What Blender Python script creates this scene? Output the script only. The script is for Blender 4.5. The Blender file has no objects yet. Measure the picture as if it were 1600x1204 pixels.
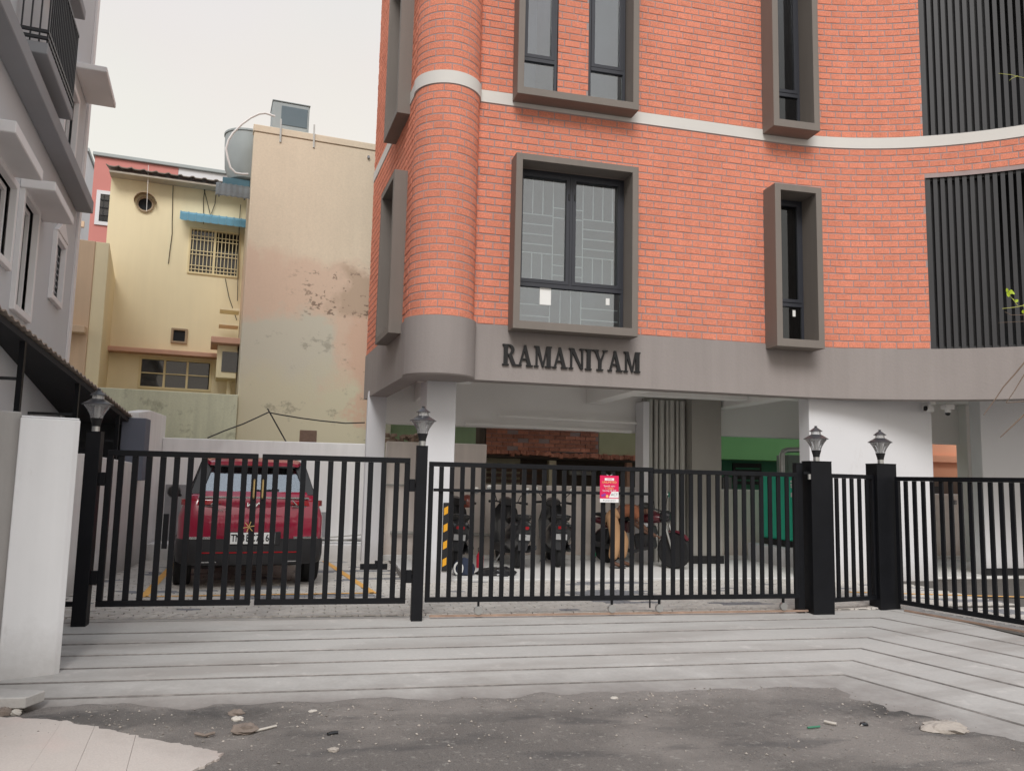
import bpy, bmesh, math, random
from math import sin, cos, pi, radians, sqrt
from mathutils import Vector, Matrix, noise
random.seed(7)
scn = bpy.context.scene
COL = scn.collection

# ------------------------------------------------------------------ camera, sky, sun, exposure
EYE = Vector((0, 0, 1.45))
YAW, PITCH, ROLL, FPX = radians(12.582), radians(6.604), radians(1.306), 1260.0
fwd = Vector((sin(YAW) * cos(PITCH), cos(YAW) * cos(PITCH), sin(PITCH)))
rt = Vector((cos(YAW), -sin(YAW), 0))
up = rt.cross(fwd)
rt2 = rt * cos(ROLL) + up * sin(ROLL)
up2 = -rt * sin(ROLL) + up * cos(ROLL)
cam_d = bpy.data.cameras.new('camera')
cam = bpy.data.objects.new('camera', cam_d)
COL.objects.link(cam)
m = Matrix((rt2, up2, -fwd)).transposed().to_4x4()
m.translation = EYE
cam.matrix_world = m
cam_d.sensor_width = 36.0
cam_d.lens = FPX / 1600 * 36.0
cam_d.clip_start, cam_d.clip_end = 0.05, 2000
scn.camera = cam

SUN_EL, SUN_AZ = radians(44), radians(-166)      # azimuth measured from +Y towards +X: behind the viewer, a little to the left
world = bpy.data.worlds.new('World')
scn.world = world
world.use_nodes = True
nt = world.node_tree
nt.nodes.clear()
wo = nt.nodes.new('ShaderNodeOutputWorld')
bg = nt.nodes.new('ShaderNodeBackground')
sky = nt.nodes.new('ShaderNodeTexSky')
sky.sky_type = 'NISHITA'
sky.sun_disc = False
sky.sun_elevation = SUN_EL
sky.sun_rotation = SUN_AZ
sky.air_density, sky.dust_density = 1.6, 6.0
bg.inputs['Strength'].default_value = 0.1
# overcast: a bright cloud sheet, warm and light at the horizon, greyer overhead, with a little of the clear sky through it
geo = nt.nodes.new('ShaderNodeTexCoord')
sep = nt.nodes.new('ShaderNodeSeparateXYZ')
ramp = nt.nodes.new('ShaderNodeValToRGB')
ramp.color_ramp.elements[0].position = 0.02
ramp.color_ramp.elements[0].color = (8.3, 7.75, 7.05, 1)
ramp.color_ramp.elements[1].position = 0.85
ramp.color_ramp.elements[1].color = (5.9, 6.5, 7.4, 1)
e = ramp.color_ramp.elements.new(0.45)
e.color = (6.95, 6.7, 6.4, 1)
nz = nt.nodes.new('ShaderNodeTexNoise')
nz.inputs['Scale'].default_value = 1.7
nz.inputs['Detail'].default_value = 4
mulc = nt.nodes.new('ShaderNodeMix'); mulc.data_type = 'RGBA'; mulc.blend_type = 'MULTIPLY'
mulc.inputs['Factor'].default_value = 0.16
mixs = nt.nodes.new('ShaderNodeMix'); mixs.data_type = 'RGBA'
mixs.inputs['Factor'].default_value = 0.88
L = nt.links.new
L(geo.outputs['Generated'], sep.inputs[0])
L(sep.outputs['Z'], ramp.inputs['Fac'])
L(geo.outputs['Generated'], nz.inputs['Vector'])
L(ramp.outputs['Color'], mulc.inputs['A'])
L(nz.outputs['Color'], mulc.inputs['B'])
L(sky.outputs['Color'], mixs.inputs['A'])
L(mulc.outputs['Result'], mixs.inputs['B'])
L(mixs.outputs['Result'], bg.inputs['Color'])
L(bg.outputs['Background'], wo.inputs['Surface'])

sun_d = bpy.data.lights.new('sun', 'SUN')
sun_d.energy = 1.5
sun_d.angle = radians(25)
sun_d.color = (1.0, 0.985, 0.97)
sun = bpy.data.objects.new('sun', sun_d)
COL.objects.link(sun)
sdir = Vector((sin(SUN_AZ) * cos(SUN_EL), cos(SUN_AZ) * cos(SUN_EL), sin(SUN_EL)))
sun.rotation_euler = sdir.to_track_quat('Z', 'Y').to_euler()
scn.view_settings.view_transform = 'Standard'
scn.view_settings.look = 'None'
scn.view_settings.exposure = 0.5
scn.view_settings.gamma = 1.0
scn.view_settings.use_curve_mapping = False
scn.cycles.max_bounces = 10
scn.cycles.diffuse_bounces = 6
scn.cycles.transparent_max_bounces = 16

# ------------------------------------------------------------------ helpers: points, meshes, objects
def ray(px, py):
    return rt2 * ((px - 800) / FPX) - up2 * ((py - 602) / FPX) + fwd

def gp(px, py, z=0.0):
    d = ray(px, py)
    return EYE + d * ((z - EYE.z) / d.z)

def pl(px, py, p0, n):
    d = ray(px, py)
    n = Vector(n)
    return EYE + d * ((Vector(p0) - EYE).dot(n) / d.dot(n))

def py_(px, py, Y):
    return pl(px, py, (0, Y, 0), (0, 1, 0))

def root_loc(p):
    while p.parent:
        p = p.parent
    return Vector(p['_o']) if '_o' in p else Vector((0, 0, 0))

class MB:
    def __init__(s):
        s.v, s.f = [], []

    def add(s, vs, fs):
        n = len(s.v)
        s.v += [Vector(q) for q in vs]
        s.f += [tuple(i + n for i in f) for f in fs]
        return s

    def frame(s, o, ax, ay, az):
        """a box from corner o along three edge vectors"""
        o, ax, ay, az = Vector(o), Vector(ax), Vector(ay), Vector(az)
        if ax.cross(ay).dot(az) < 0:
            ax, ay = ay, ax
        vs = [o, o + ax, o + ax + ay, o + ay, o + az, o + ax + az, o + ax + ay + az, o + ay + az]
        return s.add(vs, [(0, 3, 2, 1), (4, 5, 6, 7), (0, 1, 5, 4), (1, 2, 6, 5), (2, 3, 7, 6), (3, 0, 4, 7)])

    def box(s, x0, x1, y0, y1, z0, z1):
        return s.frame((x0, y0, z0), (x1 - x0, 0, 0), (0, y1 - y0, 0), (0, 0, z1 - z0))

    def cbox(s, c, dx, dy, dz, rz=0.0, rx=0.0, ry=0.0):
        M = Matrix.Rotation(rz, 3, 'Z') @ Matrix.Rotation(rx, 3, 'X') @ Matrix.Rotation(ry, 3, 'Y')
        ax, ay, az = M @ Vector((dx, 0, 0)), M @ Vector((0, dy, 0)), M @ Vector((0, 0, dz))
        return s.frame(Vector(c) - (ax + ay + az) / 2, ax, ay, az)

    def bar(s, a, b, w, t=None, side=(0, 0, 1)):
        a, b = Vector(a), Vector(b)
        t = t or w
        d = (b - a)
        dn = d.normalized()
        sd = Vector(side)
        if abs(dn.dot(sd)) > 0.95:
            sd = Vector((1, 0, 0))
        u = dn.cross(sd).normalized()
        v = u.cross(dn)
        return s.frame(a - u * w / 2 - v * t / 2, u * w, v * t, d)

    def loft(s, rings, caps=True, closed=True):
        n = len(rings[0])
        vs = [q for r in rings for q in r]
        fs = []
        for i in range(len(rings) - 1):
            for j in range(n if closed else n - 1):
                k = (j + 1) % n
                fs.append((i * n + j, i * n + k, (i + 1) * n + k, (i + 1) * n + j))
        if caps:
            fs.append(tuple(range(n - 1, -1, -1)))
            fs.append(tuple(range((len(rings) - 1) * n, len(rings) * n)))
        return s.add(vs, fs)

    def tube(s, pts, r, seg=8, caps=True):
        pts = [Vector(p) for p in pts]
        rs = r if isinstance(r, (list, tuple)) else [r] * len(pts)
        rings = []
        ref = None
        for i, p in enumerate(pts):
            d = (pts[min(i + 1, len(pts) - 1)] - pts[max(i - 1, 0)]).normalized()
            if ref is None:
                ref = Vector((0, 0, 1)) if abs(d.z) < 0.9 else Vector((1, 0, 0))
            u = d.cross(ref).normalized()
            v = u.cross(d).normalized()
            ref = v
            rings.append([p + u * (rs[i] * cos(2 * pi * k / seg)) - v * (rs[i] * sin(2 * pi * k / seg)) for k in range(seg)])
        return s.loft(rings, caps)

    def lathe(s, prof, c=(0, 0, 0), seg=20, axis='Z', caps=True, ph=0.0):
        c = Vector(c)
        rings = []
        for r, h in prof:
            ring = []
            for k in range(seg):
                a = 2 * pi * k / seg + ph
                x, y = r * cos(a), r * sin(a)
                ring.append(c + (Vector((x, y, h)) if axis == 'Z' else Vector((h, x, y)) if axis == 'X' else Vector((y, h, x))))
            rings.append(ring)
        return s.loft(rings, caps)

    def prism(s, poly, o, ux, uy, uz):
        """2-D polygon in (ux, uy) extruded by uz"""
        o, ux, uy, uz = Vector(o), Vector(ux), Vector(uy), Vector(uz)
        if ux.cross(uy).dot(uz) < 0:
            poly = list(reversed(poly))
        n = len(poly)
        a = [o + ux * p[0] + uy * p[1] for p in poly]
        b = [q + uz for q in a]
        fs = [tuple(range(n - 1, -1, -1)), tuple(range(n, 2 * n))]
        fs += [(i, (i + 1) % n, n + (i + 1) % n, n + i) for i in range(n)]
        return s.add(a + b, fs)

    def build(s, name, mat, parent=None, smooth=False, bevel=0.0, local=False, sub=0, segs=1):
        me = bpy.data.meshes.new(name)
        off = Vector((0, 0, 0)) if (parent is None or local) else root_loc(parent)
        me.from_pydata([tuple(q - off) for q in s.v], [], s.f)
        me.validate()
        o = bpy.data.objects.new(name, me)
        COL.objects.link(o)
        if mat:
            me.materials.append(mat)
        if parent:
            o.parent = parent
        if smooth:
            for p in me.polygons:
                p.use_smooth = True
            if smooth != 'all':
                me.set_sharp_from_angle(angle=radians(35))
        if bevel:
            b = o.modifiers.new('bevel', 'BEVEL')
            b.width = bevel
            b.segments = segs
            b.limit_method = 'ANGLE'
        if sub:
            b = o.modifiers.new('sub', 'SUBSURF')
            b.levels = b.render_levels = sub
        return o

def thing(name, label, cat, loc=(0, 0, 0), rz=0.0, group=None):
    o = bpy.data.objects.new(name, None)
    o.empty_display_size = 0.1
    COL.objects.link(o)
    o.location = loc
    o.rotation_euler = (0, 0, rz)
    o['_o'] = tuple(loc)
    return tag(o, label, cat, group)

def tag(o, label, cat, group=None):
    o['label'], o['category'] = label, cat
    if group:
        o['group'] = group
    return o

def kind(o, k):
    o['kind'] = k
    return o

def clone(o, off=(0, 0, 0), parent=None):
    c = o.copy()
    COL.objects.link(c)
    if parent:
        c.parent = parent
    c.location = o.location + Vector(off)
    return c

def clone_tree(o, parent=None):
    c = o.copy()
    COL.objects.link(c)
    if parent:
        c.parent = parent
    for ch in list(o.children):
        clone_tree(ch, c)
    return c

_txt = {}
def text_obj(body, size, o, ux, uy, depth, name, mat, parent, sx=1.0, align='CENTER', local=False, bold=0.0):
    cu = bpy.data.curves.new('t', 'FONT')
    cu.body = body
    cu.size = size
    cu.align_x = align
    cu.align_y = 'CENTER'
    cu.offset = bold
    cu.resolution_u = 2
    t = bpy.data.objects.new('t', cu)
    COL.objects.link(t)
    dg = bpy.context.evaluated_depsgraph_get()
    me0 = bpy.data.meshes.new_from_object(t.evaluated_get(dg))
    vs = [v.co.copy() for v in me0.vertices]
    fs = [tuple(p.vertices) for p in me0.polygons]
    bpy.data.objects.remove(t)
    o, ux, uy = Vector(o), Vector(ux).normalized(), Vector(uy).normalized()
    n = ux.cross(uy)
    mb = MB()
    mb.add([o + ux * (v.x * sx) + uy * v.y + n * depth for v in vs], fs)
    return mb.build(name, mat, parent, local=local)

# ------------------------------------------------------------------ materials
def lin(c):
    c /= 255.0
    return c / 12.92 if c <= 0.04045 else ((c + 0.055) / 1.055) ** 2.4

def alb(r, g, b, k=1.25):
    return tuple(min(0.85, lin(c) * k) for c in (r, g, b))

def mat(name, col, rough=0.8, var=0.08, vs=3.0, bump=0.0, bs=60.0, metal=0.0, spec=0.4, grain=0.0, gs=200.0, streak=0.0, coat=0.0):
    m = bpy.data.materials.new(name)
    m.use_nodes = True
    t = m.node_tree
    b = t.nodes['Principled BSDF']
    b.inputs['Roughness'].default_value = rough
    b.inputs['Metallic'].default_value = metal
    b.inputs['Specular IOR Level'].default_value = spec
    b.inputs['Coat Weight'].default_value = coat
    b.inputs['Coat Roughness'].default_value = 0.05
    co = t.nodes.new('ShaderNodeTexCoord')
    gm = t.nodes.new('ShaderNodeNewGeometry')
    src = None
    def nval(scale, detail=5, vec=None):
        n = t.nodes.new('ShaderNodeTexNoise')
        n.inputs['Scale'].default_value = scale
        n.inputs['Detail'].default_value = detail
        t.links.new(vec or gm.outputs['Position'], n.inputs['Vector'])
        return n.outputs['Fac']
    def mulr(val, amt, prev):
        r = t.nodes.new('ShaderNodeMapRange')
        r.inputs['From Min'].default_value, r.inputs['From Max'].default_value = 0.25, 0.75
        r.inputs['To Min'].default_value, r.inputs['To Max'].default_value = 1 - amt, 1 + amt
        t.links.new(val, r.inputs['Value'])
        x = t.nodes.new('ShaderNodeMix'); x.data_type = 'RGBA'; x.blend_type = 'MULTIPLY'
        x.inputs['Factor'].default_value = 1.0
        if prev is None:
            x.inputs['A'].default_value = (*col, 1)
        else:
            t.links.new(prev, x.inputs['A'])
        t.links.new(r.outputs['Result'], x.inputs['B'])
        return x.outputs['Result']
    if var:
        src = mulr(nval(vs), var, src)
    if grain:
        src = mulr(nval(gs, 3), grain, src)
    if streak:
        mp = t.nodes.new('ShaderNodeMapping')
        mp.inputs['Scale'].default_value = (5, 5, 0.35)
        t.links.new(gm.outputs['Position'], mp.inputs['Vector'])
        src = mulr(nval(1.6, 6, mp.outputs['Vector']), streak, src)
    if src is None:
        b.inputs['Base Color'].default_value = (*col, 1)
    else:
        t.links.new(src, b.inputs['Base Color'])
    if bump:
        bn = t.nodes.new('ShaderNodeBump')
        bn.inputs['Strength'].default_value = bump
        bn.inputs['Distance'].default_value = 0.01
        t.links.new(nval(bs, 6), bn.inputs['Height'])
        t.links.new(bn.outputs['Normal'], b.inputs['Normal'])
    m['_src'] = ''
    return m

def nodes_of(m):
    t = m.node_tree
    return t, t.nodes['Principled BSDF'], t.links.new

def recol(m, fn):
    """insert fn(tree, colour_socket_or_None) -> socket in front of the base colour"""
    t, b, l = nodes_of(m)
    lk = b.inputs['Base Color'].links
    s = lk[0].from_socket if lk else None
    if s is None:
        rgb = t.nodes.new('ShaderNodeRGB')
        rgb.outputs[0].default_value = b.inputs['Base Color'].default_value
        s = rgb.outputs[0]
    l(fn(t, s), b.inputs['Base Color'])
    return m

def tnoise(t, scale, detail=5, scl=None, off=(0, 0, 0), rough=0.55):
    g = t.nodes.new('ShaderNodeNewGeometry')
    mp = t.nodes.new('ShaderNodeMapping')
    mp.inputs['Scale'].default_value = scl or (1, 1, 1)
    mp.inputs['Location'].default_value = off
    n = t.nodes.new('ShaderNodeTexNoise')
    n.inputs['Scale'].default_value = scale
    n.inputs['Detail'].default_value = detail
    n.inputs['Roughness'].default_value = rough
    t.links.new(g.outputs['Position'], mp.inputs['Vector'])
    t.links.new(mp.outputs['Vector'], n.inputs['Vector'])
    return n.outputs['Fac']

def mrange(t, s, a, b, c=0.0, d=1.0):
    r = t.nodes.new('ShaderNodeMapRange')
    for i, v in zip(('From Min', 'From Max', 'To Min', 'To Max'), (a, b, c, d)):
        r.inputs[i].default_value = v
    if isinstance(s, (int, float)):
        r.inputs['Value'].default_value = s
    else:
        t.links.new(s, r.inputs['Value'])
    return r.outputs['Result']

def mth(t, op, a, b=None):
    n = t.nodes.new('ShaderNodeMath')
    n.operation = op
    for i, v in enumerate((a, b)):
        if v is None:
            continue
        if isinstance(v, (int, float)):
            n.inputs[i].default_value = v
        else:
            t.links.new(v, n.inputs[i])
    return n.outputs[0]

def tmix(t, fac, a, b, blend='MIX'):
    x = t.nodes.new('ShaderNodeMix'); x.data_type = 'RGBA'; x.blend_type = blend
    for sk, v in (('Factor', fac), ('A', a), ('B', b)):
        if isinstance(v, (int, float)):
            x.inputs[sk].default_value = v
        elif isinstance(v, tuple):
            x.inputs[sk].default_value = (*v, 1) if len(v) == 3 else v
        else:
            t.links.new(v, x.inputs[sk])
    return x.outputs['Result']

def tpos(t):
    g = t.nodes.new('ShaderNodeNewGeometry')
    s = t.nodes.new('ShaderNodeSeparateXYZ')
    t.links.new(g.outputs['Position'], s.inputs[0])
    return s.outputs

def glass(name, refl=0.08, tint=(0.9, 0.95, 0.95), rough=0.02, ior=1.45, murk=0.0, mcol=(0.5, 0.52, 0.54)):
    m = bpy.data.materials.new(name)
    m.use_nodes = True
    t = m.node_tree
    t.nodes.clear()
    out = t.nodes.new('ShaderNodeOutputMaterial')
    tr = t.nodes.new('ShaderNodeBsdfTransparent')
    tr.inputs[0].default_value = (*tint, 1)
    gl = t.nodes.new('ShaderNodeBsdfGlossy')
    gl.inputs['Roughness'].default_value = rough
    fr = t.nodes.new('ShaderNodeFresnel')
    fr.inputs['IOR'].default_value = ior
    ad = mth(t, 'ADD', fr.outputs[0], refl)
    mx = t.nodes.new('ShaderNodeMixShader')
    t.links.new(ad, mx.inputs[0])
    base = tr.outputs[0]
    if murk:
        df = t.nodes.new('ShaderNodeBsdfDiffuse')
        df.inputs[0].default_value = (*mcol, 1)
        m2 = t.nodes.new('ShaderNodeMixShader')
        m2.inputs[0].default_value = murk
        t.links.new(base, m2.inputs[1]); t.links.new(df.outputs[0], m2.inputs[2])
        base = m2.outputs[0]
    t.links.new(base, mx.inputs[1])
    t.links.new(gl.outputs[0], mx.inputs[2])
    t.links.new(mx.outputs[0], out.inputs['Surface'])
    return m

def jitter(amt, hue=0.0):
    """per piece tone: differs by object and by mesh island"""
    def fn(t, s):
        g = t.nodes.new('ShaderNodeNewGeometry')
        oi = t.nodes.new('ShaderNodeObjectInfo')
        r = mth(t, 'FRACT', mth(t, 'ADD', g.outputs['Random Per Island'], oi.outputs['Random']))
        v = mrange(t, r, 0, 1, 1 - amt, 1 + amt)
        return tmix(t, 1.0, s, v, 'MULTIPLY')
    return fn

M = {}
M['brick'] = recol(mat('brick face', (0.715, 0.258, 0.168), 0.9, 0.06, 0.6, 0.9, 130, grain=0.28, gs=70, spec=0.2, streak=0.05), jitter(0.055))
M['mortar'] = mat('mortar', alb(146, 131, 129), 0.95, 0.1, 4, 0.3, 80)
M['band'] = mat('taupe plaster', alb(131, 124, 121), 0.75, 0.05, 0.9, 0.25, 25, streak=0.05, grain=0.03, gs=60)
M['frame'] = mat('taupe frame paint', alb(109, 102, 96), 0.7, 0.04, 1.5, 0.15, 50, streak=0.05)
M['strip'] = mat('pale grey plaster strip', alb(190, 187, 182), 0.8, 0.05, 1.2, 0.1, 40)
M['alum'] = mat('charcoal aluminium', alb(45, 47, 54, 1.1), 0.45, 0.04, 4, spec=0.5)
M['slat'] = mat('dark louvre metal', alb(49, 49, 51, 1.05), 0.5, 0.06, 3)
M['white'] = recol(mat('white wall paint', (0.67, 0.67, 0.69), 0.85, 0.04, 0.7, 0.1, 30), lambda t, s: s)
M['ceil'] = mat('pale soffit paint', (0.80, 0.79, 0.77), 0.9, 0.05, 0.8, 0.05, 20)
M['gate'] = mat('black gate paint', (0.006, 0.0065, 0.0085), 0.5, 0.2, 6, 0.06, 150, spec=0.22)
M['black'] = mat('black', (0.012, 0.012, 0.013), 0.5, 0.15, 5)
M['letter'] = mat('black sign letters', (0.008, 0.008, 0.009), 0.45, 0.1, 5)
M['grille'] = mat('cream painted bars', (0.82, 0.79, 0.70), 0.6, 0.05)
M['dark'] = mat('dark interior', (0.022, 0.023, 0.025), 0.95, 0.2, 1)
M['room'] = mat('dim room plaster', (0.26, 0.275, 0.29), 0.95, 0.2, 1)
M['glass_refl'] = glass('window glass', 0.16, (0.86, 0.93, 0.98), 0.012)
M['glass_dark'] = glass('dark window glass', 0.035, (0.5, 0.52, 0.55), 0.01)
M['steel'] = mat('galvanised steel', (0.48, 0.48, 0.47), 0.35, 0.1, 8, metal=0.9)
M['brass'] = mat('brass', (0.62, 0.45, 0.2), 0.35, 0.05, metal=0.9)
M['chrome'] = mat('chrome', (0.75, 0.75, 0.76), 0.15, 0.03, metal=1.0)

def grime(z0, z1, amt, col):
    def fn(t, s):
        n = tnoise(t, 2.4, 7, scl=(1, 1, 0.5), off=(3, 6, 2), rough=0.65)
        n2 = tnoise(t, 11, 6, off=(1, 6, 2), rough=0.7)
        z = mth(t, 'SUBTRACT', tpos(t)['Z'], mth(t, 'ADD', mth(t, 'MULTIPLY', n, 0.5), mth(t, 'MULTIPLY', n2, 0.25)))
        s = tmix(t, mrange(t, z, z0 - 0.35, z1 - 0.35, amt, 0), s, col)
        return tmix(t, mrange(t, tnoise(t, 3.2, 8, scl=(1.6, 1.6, 0.5), off=(9, 6, 2), rough=0.72), 0.6, 0.7, 0, 0.16), s, col)
    return fn
recol(M['white'], grime(-0.02, 0.35, 0.45, alb(150, 144, 138)))

# ------------------------------------------------------------------ ground, road, ramp, yard
RZ = -0.2                                            # road level; the yard behind the gate is at 0
M['asphalt'] = mat('dusty asphalt', alb(104, 99, 95, 1.15), 0.95, 0.14, 0.9, 1.0, 95, grain=0.30, gs=110)
def asphalt_fn(t, s):
    n = tnoise(t, 1.1, 6, off=(3, 1, 0))
    s = tmix(t, mrange(t, n, 0.48, 0.62, 0, 0.6), s, alb(140, 133, 127, 1.1))
    n2 = tnoise(t, 2.3, 6, scl=(0.5, 1.4, 1), off=(7, 2, 5))
    s = tmix(t, mrange(t, n2, 0.55, 0.66, 0, 0.55), s, alb(76, 74, 74, 1.1))
    n3 = tnoise(t, 22, 4, off=(1, 8, 2))
    s = tmix(t, mrange(t, n3, 0.60, 0.72, 0, 0.5), s, alb(165, 160, 152, 1.1))
    # cement dust washed off the ramp, thickest along its foot
    p = tpos(t)
    n4 = tnoise(t, 1.6, 7, off=(5, 5, 1), rough=0.65)
    n5 = tnoise(t, 9.0, 5, off=(2, 5, 1), rough=0.7)
    d = mth(t, 'ADD', mth(t, 'ADD', p['Y'], mth(t, 'MULTIPLY', n4, 1.5)), mth(t, 'MULTIPLY', n5, 0.7))
    d = mth(t, 'ADD', d, mth(t, 'MULTIPLY', p['X'], 0.10))
    s = tmix(t, mrange(t, d, 6.9, 8.0, 0, 0.8), s, alb(146, 140, 135, 1.12))
    # darker stain in and round pot hole, darker band near the loose slab
    for cx, cy, kx, ky, r0, amt in ((4.45, 5.50, 0.75, 1.6, 0.55, 0.75), (-1.2, 6.05, 0.45, 2.2, 0.55, 0.5), (1.2, 5.75, 0.35, 3.0, 0.5, 0.3)):
        dx = mth(t, 'MULTIPLY', mth(t, 'SUBTRACT', p['X'], cx), kx); dy = mth(t, 'MULTIPLY', mth(t, 'SUBTRACT', p['Y'], cy), ky)
        rr = mth(t, 'SQRT', mth(t, 'ADD', mth(t, 'MULTIPLY', dx, dx), mth(t, 'MULTIPLY', dy, dy)))
        rr = mth(t, 'ADD', rr, mth(t, 'MULTIPLY', mth(t, 'SUBTRACT', n5, 0.5), 0.8))
        s = tmix(t, mrange(t, rr, r0 * 0.4, r0, amt, 0), s, alb(70, 68, 67, 1.0))
    n6 = tnoise(t, 45, 3, off=(2, 2, 2))
    return tmix(t, mrange(t, n6, 0.62, 0.7, 0, 0.5), s, alb(58, 56, 55, 1.0))
recol(M['asphalt'], asphalt_fn)
M['earth'] = mat('bare town ground', alb(120, 114, 108, 1.1), 0.95, 0.15, 0.4, 0.4, 60)
mb = MB()
mb.add([(-300, -200, RZ - 0.12), (300, -200, RZ - 0.12), (300, 500, RZ - 0.12), (-300, 500, RZ - 0.12)], [(0, 1, 2, 3)])
kind(mb.build('ground', M['earth']), 'structure')

# valley line of the two ramp legs: from the corner post outwards
FDIR = Vector((0.30, -1.28, 0)).normalized()          # direction of the right hand fence, towards the street
def zk(k):
    return -0.012 - 0.026 * (k - 0.6)
corner_px = {2: (1375, 965), 3: (1362, 979), 4: (1355, 996), 5: (1345, 1013), 6: (1332, 1032)}
left_px = {1: (135, 972), 2: (125, 991), 3: (125, 1007), 4: (122, 1025), 5: (120, 1045), 6: (115, 1066), 7: (110, 1091)}
groove = {}
for k in range(1, 8):
    a = gp(*left_px[k], zk(k))
    if k in corner_px:
        c = gp(*corner_px[k], zk(k))
    groove[k] = [a, c if k in corner_px else None]
c2, c6 = groove[2][1], groove[6][1]
groove[1][1] = c2 + (c2 - c6) * 0.25
groove[7][1] = c6 + (c6 - c2) * 0.25
groove[7][1].z = zk(7)
groove[1][1].z = zk(1)
g8a, g8c = gp(110, 1108, zk(8.4)), groove[7][1] + (c6 - c2) * 0.36
g8c.z = zk(8.4)
g9a = Vector((groove[7][0].x, groove[7][0].y - 0.75, RZ - 0.09))
g9c = groove[7][1] + (c6 - c2) * 0.62
g9c.z = RZ - 0.09
groove[8] = [g8a, g8c]
groove[9] = [g9a, g9c]
groove[0] = [Vector((-2.9, 8.78, 0.0)), groove[1][1] + (c2 - c6) * 0.30]
groove[0][1].z = 0.0
def gline(k):
    a, c = groove[k]
    d = (c - a)
    a2 = a + (a - c).normalized() * max(0, (a.x + 2.86))     # run out to the left boundary wall
    a2.z = a.z
    e = c + FDIR * 7.5
    e.z = c.z
    return [a2, a + d * 0.33, a + d * 0.67, c, c + FDIR * 1.5, c + FDIR * 3.2, e]
M['ramp'] = mat('floated cement ramp', alb(172, 169, 165, 1.12), 0.85, 0.07, 0.8, 0.18, 70, grain=0.05, gs=40)
def ramp_fn(t, s):
    n = tnoise(t, 1.3, 6, scl=(0.45, 1.6, 1), off=(2, 9, 0))
    s = tmix(t, mrange(t, n, 0.48, 0.66, 0, 0.62), s, alb(142, 136, 131, 1.15))
    n2 = tnoise(t, 5.5, 5, off=(4, 4, 4))
    s = tmix(t, mrange(t, n2, 0.6, 0.74, 0, 0.35), s, alb(205, 200, 195, 1.15))
    # street dirt tracked up the foot of the ramp
    p = tpos(t)
    n4 = tnoise(t, 2.2, 7, off=(6, 1, 1), rough=0.65)
    d = mth(t, 'SUBTRACT', mth(t, 'MULTIPLY', n4, 0.09), p['Z'])
    s = tmix(t, mrange(t, d, 0.195, 0.255, 0, 0.88), s, alb(122, 116, 112, 1.1))
    n5 = tnoise(t, 14, 6, scl=(0.3, 1, 1), off=(1, 3, 1), rough=0.7)
    return tmix(t, mrange(t, n5, 0.6, 0.7, 0, 0.3), s, alb(140, 134, 129, 1.1))
recol(M['ramp'], ramp_fn)
M['groove'] = mat('dirt in the grooves', alb(122, 117, 113, 1.0), 0.95, 0.35, 3, grain=0.3, gs=20)
ramp_o = bpy.data.objects.new('ramp', None)
COL.objects.link(ramp_o)
kind(ramp_o, 'structure')
rnd = random.Random(3)
def strip(mb, l0, l1, gap0, gap1, th=0.05, dz=0.0, lip=0.0):
    n = len(l0)
    tops, dens = [], 6
    p0, p1 = [], []
    for i in range(n - 1):
        for q in range(dens):
            f = q / dens
            a, b = l0[i].lerp(l0[i + 1], f), l1[i].lerp(l1[i + 1], f)
            p0.append(a); p1.append(b)
    p0.append(l0[-1]); p1.append(l1[-1])
    rings = []
    for a, b in zip(p0, p1):
        d = (b - a)
        u = d.normalized()
        w = 0.0035 * (noise.noise(a * 2.1) + noise.noise(a * 7))
        A = a + u * (gap0 + w) + Vector((0, 0, dz + w * 0.3))
        B = b - u * (gap1 - w) + Vector((0, 0, dz + w * 0.3 + lip))
        dn = Vector((0, 0, -th))
        rings.append([A + dn, A, B, B + dn])
    mb.loft(rings, True, True)
for k in range(0, 7):
    mb = MB()
    strip(mb, gline(k), gline(k + 1), 0.005 if k else 0.0, 0.013 if k else 0.004, 0.05, 0.0, 0.009 if k else 0.003)
    mb.build('concrete_strip', M['ramp'], ramp_o, smooth=True)
    # the dirty face of the groove between this strip and the next
    a_, b_ = [], []
    pts = gline(k + 1)
    pin, pout = gline(k), gline(k + 2) if k < 6 else gline(8)
    lp = 0.009 if k else 0.003
    for i in range(len(pts) - 1):
        for q in range(10):
            f = q / 10
            c_ = pts[i].lerp(pts[i + 1], f)
            ub = (pin[i].lerp(pin[i + 1], f) - c_).normalized(); uo = (pout[i].lerp(pout[i + 1], f) - c_).normalized()
            w = 0.003 * noise.noise(c_ * 6)
            a_.append(c_ + ub * (0.0105 if k else 0.003) + Vector((0, 0, lp - 0.0025 + w * 0.5)))
            b_.append(c_ + uo * (0.007 + w) + Vector((0, 0, 0.0012)))
    mb = MB(); mb.loft([a_, b_], False, False)
    mb.build('groove', M['groove'], ramp_o)
mb = MB()
l7, l8, l9 = gline(7), gline(8), gline(9)
strip(mb, l7, l8, 0.004, 0.0, 0.05)
strip(mb, l8, l9, 0.0, 0.0, 0.05)
mb.build('concrete_apron', M['ramp'], ramp_o, smooth=True)
mb = MB()
l0, l7b = gline(0), gline(7)
mb.loft([[p + Vector((0, 0, -0.016)) for p in l0], [p + Vector((0, 0, -0.016)) for p in l7b]], False, False)
mb.build('ramp_bed', M['groove'], ramp_o)

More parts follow.
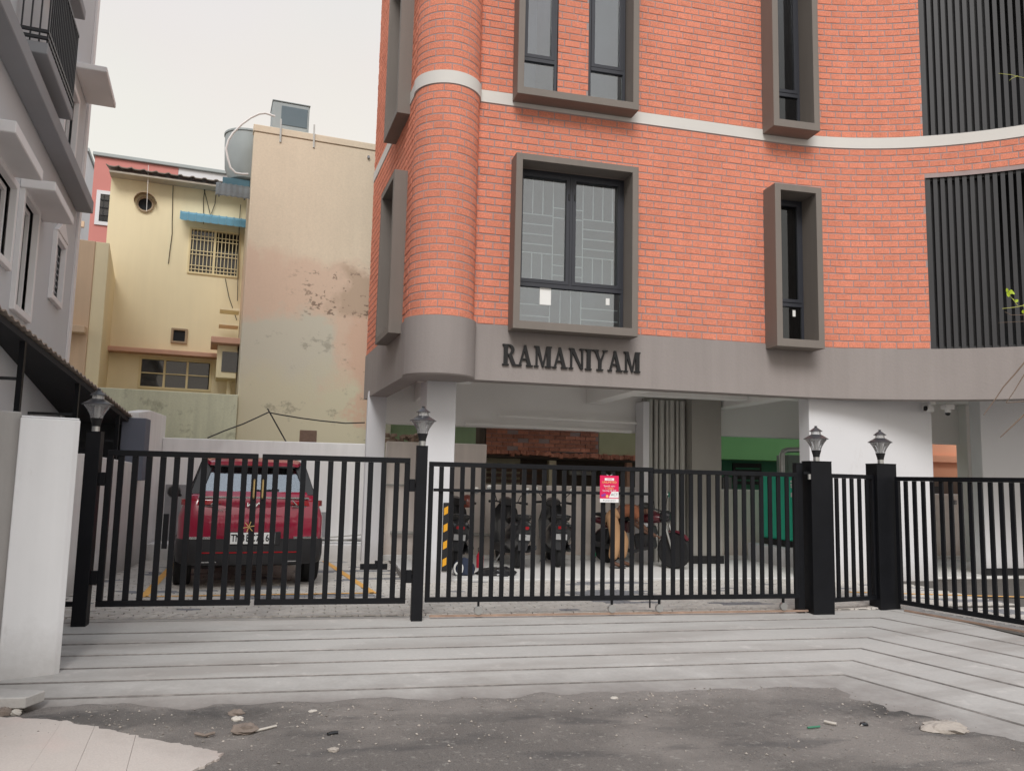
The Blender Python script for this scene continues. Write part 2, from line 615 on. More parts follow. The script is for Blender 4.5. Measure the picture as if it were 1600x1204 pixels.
# the street: uneven dusty asphalt, its edge creeping over the foot of the ramp
mb = MB()
NX, NY = 250, 100
X0, X1, Y0, Y1 = -7.0, 9.0, 0.4, 6.75
vs, fs = [], []
for j in range(NY + 1):
    for i in range(NX + 1):
        x, y = X0 + (X1 - X0) * i / NX, Y0 + (Y1 - Y0) * j / NY
        p = Vector((x, y, 0))
        z = RZ + 0.010 * noise.noise(p * 0.9) + 0.012 * noise.noise(p * 2.7 + Vector((5, 0, 0))) + 0.005 * noise.noise(p * 9)
        ed = (y - 6.05) / 0.4
        z += 0.018 * max(0, min(1, ed)) * (0.4 + noise.noise(p * 1.6 + Vector((1, 7, 0))) + noise.noise(p * 5))
        if y > 6.2:
            z -= (y - 6.2) * 0.14
        q = (p - Vector((4.62, 5.45, 0)))               # the pot hole on the right
        q.x *= 0.62
        z -= 0.035 * math.exp(-(q.length / 0.17) ** 2)
        if x < -1.15 and y > 5.7:                        # dirt heaped round the loose slab
            z += 0.03 * math.exp(-((x + 1.6) / 0.3) ** 2 - ((y - 6.42) / 0.10) ** 2)
        vs.append((x, y, z))
for j in range(NY):
    for i in range(NX):
        a = j * (NX + 1) + i
        fs.append((a, a + 1, a + NX + 2, a + NX + 1))
mb.add(vs, fs)
kind(mb.build('road', M['asphalt'], smooth='all'), 'structure')
mb = MB()
for (x0, x1, y0, y1) in ((-120, 120, -40, 0.398), (-120, -7.002, 0.4, 6.5), (9.002, 120, 0.4, 4)):
    mb.add([(x0, y0, RZ - 0.004), (x1, y0, RZ - 0.004), (x1, y1, RZ - 0.004), (x0, y1, RZ - 0.004)], [(0, 1, 2, 3)])
kind(mb.build('street', M['asphalt']), 'structure')

# pale footpath slabs at the lower left
M['slab'] = mat('pale concrete slab', alb(184, 175, 168, 1.1), 0.9, 0.07, 1.1, 0.2, 80, grain=0.06, gs=60)
recol(M['slab'], lambda t, s: tmix(t, mrange(t, tnoise(t, 2.6, 5, off=(9, 1, 0)), 0.6, 0.72, 0, 0.4), s, alb(168, 158, 150, 1.15)))
def path_fn(t, s):
    p = tpos(t)
    n = mth(t, 'MULTIPLY', tnoise(t, 3.2, 7, off=(1, 9, 4), rough=0.68), 0.9)
    d = mth(t, 'ADD', mth(t, 'ADD', mth(t, 'MULTIPLY', p['X'], 0.70), mth(t, 'MULTIPLY', p['Y'], 0.71)), n)
    s = tmix(t, mrange(t, d, 3.55, 3.95, 0, 0.55), s, alb(140, 132, 126, 1.1))
    return tmix(t, mrange(t, tnoise(t, 1.2, 5, off=(0, 3, 1)), 0.55, 0.7, 0, 0.3), s, alb(200, 172, 165, 1.15))
recol(M['slab'], path_fn)
path_o = bpy.data.objects.new('footpath', None)
COL.objects.link(path_o)
kind(path_o, 'structure')
PZ = RZ + 0.014
edge = [gp(x, y, PZ) for x, y in ((-260, 1098), (0, 1119), (60, 1121), (100, 1126), (150, 1135), (205, 1147), (250, 1156), (290, 1163), (325, 1169), (346, 1176), (338, 1187), (300, 1204), (262, 1250))]
joints = [(-300, 1110, -420, 1300), (-120, 1100, -230, 1300), (0, 1113, -118, 1300), (97, 1126, -20, 1300), (148, 1134, 76, 1300), (212, 1148, 172, 1300), (400, 1180, 420, 1300)]
lines = [(gp(a, b, PZ), gp(c, d, PZ)) for a, b, c, d in joints]
def clip(poly, a, b, keep_left, inset):
    d = (b - a); n = Vector((-d.y, d.x, 0)).normalized()
    if not keep_left:
        n = -n
    out = []
    f = lambda p: (p - a).dot(n) - inset
    for i in range(len(poly)):
        p, q = poly[i], poly[(i + 1) % len(poly)]
        fp, fq = f(p), f(q)
        if fp >= 0:
            out.append(p)
        if fp * fq < 0:
            out.append(p.lerp(q, fp / (fp - fq)))
    return out
jag = []
rnd = random.Random(11)
for i in range(len(edge) - 1):
    for q in range(6):
        p = edge[i].lerp(edge[i + 1], q / 6)
        jag.append(p + Vector((rnd.uniform(-1, 1), rnd.uniform(-1, 1), 0)) * 0.014)
jag.append(edge[-1])
whole = jag + [gp(240, 1330, PZ), gp(-420, 1330, PZ)]
if sum((whole[i].x * whole[(i + 1) % len(whole)].y - whole[(i + 1) % len(whole)].x * whole[i].y) for i in range(len(whole))) < 0:
    whole.reverse()
mb = MB(); mb.add([(p.x, p.y, PZ - 0.006) for p in whole], [tuple(range(len(whole)))]); mb.build('joint_bed', mat('joint dirt', alb(128, 119, 112)), path_o)
for i in range(len(lines) - 1):
    poly = clip(whole, lines[i][0], lines[i][1], True, 0.001)
    poly = clip(poly, lines[i + 1][0], lines[i + 1][1], False, 0.001)
    if len(poly) > 2:
        dz = rnd.uniform(-0.002, 0.002)
        mb = MB()
        mb.prism([(p.x, p.y) for p in poly], (0, 0, PZ - 0.05 + dz), (1, 0, 0), (0, 1, 0), (0, 0, 0.05))
        mb.build('paving_slab', M['slab'], path_o)

# the yard floor and its interlocking pavers
M['yard'] = mat('yard concrete', (0.66, 0.65, 0.63), 0.85, 0.06, 0.8, 0.1, 60)
M['bed'] = mat('sand between pavers', alb(84, 80, 76), 0.95, 0.1, 6)
mb = MB()
mb.add([(-3.0, 8.785, -0.012), (16, 8.785, -0.012), (16, 15.4, -0.012), (-3.0, 15.4, -0.012)], [(0, 1, 2, 3)])
mb.add([(7.0, 3, -0.012), (16, 3, -0.012), (16, 8.784, -0.012), (6.95, 8.784, -0.012)], [(0, 1, 2, 3)])
yard = kind(mb.build('yard', M['bed']), 'structure')
mb = MB()
mb.box(1.15, 15.9, 11.55, 14.45, -0.03, 0.022)
mb.build('concrete_floor', M['yard'], yard, bevel=0.006)
M['paver'] = recol(mat('concrete paver', alb(186, 181, 174, 1.15), 0.9, 0.07, 2.5, 0.25, 120, grain=0.07, gs=80), jitter(0.07))
M['paver_dark'] = recol(mat('charcoal paver', alb(128, 128, 131, 1.1), 0.9, 0.08, 2.5, 0.25, 120, grain=0.07, gs=80), jitter(0.07))
PL_, PW = 0.235, 0.118
def paver_poly(g=0.0055):
    L_, W_, z = PL_, PW, 0.018
    bot = [(0, 0), (L_ * .2, 0), (L_ * .3, z), (L_ * .7, z), (L_ * .8, 0), (L_, 0)]
    top = [(x, y + W_) for x, y in reversed(bot)]
    # notched ends
    poly = bot + [(L_ + z * .7, W_ * .5)] + top + [(z * .7, W_ * .5)]
    cx = sum(p[0] for p in poly) / len(poly); cy = sum(p[1] for p in poly) / len(poly)
    return [((x - cx) * (1 - 2 * g / L_), (y - cy) * (1 - 2 * g / W_)) for x, y in poly]
pp = paver_poly()
def paver_mesh(mb, x, y, dz):
    a = [(x + p[0], y + p[1], -0.05 + dz) for p in pp]
    b = [(x + p[0], y + p[1], -0.004 + dz) for p in pp]
    c = [(x + p[0] * 0.955, y + p[1] * 0.91, dz) for p in pp]
    n = len(pp)
    mb.loft([[Vector(q) for q in a], [Vector(q) for q in b], [Vector(q) for q in c]], False)
    mb.f.append(tuple(range(len(mb.v) - n, len(mb.v))))
pav = []
j = 0
y = 8.845
while y < 14.40:
    x = -2.80 + (PL_ / 2 if j % 2 else 0)
    while x < 8.6:
        inside = (y < 11.5 and (x < 6.85 or y > 8.9)) or x < 0.98
        if y > 10.0 and x > 7.2 and y < 10.2:
            pass
        if inside:
            pav.append((x, y))
        x += PL_
    y += PW
    j += 1
y = 3.2
while y < 8.7:
    x = 7.0 + (8.7 - y) * 0.235 + 0.15
    while x < 10.6:
        pav.append((x, y))
        x += PL_
    y += PW
pav.sort(key=lambda p: (Vector((p[0], p[1], 0)) - EYE).length if -2.6 < p[0] < 7.6 and p[1] > 8.6 else 99)
mb = MB(); paver_mesh(mb, 0, 0, 0)
proto = mb.build('paver', M['paver'], yard)
proto_d = None
stuff_l, stuff_d = MB(), MB()
rnd = random.Random(5)
def is_dark(x, y):
    v = noise.noise(Vector((x * 0.7, y * 2.0, 3.1)))
    return v > 0.36 or noise.noise(Vector((x * 9, y * 9, 1))) > 0.52
for i, (x, y) in enumerate(pav):
    dz = rnd.uniform(-0.0025, 0.0025)
    dk = is_dark(x, y)
    if i < 300:
        if i == 0:
            o = proto
        elif dk and proto_d is None:
            mbd = MB(); paver_mesh(mbd, 0, 0, 0)
            proto_d = o = mbd.build('paver', M['paver_dark'], yard)
        else:
            o = clone(proto_d if dk else proto)
        o.location = (x, y, dz)
    else:
        paver_mesh(stuff_d if dk else stuff_l, x, y, dz)
kind(stuff_l.build('paving', M['paver'], yard), 'stuff')
kind(stuff_d.build('dark_paving', M['paver_dark'], yard), 'stuff')
# orange parking lines, painted on the pavers
M['orange'] = recol(mat('worn orange road paint', alb(222, 168, 90, 1.1), 0.8, 0.1, 6), lambda t, s: tmix(t, mrange(t, tnoise(t, 30, 4), 0.6, 0.7, 0, 0.5), s, alb(186, 181, 174)))
mb = MB()
def pline(a, b, w=0.09):
    a, b = Vector((*a, 0.0055)), Vector((*b, 0.0055))
    u = (b - a).normalized(); n = Vector((-u.y, u.x, 0)) * w / 2
    mb.add([a - n, b - n, b + n, a + n], [(0, 1, 2, 3)])
pline((-2.02, 10.2), (-2.32, 13.9)); pline((0.62, 10.35), (0.0, 14.2)); pline((-2.0, 10.25), (0.62, 10.4), 0.07)
mb.build('parking_line', M['orange'], yard)
mb = MB()
pline((7.1, 10.1), (10.4, 9.2), 0.09)
mb.build('parking_line', M['orange'], yard)
# ------------------------------------------------------------------ the brick apartment building
BASE = Vector((4.0, 12.5, 0.0))
bld = thing('apartment_building', 'orange brick apartment building with taupe window surrounds and open parking under it', 'building', BASE)
ZB, ZT, ZS0, ZS1, ZROOF = 2.81, 3.60, 6.87, 7.05, 10.9
# plan of the outside face, walked from the rear left corner, round the bay, along the front and into the concave curve
FA = radians(1.5)
path = []
for i in range(13):
    f = i / 12
    path.append(Vector((0.57 + 0.385 * f, 14.75 - 3.70 * f, 0)))
N_BAY0 = len(path)
for i in range(1, 29):
    a = pi + (pi * 0.985) * i / 29
    path.append(Vector((1.415 + 0.46 * cos(a), 11.03 + 0.47 * sin(a), 0)))
path.append(Vector((1.875, 11.0, 0)))
i_front = len(path) - 1
XT, RC = 6.8, 5.0
for i in range(1, 11):
    x = 1.875 + (XT - 1.875) * i / 10
    path.append(Vector((x, 11.0 + (x - 1.875) * math.tan(FA), 0)))
yt = path[-1].y
i_arc = len(path) - 1
for i in range(1, 31):
    a = FA - radians(62) * i / 30
    # centre of the curve lies on the street side
    c = Vector((XT + sin(FA) * RC, yt - cos(FA) * RC, 0))
    path.append(c + Vector((-sin(a) * RC, cos(a) * RC, 0)))
cum = [0.0]
for i in range(1, len(path)):
    cum.append(cum[-1] + (path[i] - path[i - 1]).length)
S_BAY0, S_F, S_ARC, S_END = cum[N_BAY0 - 1], cum[i_front], cum[i_arc], cum[-1]
def at_s(s):
    s = max(0, min(S_END - 1e-4, s))
    lo = max(i for i in range(len(cum)) if cum[i] <= s)
    lo = min(lo, len(path) - 2)
    f = (s - cum[lo]) / (cum[lo + 1] - cum[lo])
    t = (path[lo + 1] - path[lo]).normalized()
    # smooth the direction inside a curve
    def tan(i):
        a, b = max(0, i - 1), min(len(path) - 1, i + 1)
        return (path[b] - path[a]).normalized()
    if N_BAY0 <= lo < i_front - 1 or lo > i_arc:
        t = tan(lo).lerp(tan(lo + 1), f).normalized()
    return path[lo].lerp(path[lo + 1], f), t, Vector((t.y, -t.x, 0))
def s_of_x(x):
    best = min((abs(at_s(S_F + k * 0.004)[0].x - x), S_F + k * 0.004) for k in range(int((S_END - S_F) / 0.004)))
    return best[1]
S_W1a, S_W1b = S_F + 2.465 - 1.875, S_F + 4.15 - 1.875
S_W2a, S_W2b = s_of_x(6.555), s_of_x(7.172)
S_LV = s_of_x(9.04)
S_SDa, S_SDb = S_BAY0 - 1.38, S_BAY0 - 0.42          # the windows in the left side wall
holes = [(S_W1a, S_W1b, 3.66, 5.95), (S_W1a, S_W1a + 0.585, 7.04, 10.2), (S_W1b - 0.615, S_W1b, 7.04, 10.2),
         (S_W2a, S_W2b, 3.66, 5.95), (S_W2a, S_W2b, 7.10, 10.2), (S_LV, S_END - 0.05, 3.602, 6.36), (S_LV, S_END - 0.05, 7.052, 9.85),
         (S_SDa, S_SDb, 3.66, 5.78), (S_SDa, S_SDb, 6.85, 9.2)]
sb = sorted(set([round(c, 5) for c in cum] + [h[0] for h in holes] + [h[1] for h in holes]))
zb = sorted(set([ZT - 0.05, ZS0, ZS1, ZROOF] + [h[2] for h in holes] + [h[3] for h in holes]))
def in_hole(s, z):
    return any(h[0] < s < h[1] and h[2] < z < h[3] for h in holes)
mb = MB()
for i in range(len(sb) - 1):
    pa, ta, na = at_s(sb[i] + 1e-5); pb, tb, nb = at_s(sb[i + 1] - 1e-5)
    for j in range(len(zb) - 1):
        if in_hole((sb[i] + sb[i + 1]) / 2, (zb[j] + zb[j + 1]) / 2):
            continue
        mb.add([pa + Vector((0, 0, zb[j])), pb + Vector((0, 0, zb[j])), pb + Vector((0, 0, zb[j + 1])), pa + Vector((0, 0, zb[j + 1]))], [(0, 1, 2, 3)])
wall = mb.build('brick_wall', M['mortar'], bld)
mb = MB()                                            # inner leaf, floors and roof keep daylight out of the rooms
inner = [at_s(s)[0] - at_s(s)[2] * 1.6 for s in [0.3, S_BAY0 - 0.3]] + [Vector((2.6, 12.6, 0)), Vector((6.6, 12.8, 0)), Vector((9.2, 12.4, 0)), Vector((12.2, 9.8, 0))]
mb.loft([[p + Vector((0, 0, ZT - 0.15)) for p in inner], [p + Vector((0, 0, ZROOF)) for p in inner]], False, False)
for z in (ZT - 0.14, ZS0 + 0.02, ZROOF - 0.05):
    poly = [p for p in path] + ([Vector((12.6, 9.9, 0)), Vector((11, 14.75, 0))] if z < 4 else list(reversed(inner)))  # upper slabs stop at the inner leaf so sky lights the yard behind
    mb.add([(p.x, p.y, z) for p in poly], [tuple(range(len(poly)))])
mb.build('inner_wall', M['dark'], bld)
def ring_wall(s0, s1, z0, z1, off, thick, step=0.08):
    rings = []
    ss = [c for c in cum if s0 < c < s1]
    ss = sorted(set([s0, s1] + ss))
    for s in ss:
        p, t, n = at_s(s if s > 0 else 1e-5)
        o, i = p + n * off, p - n * thick
        rings.append([Vector((o.x, o.y, z0)), Vector((o.x, o.y, z1)), Vector((i.x, i.y, z1)), Vector((i.x, i.y, z0))])
    b = MB(); b.loft(rings)
    return b
def near_s(s0, s1, k=0.0):
    return s0, s1
ring_wall(0.0, S_BAY0, ZB, ZT, 0.02, 0.28).build('base_band', M['band'], bld, smooth=True)
# the bay's own drum of plaster, flat underneath
mb = MB()
prof = [(0.485, ZB - 0.005), (0.50, ZB + 0.015), (0.50, ZT + 0.004), (0.30, ZT + 0.006)]
mb.lathe([(0.1, ZB - 0.005)] + prof, (1.415, 11.03, 0), 56)
mb.build('bay_drum', M['band'], bld, smooth=True)
ring_wall(S_F + 0.02, S_END, ZB, ZT, 0.02, 0.28).build('base_band', M['band'], bld, smooth=True)
ring_wall(0.0, S_BAY0 - 0.002, ZS0, ZS1, 0.016, 0.1).build('string_course', M['strip'], bld, smooth=True)
mb = MB()
mb.lathe([(0.40, ZS0 - 0.003), (0.484, ZS0 - 0.003), (0.484, ZS1 + 0.003), (0.40, ZS1 + 0.003)], (1.415, 11.03, 0), 56)
mb.build('string_course', M['strip'], bld, smooth=True)
ring_wall(S_F + 0.015, S_END, ZS0, ZS1, 0.016, 0.1).build('string_course', M['strip'], bld, smooth=True)

# bricks: laid course by course, cut at openings
BL, BH, BPX, BPZ = 0.236, 0.0935, 0.2475, 0.1085
def brick_mesh(mb, o, t, n, w, h, d=0.013):
    z = Vector((0, 0, 1))
    c = 0.004
    a = [o - t * w / 2 - z * h / 2, o + t * w / 2 - z * h / 2, o + t * w / 2 + z * h / 2, o - t * w / 2 + z * h / 2]
    w2, h2 = w - 2 * c, h - 2 * c
    q = o + n * d
    b = [q - t * w2 / 2 - z * h2 / 2, q + t * w2 / 2 - z * h2 / 2, q + t * w2 / 2 + z * h2 / 2, q - t * w2 / 2 + z * h2 / 2]
    mb.add(a + b, [(4, 5, 6, 7), (0, 1, 5, 4), (1, 2, 6, 5), (2, 3, 7, 6), (3, 0, 4, 7)])
bricks = []
zones = [(ZT + 0.012, ZS0), (ZS1 + 0.008, ZROOF)]
segs = [(0.0, S_BAY0), (S_BAY0, S_F), (S_F, S_END)]
rnd = random.Random(21)
for z0, z1 in zones:
    n = int((z1 - z0) / BPZ)
    for k in range(n + 1):
        zc = z0 + k * BPZ + BH / 2
        h = BH
        if zc + BH / 2 > z1:
            h = z1 - (zc - BH / 2) - 0.002
            if h < 0.02:
                continue
            zc = zc - BH / 2 + h / 2
        for s0, s1 in segs:
            pieces = [(s0, s1)]
            for a, b, c, d in holes:
                if c - 0.03 < zc < d + 0.03:
                    nxt = []
                    for p, q in pieces:
                        if b <= p or a >= q:
                            nxt.append((p, q)); continue
                        if a > p: nxt.append((p, a))
                        if b < q: nxt.append((b, q))
                    pieces = nxt
            shift = (k % 2) * BPX * 0.5 + rnd.uniform(-0.035, 0.035)
            for p, q in pieces:
                i0 = math.floor((p - shift) / BPX)
                x = shift + i0 * BPX
                while x < q:
                    a, b = max(p, x + 0.006), min(q, x + BPX - 0.006)
                    if b - a > 0.025:
                        bricks.append(((a + b) / 2, zc + rnd.uniform(-0.0015, 0.0015), b - a, h))
                    x += BPX
def bay_brick(mb, s, z, w, h, d, off):
    rows = []
    for q in range(5):
        f = q / 4
        row = []
        for dd, e, hh in ((0.0, 0.0, h / 2), (d, 0.003, h / 2 - 0.003)):
            p, t, n = at_s(s - w / 2 + e + (w - 2 * e) * f)
            row.append((p + n * dd, hh))
        rows.append(row)
    rings = []
    for (p0, h0), (p1, h1) in rows:
        rings.append([Vector((p0.x, p0.y, z - h0)) - off, Vector((p1.x, p1.y, z - h1)) - off, Vector((p1.x, p1.y, z + h1)) - off, Vector((p0.x, p0.y, z + h0)) - off])
    mb.loft(rings, True, False)
def bdist(b):
    p = at_s(b[0])[0]
    v = Vector((p.x, p.y, b[1])) - EYE
    if v.dot(at_s(b[0])[2]) > -0.5 or b[1] > 8.5:
        return 99
    return v.length / max(0.3, -v.normalized().dot(at_s(b[0])[2])) ** 0.5
bricks = [b + (bdist(b),) for b in bricks]
bricks.sort(key=lambda b: b[4])
stuff = MB()
mbp = MB()
brick_mesh(mbp, Vector((0, 0, 0)), Vector((1, 0, 0)), Vector((0, -1, 0)), 1.0, 1.0)
proto = None
for i, (s, z, w, h, dd) in enumerate(bricks):
    p, t, n = at_s(s)
    d = rnd.uniform(0.003, 0.006) if S_BAY0 < s < S_F else rnd.uniform(0.005, 0.009)
    if i < 300:
        if proto is None:
            b = MB(); brick_mesh(b, Vector((0, 0, 0)), Vector((1, 0, 0)), Vector((0, -1, 0)), BL, BH)
            proto = o = b.build('brick', M['brick'], wall, local=True)
        else:
            o = clone(proto)
        if S_BAY0 < s < S_F:
            bpy.data.objects.remove(o) if o is not proto else None
            b = MB(); bay_brick(b, s, z, w, h, d, BASE)
            if o is proto:
                proto = None
                bpy.data.objects.remove(o)
            b.build('brick', M['brick'], wall, local=True)
            continue
        o.location = Vector((p.x, p.y, z)) - BASE + n * (d - 0.013)
        o.rotation_euler = (0, rnd.uniform(-0.004, 0.004), math.atan2(t.y, t.x))
        o.scale = (w / BL, 1, h / BH)
    else:
        # long pieces on tight curves stay straight: they are short enough
        if S_BAY0 < s < S_F:
            bay_brick(stuff, s, z, w, h, d, Vector((0, 0, 0)))
        else:
            brick_mesh(stuff, Vector((p.x, p.y, z)), t, n, w, h, d)
kind(stuff.build('brickwork', M['brick'], wall), 'stuff')

# windows
def ring_frame(mb, o, ux, uz, n, w, h, t, d0, d1, tb=None, tt=None):
    """rectangular tube: outer w x h from corner o, frame width t, from depth d0 to d1 along n"""
    tb = t if tb is None else tb
    tt = t if tt is None else tt
    out = [(0, 0), (w, 0), (w, h), (0, h)]
    inn = [(t, tb), (w - t, tb), (w - t, h - tt), (t, h - tt)]
    P = lambda q, d: o + ux * q[0] + uz * q[1] + n * d
    rings = [[P(q, d0) for q in out], [P(q, d1) for q in out], [P(q, d1) for q in inn], [P(q, d0) for q in inn], [P(q, d0) for q in out]]
    mb.loft(rings, False)
    return mb
UZ = Vector((0, 0, 1))
def surround(s0, s1, z0, z1, prot, t, tb=None, parent=bld):
    a, b = at_s(s0)[0], at_s(s1)[0]
    ux = (b - a).normalized()
    n = Vector((ux.y, -ux.x, 0))
    mb = MB()
    ring_frame(mb, Vector((a.x, a.y, z0)), ux, UZ, n, (b - a).length, z1 - z0, t, -0.10, prot, tb)
    mb.build('window_surround', M['frame'], parent, bevel=0.004)
    return Vector((a.x, a.y, 0)), ux, n
def win(o, ux, n, w, z0, z1, lights, gl, rec=0.04, name='window', parent=bld):
    """aluminium window; lights = list of (x0, x1, za, zb, opening)"""
    mb = MB()
    ring_frame(mb, Vector((o.x, o.y, z0)), ux, UZ, n, w, z1 - z0, 0.045, -0.05 - rec, 0.02 - rec)
    f = mb.build(name, M['alum'], parent, bevel=0.003)
    for (x0, x1, za, zb_, op) in lights:
        if op:
            mb = MB()
            ring_frame(mb, Vector((o.x, o.y, za)) + ux * x0, ux, UZ, n, x1 - x0, zb_ - za, 0.055, -0.03 - rec, 0.035 - rec)
            mb.build('sash', M['alum'], f, bevel=0.003)
            e = 0.05
        else:
            e = 0.002
        mb = MB()
        q = Vector((o.x, o.y, za + e)) + ux * (x0 + e) - n * (rec + 0.006)
        mb.frame(q, ux * (x1 - x0 - 2 * e), n * 0.006, UZ * (zb_ - za - 2 * e))
        mb.build('pane', gl, f)
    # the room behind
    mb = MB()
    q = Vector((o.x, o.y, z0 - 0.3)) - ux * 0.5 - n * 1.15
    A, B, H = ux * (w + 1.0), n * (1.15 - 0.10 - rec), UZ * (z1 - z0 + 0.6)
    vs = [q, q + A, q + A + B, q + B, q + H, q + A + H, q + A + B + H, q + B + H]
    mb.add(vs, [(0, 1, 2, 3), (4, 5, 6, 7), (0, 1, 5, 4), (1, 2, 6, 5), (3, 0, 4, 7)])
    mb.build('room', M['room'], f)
    return f
# large lower window
o, ux, n = surround(S_F + 2.375 - 1.875, S_F + 4.235 - 1.875, 3.52, 6.05, 0.30, 0.095, 0.115)
oi = o + ux * 0.095
W = 1.67
f1 = win(oi, ux, n, W, 3.635, 5.955, [(0.045, 0.815, 4.27, 5.91, 1), (0.855, 1.625, 4.27, 5.91, 1), (0.045, 1.625, 3.68, 4.20, 0)], M['glass_refl'], 0.06)
mb = MB()
mb.frame(Vector((oi.x, oi.y, 4.21)) + ux * 0.045 - n * 0.11, ux * (W - 0.09), n * 0.085, UZ * 0.055)
mb.build('transom', M['alum'], f1)
mb = MB()
mb.frame(Vector((oi.x, oi.y, 4.265)) + ux * 0.817 - n * 0.11, ux * 0.036, n * 0.085, UZ * 1.645)
mb.build('mullion', M['alum'], f1)
gb = []
def vb(x, a, b): gb.append(((x, a), (x, b)))
def hb(z, a, b): gb.append(((a, z), (b, z)))
for base in (0.10, 0.885):
    mir = base > 0.5
    fx = (lambda q: base + (0.66 - q)) if mir else (lambda q: base + q)
    for q in (0.02, 0.175, 0.33):
        vb(fx(q), 5.32, 5.86); vb(fx(q), 4.22, 4.74)
    vb(fx(0.49), 4.22, 5.86)
    for z in (5.32, 5.17, 5.02, 4.87, 4.74):
        hb(z, *sorted((fx(0.0), fx(0.49))))
    for z in (5.45, 5.30, 4.74, 4.58, 4.43, 4.30):
        hb(z, *sorted((fx(0.49), fx(0.66))))
for x in (0.56, 0.72, 0.88, 1.04):
    vb(x, 3.66, 4.2)
for z in (3.80, 3.97):
    hb(z, 0.04, 0.56); hb(z, 1.04, 1.62)
for (a, b) in gb:
    P = lambda q: Vector((oi.x, oi.y, q[1])) + ux * q[0] - n * 0.14
    mb = MB(); mb.bar(P(a), P(b), 0.013, 0.013, side=n)
    mb.build('grille_bar', M['grille'], f1)
M['paper'] = mat('white paper', (0.8, 0.8, 0.78), 0.8, 0.03)
for (x, z, w, h) in ((0.385, 3.96, 0.17, 0.27), (1.40, 4.03, 0.06, 0.10)):
    mb = MB()
    mb.frame(Vector((oi.x, oi.y, z)) + ux * x - n * 0.058, ux * w, n * 0.003, UZ * h)
    mb.build('paper_notice', M['paper'], f1)
for x in (0.79, 0.88):
    mb = MB(); mb.frame(Vector((oi.x, oi.y, 5.55)) + ux * x - n * 0.03, ux * 0.018, n * 0.02, UZ * 0.09)
    mb.build('window_hinge', M['black'], f1)
# upper pair in one surround
o, ux, n = surround(S_F + 2.365 - 1.875, S_F + 4.235 - 1.875, 6.93, 10.3, 0.30, 0.095, 0.11)
oi = o + ux * 0.095
for x0, w in ((0.02, 0.56), (1.07, 0.60)):
    win(oi + ux * x0, ux, n, w, 7.045, 10.1, [(0.045, w - 0.045, 7.66, 10.05, 1), (0.045, w - 0.045, 7.09, 7.60, 0)], M['glass_refl'], 0.02)
    mb = MB()
    mb.frame(Vector((oi.x, oi.y, 7.60)) + ux * (x0 + 0.045) - n * 0.07, ux * (w - 0.09), n * 0.085, UZ * 0.055)
    mb.build('transom', M['alum'], bld)
# the two narrow windows
for zz0, zz1 in ((3.52, 6.05), (6.97, 10.3)):
    o, ux, n = surround(s_of_x(6.46), s_of_x(7.265), zz0, zz1, 0.35, 0.10, 0.12)
    oi = o + ux * 0.10
    w = 0.605
    f = win(oi, ux, n, w, zz0 + 0.12, min(zz1 - 0.10, 10.1), [(0.045, w - 0.045, zz0 + 0.77, min(zz1 - 0.145, 10.05), 1), (0.045, w - 0.045, zz0 + 0.165, zz0 + 0.70, 0)], M['glass_dark'], 0.06)
    mb = MB()
    mb.frame(Vector((oi.x, oi.y, zz0 + 0.705)) + ux * 0.045 - n * 0.11, ux * (w - 0.09), n * 0.085, UZ * 0.055)
    mb.build('transom', M['alum'], f)
    if zz0 > 5:
        continue
    mb = MB()
    mb.frame(Vector((oi.x, oi.y, zz0 + 0.56)) + ux * 0.42 - n * 0.063, ux * 0.05, n * 0.003, UZ * 0.1)
    mb.build('paper_notice', M['paper'], f)
# side windows in the left wall
for zz0, zz1 in ((3.46, 5.86), (6.72, 9.3)):
    o, ux, n = surround(S_SDa - 0.10, S_SDb + 0.10, zz0, zz1, 0.20, 0.10)
    oi = o + ux * 0.10
    w = S_SDb - S_SDa
    win(oi, ux, n, w, zz0 + 0.10, zz1 - 0.10, [(0.045, w - 0.045, zz0 + 0.15, zz1 - 0.15, 1)], M['glass_dark'], 0.06)
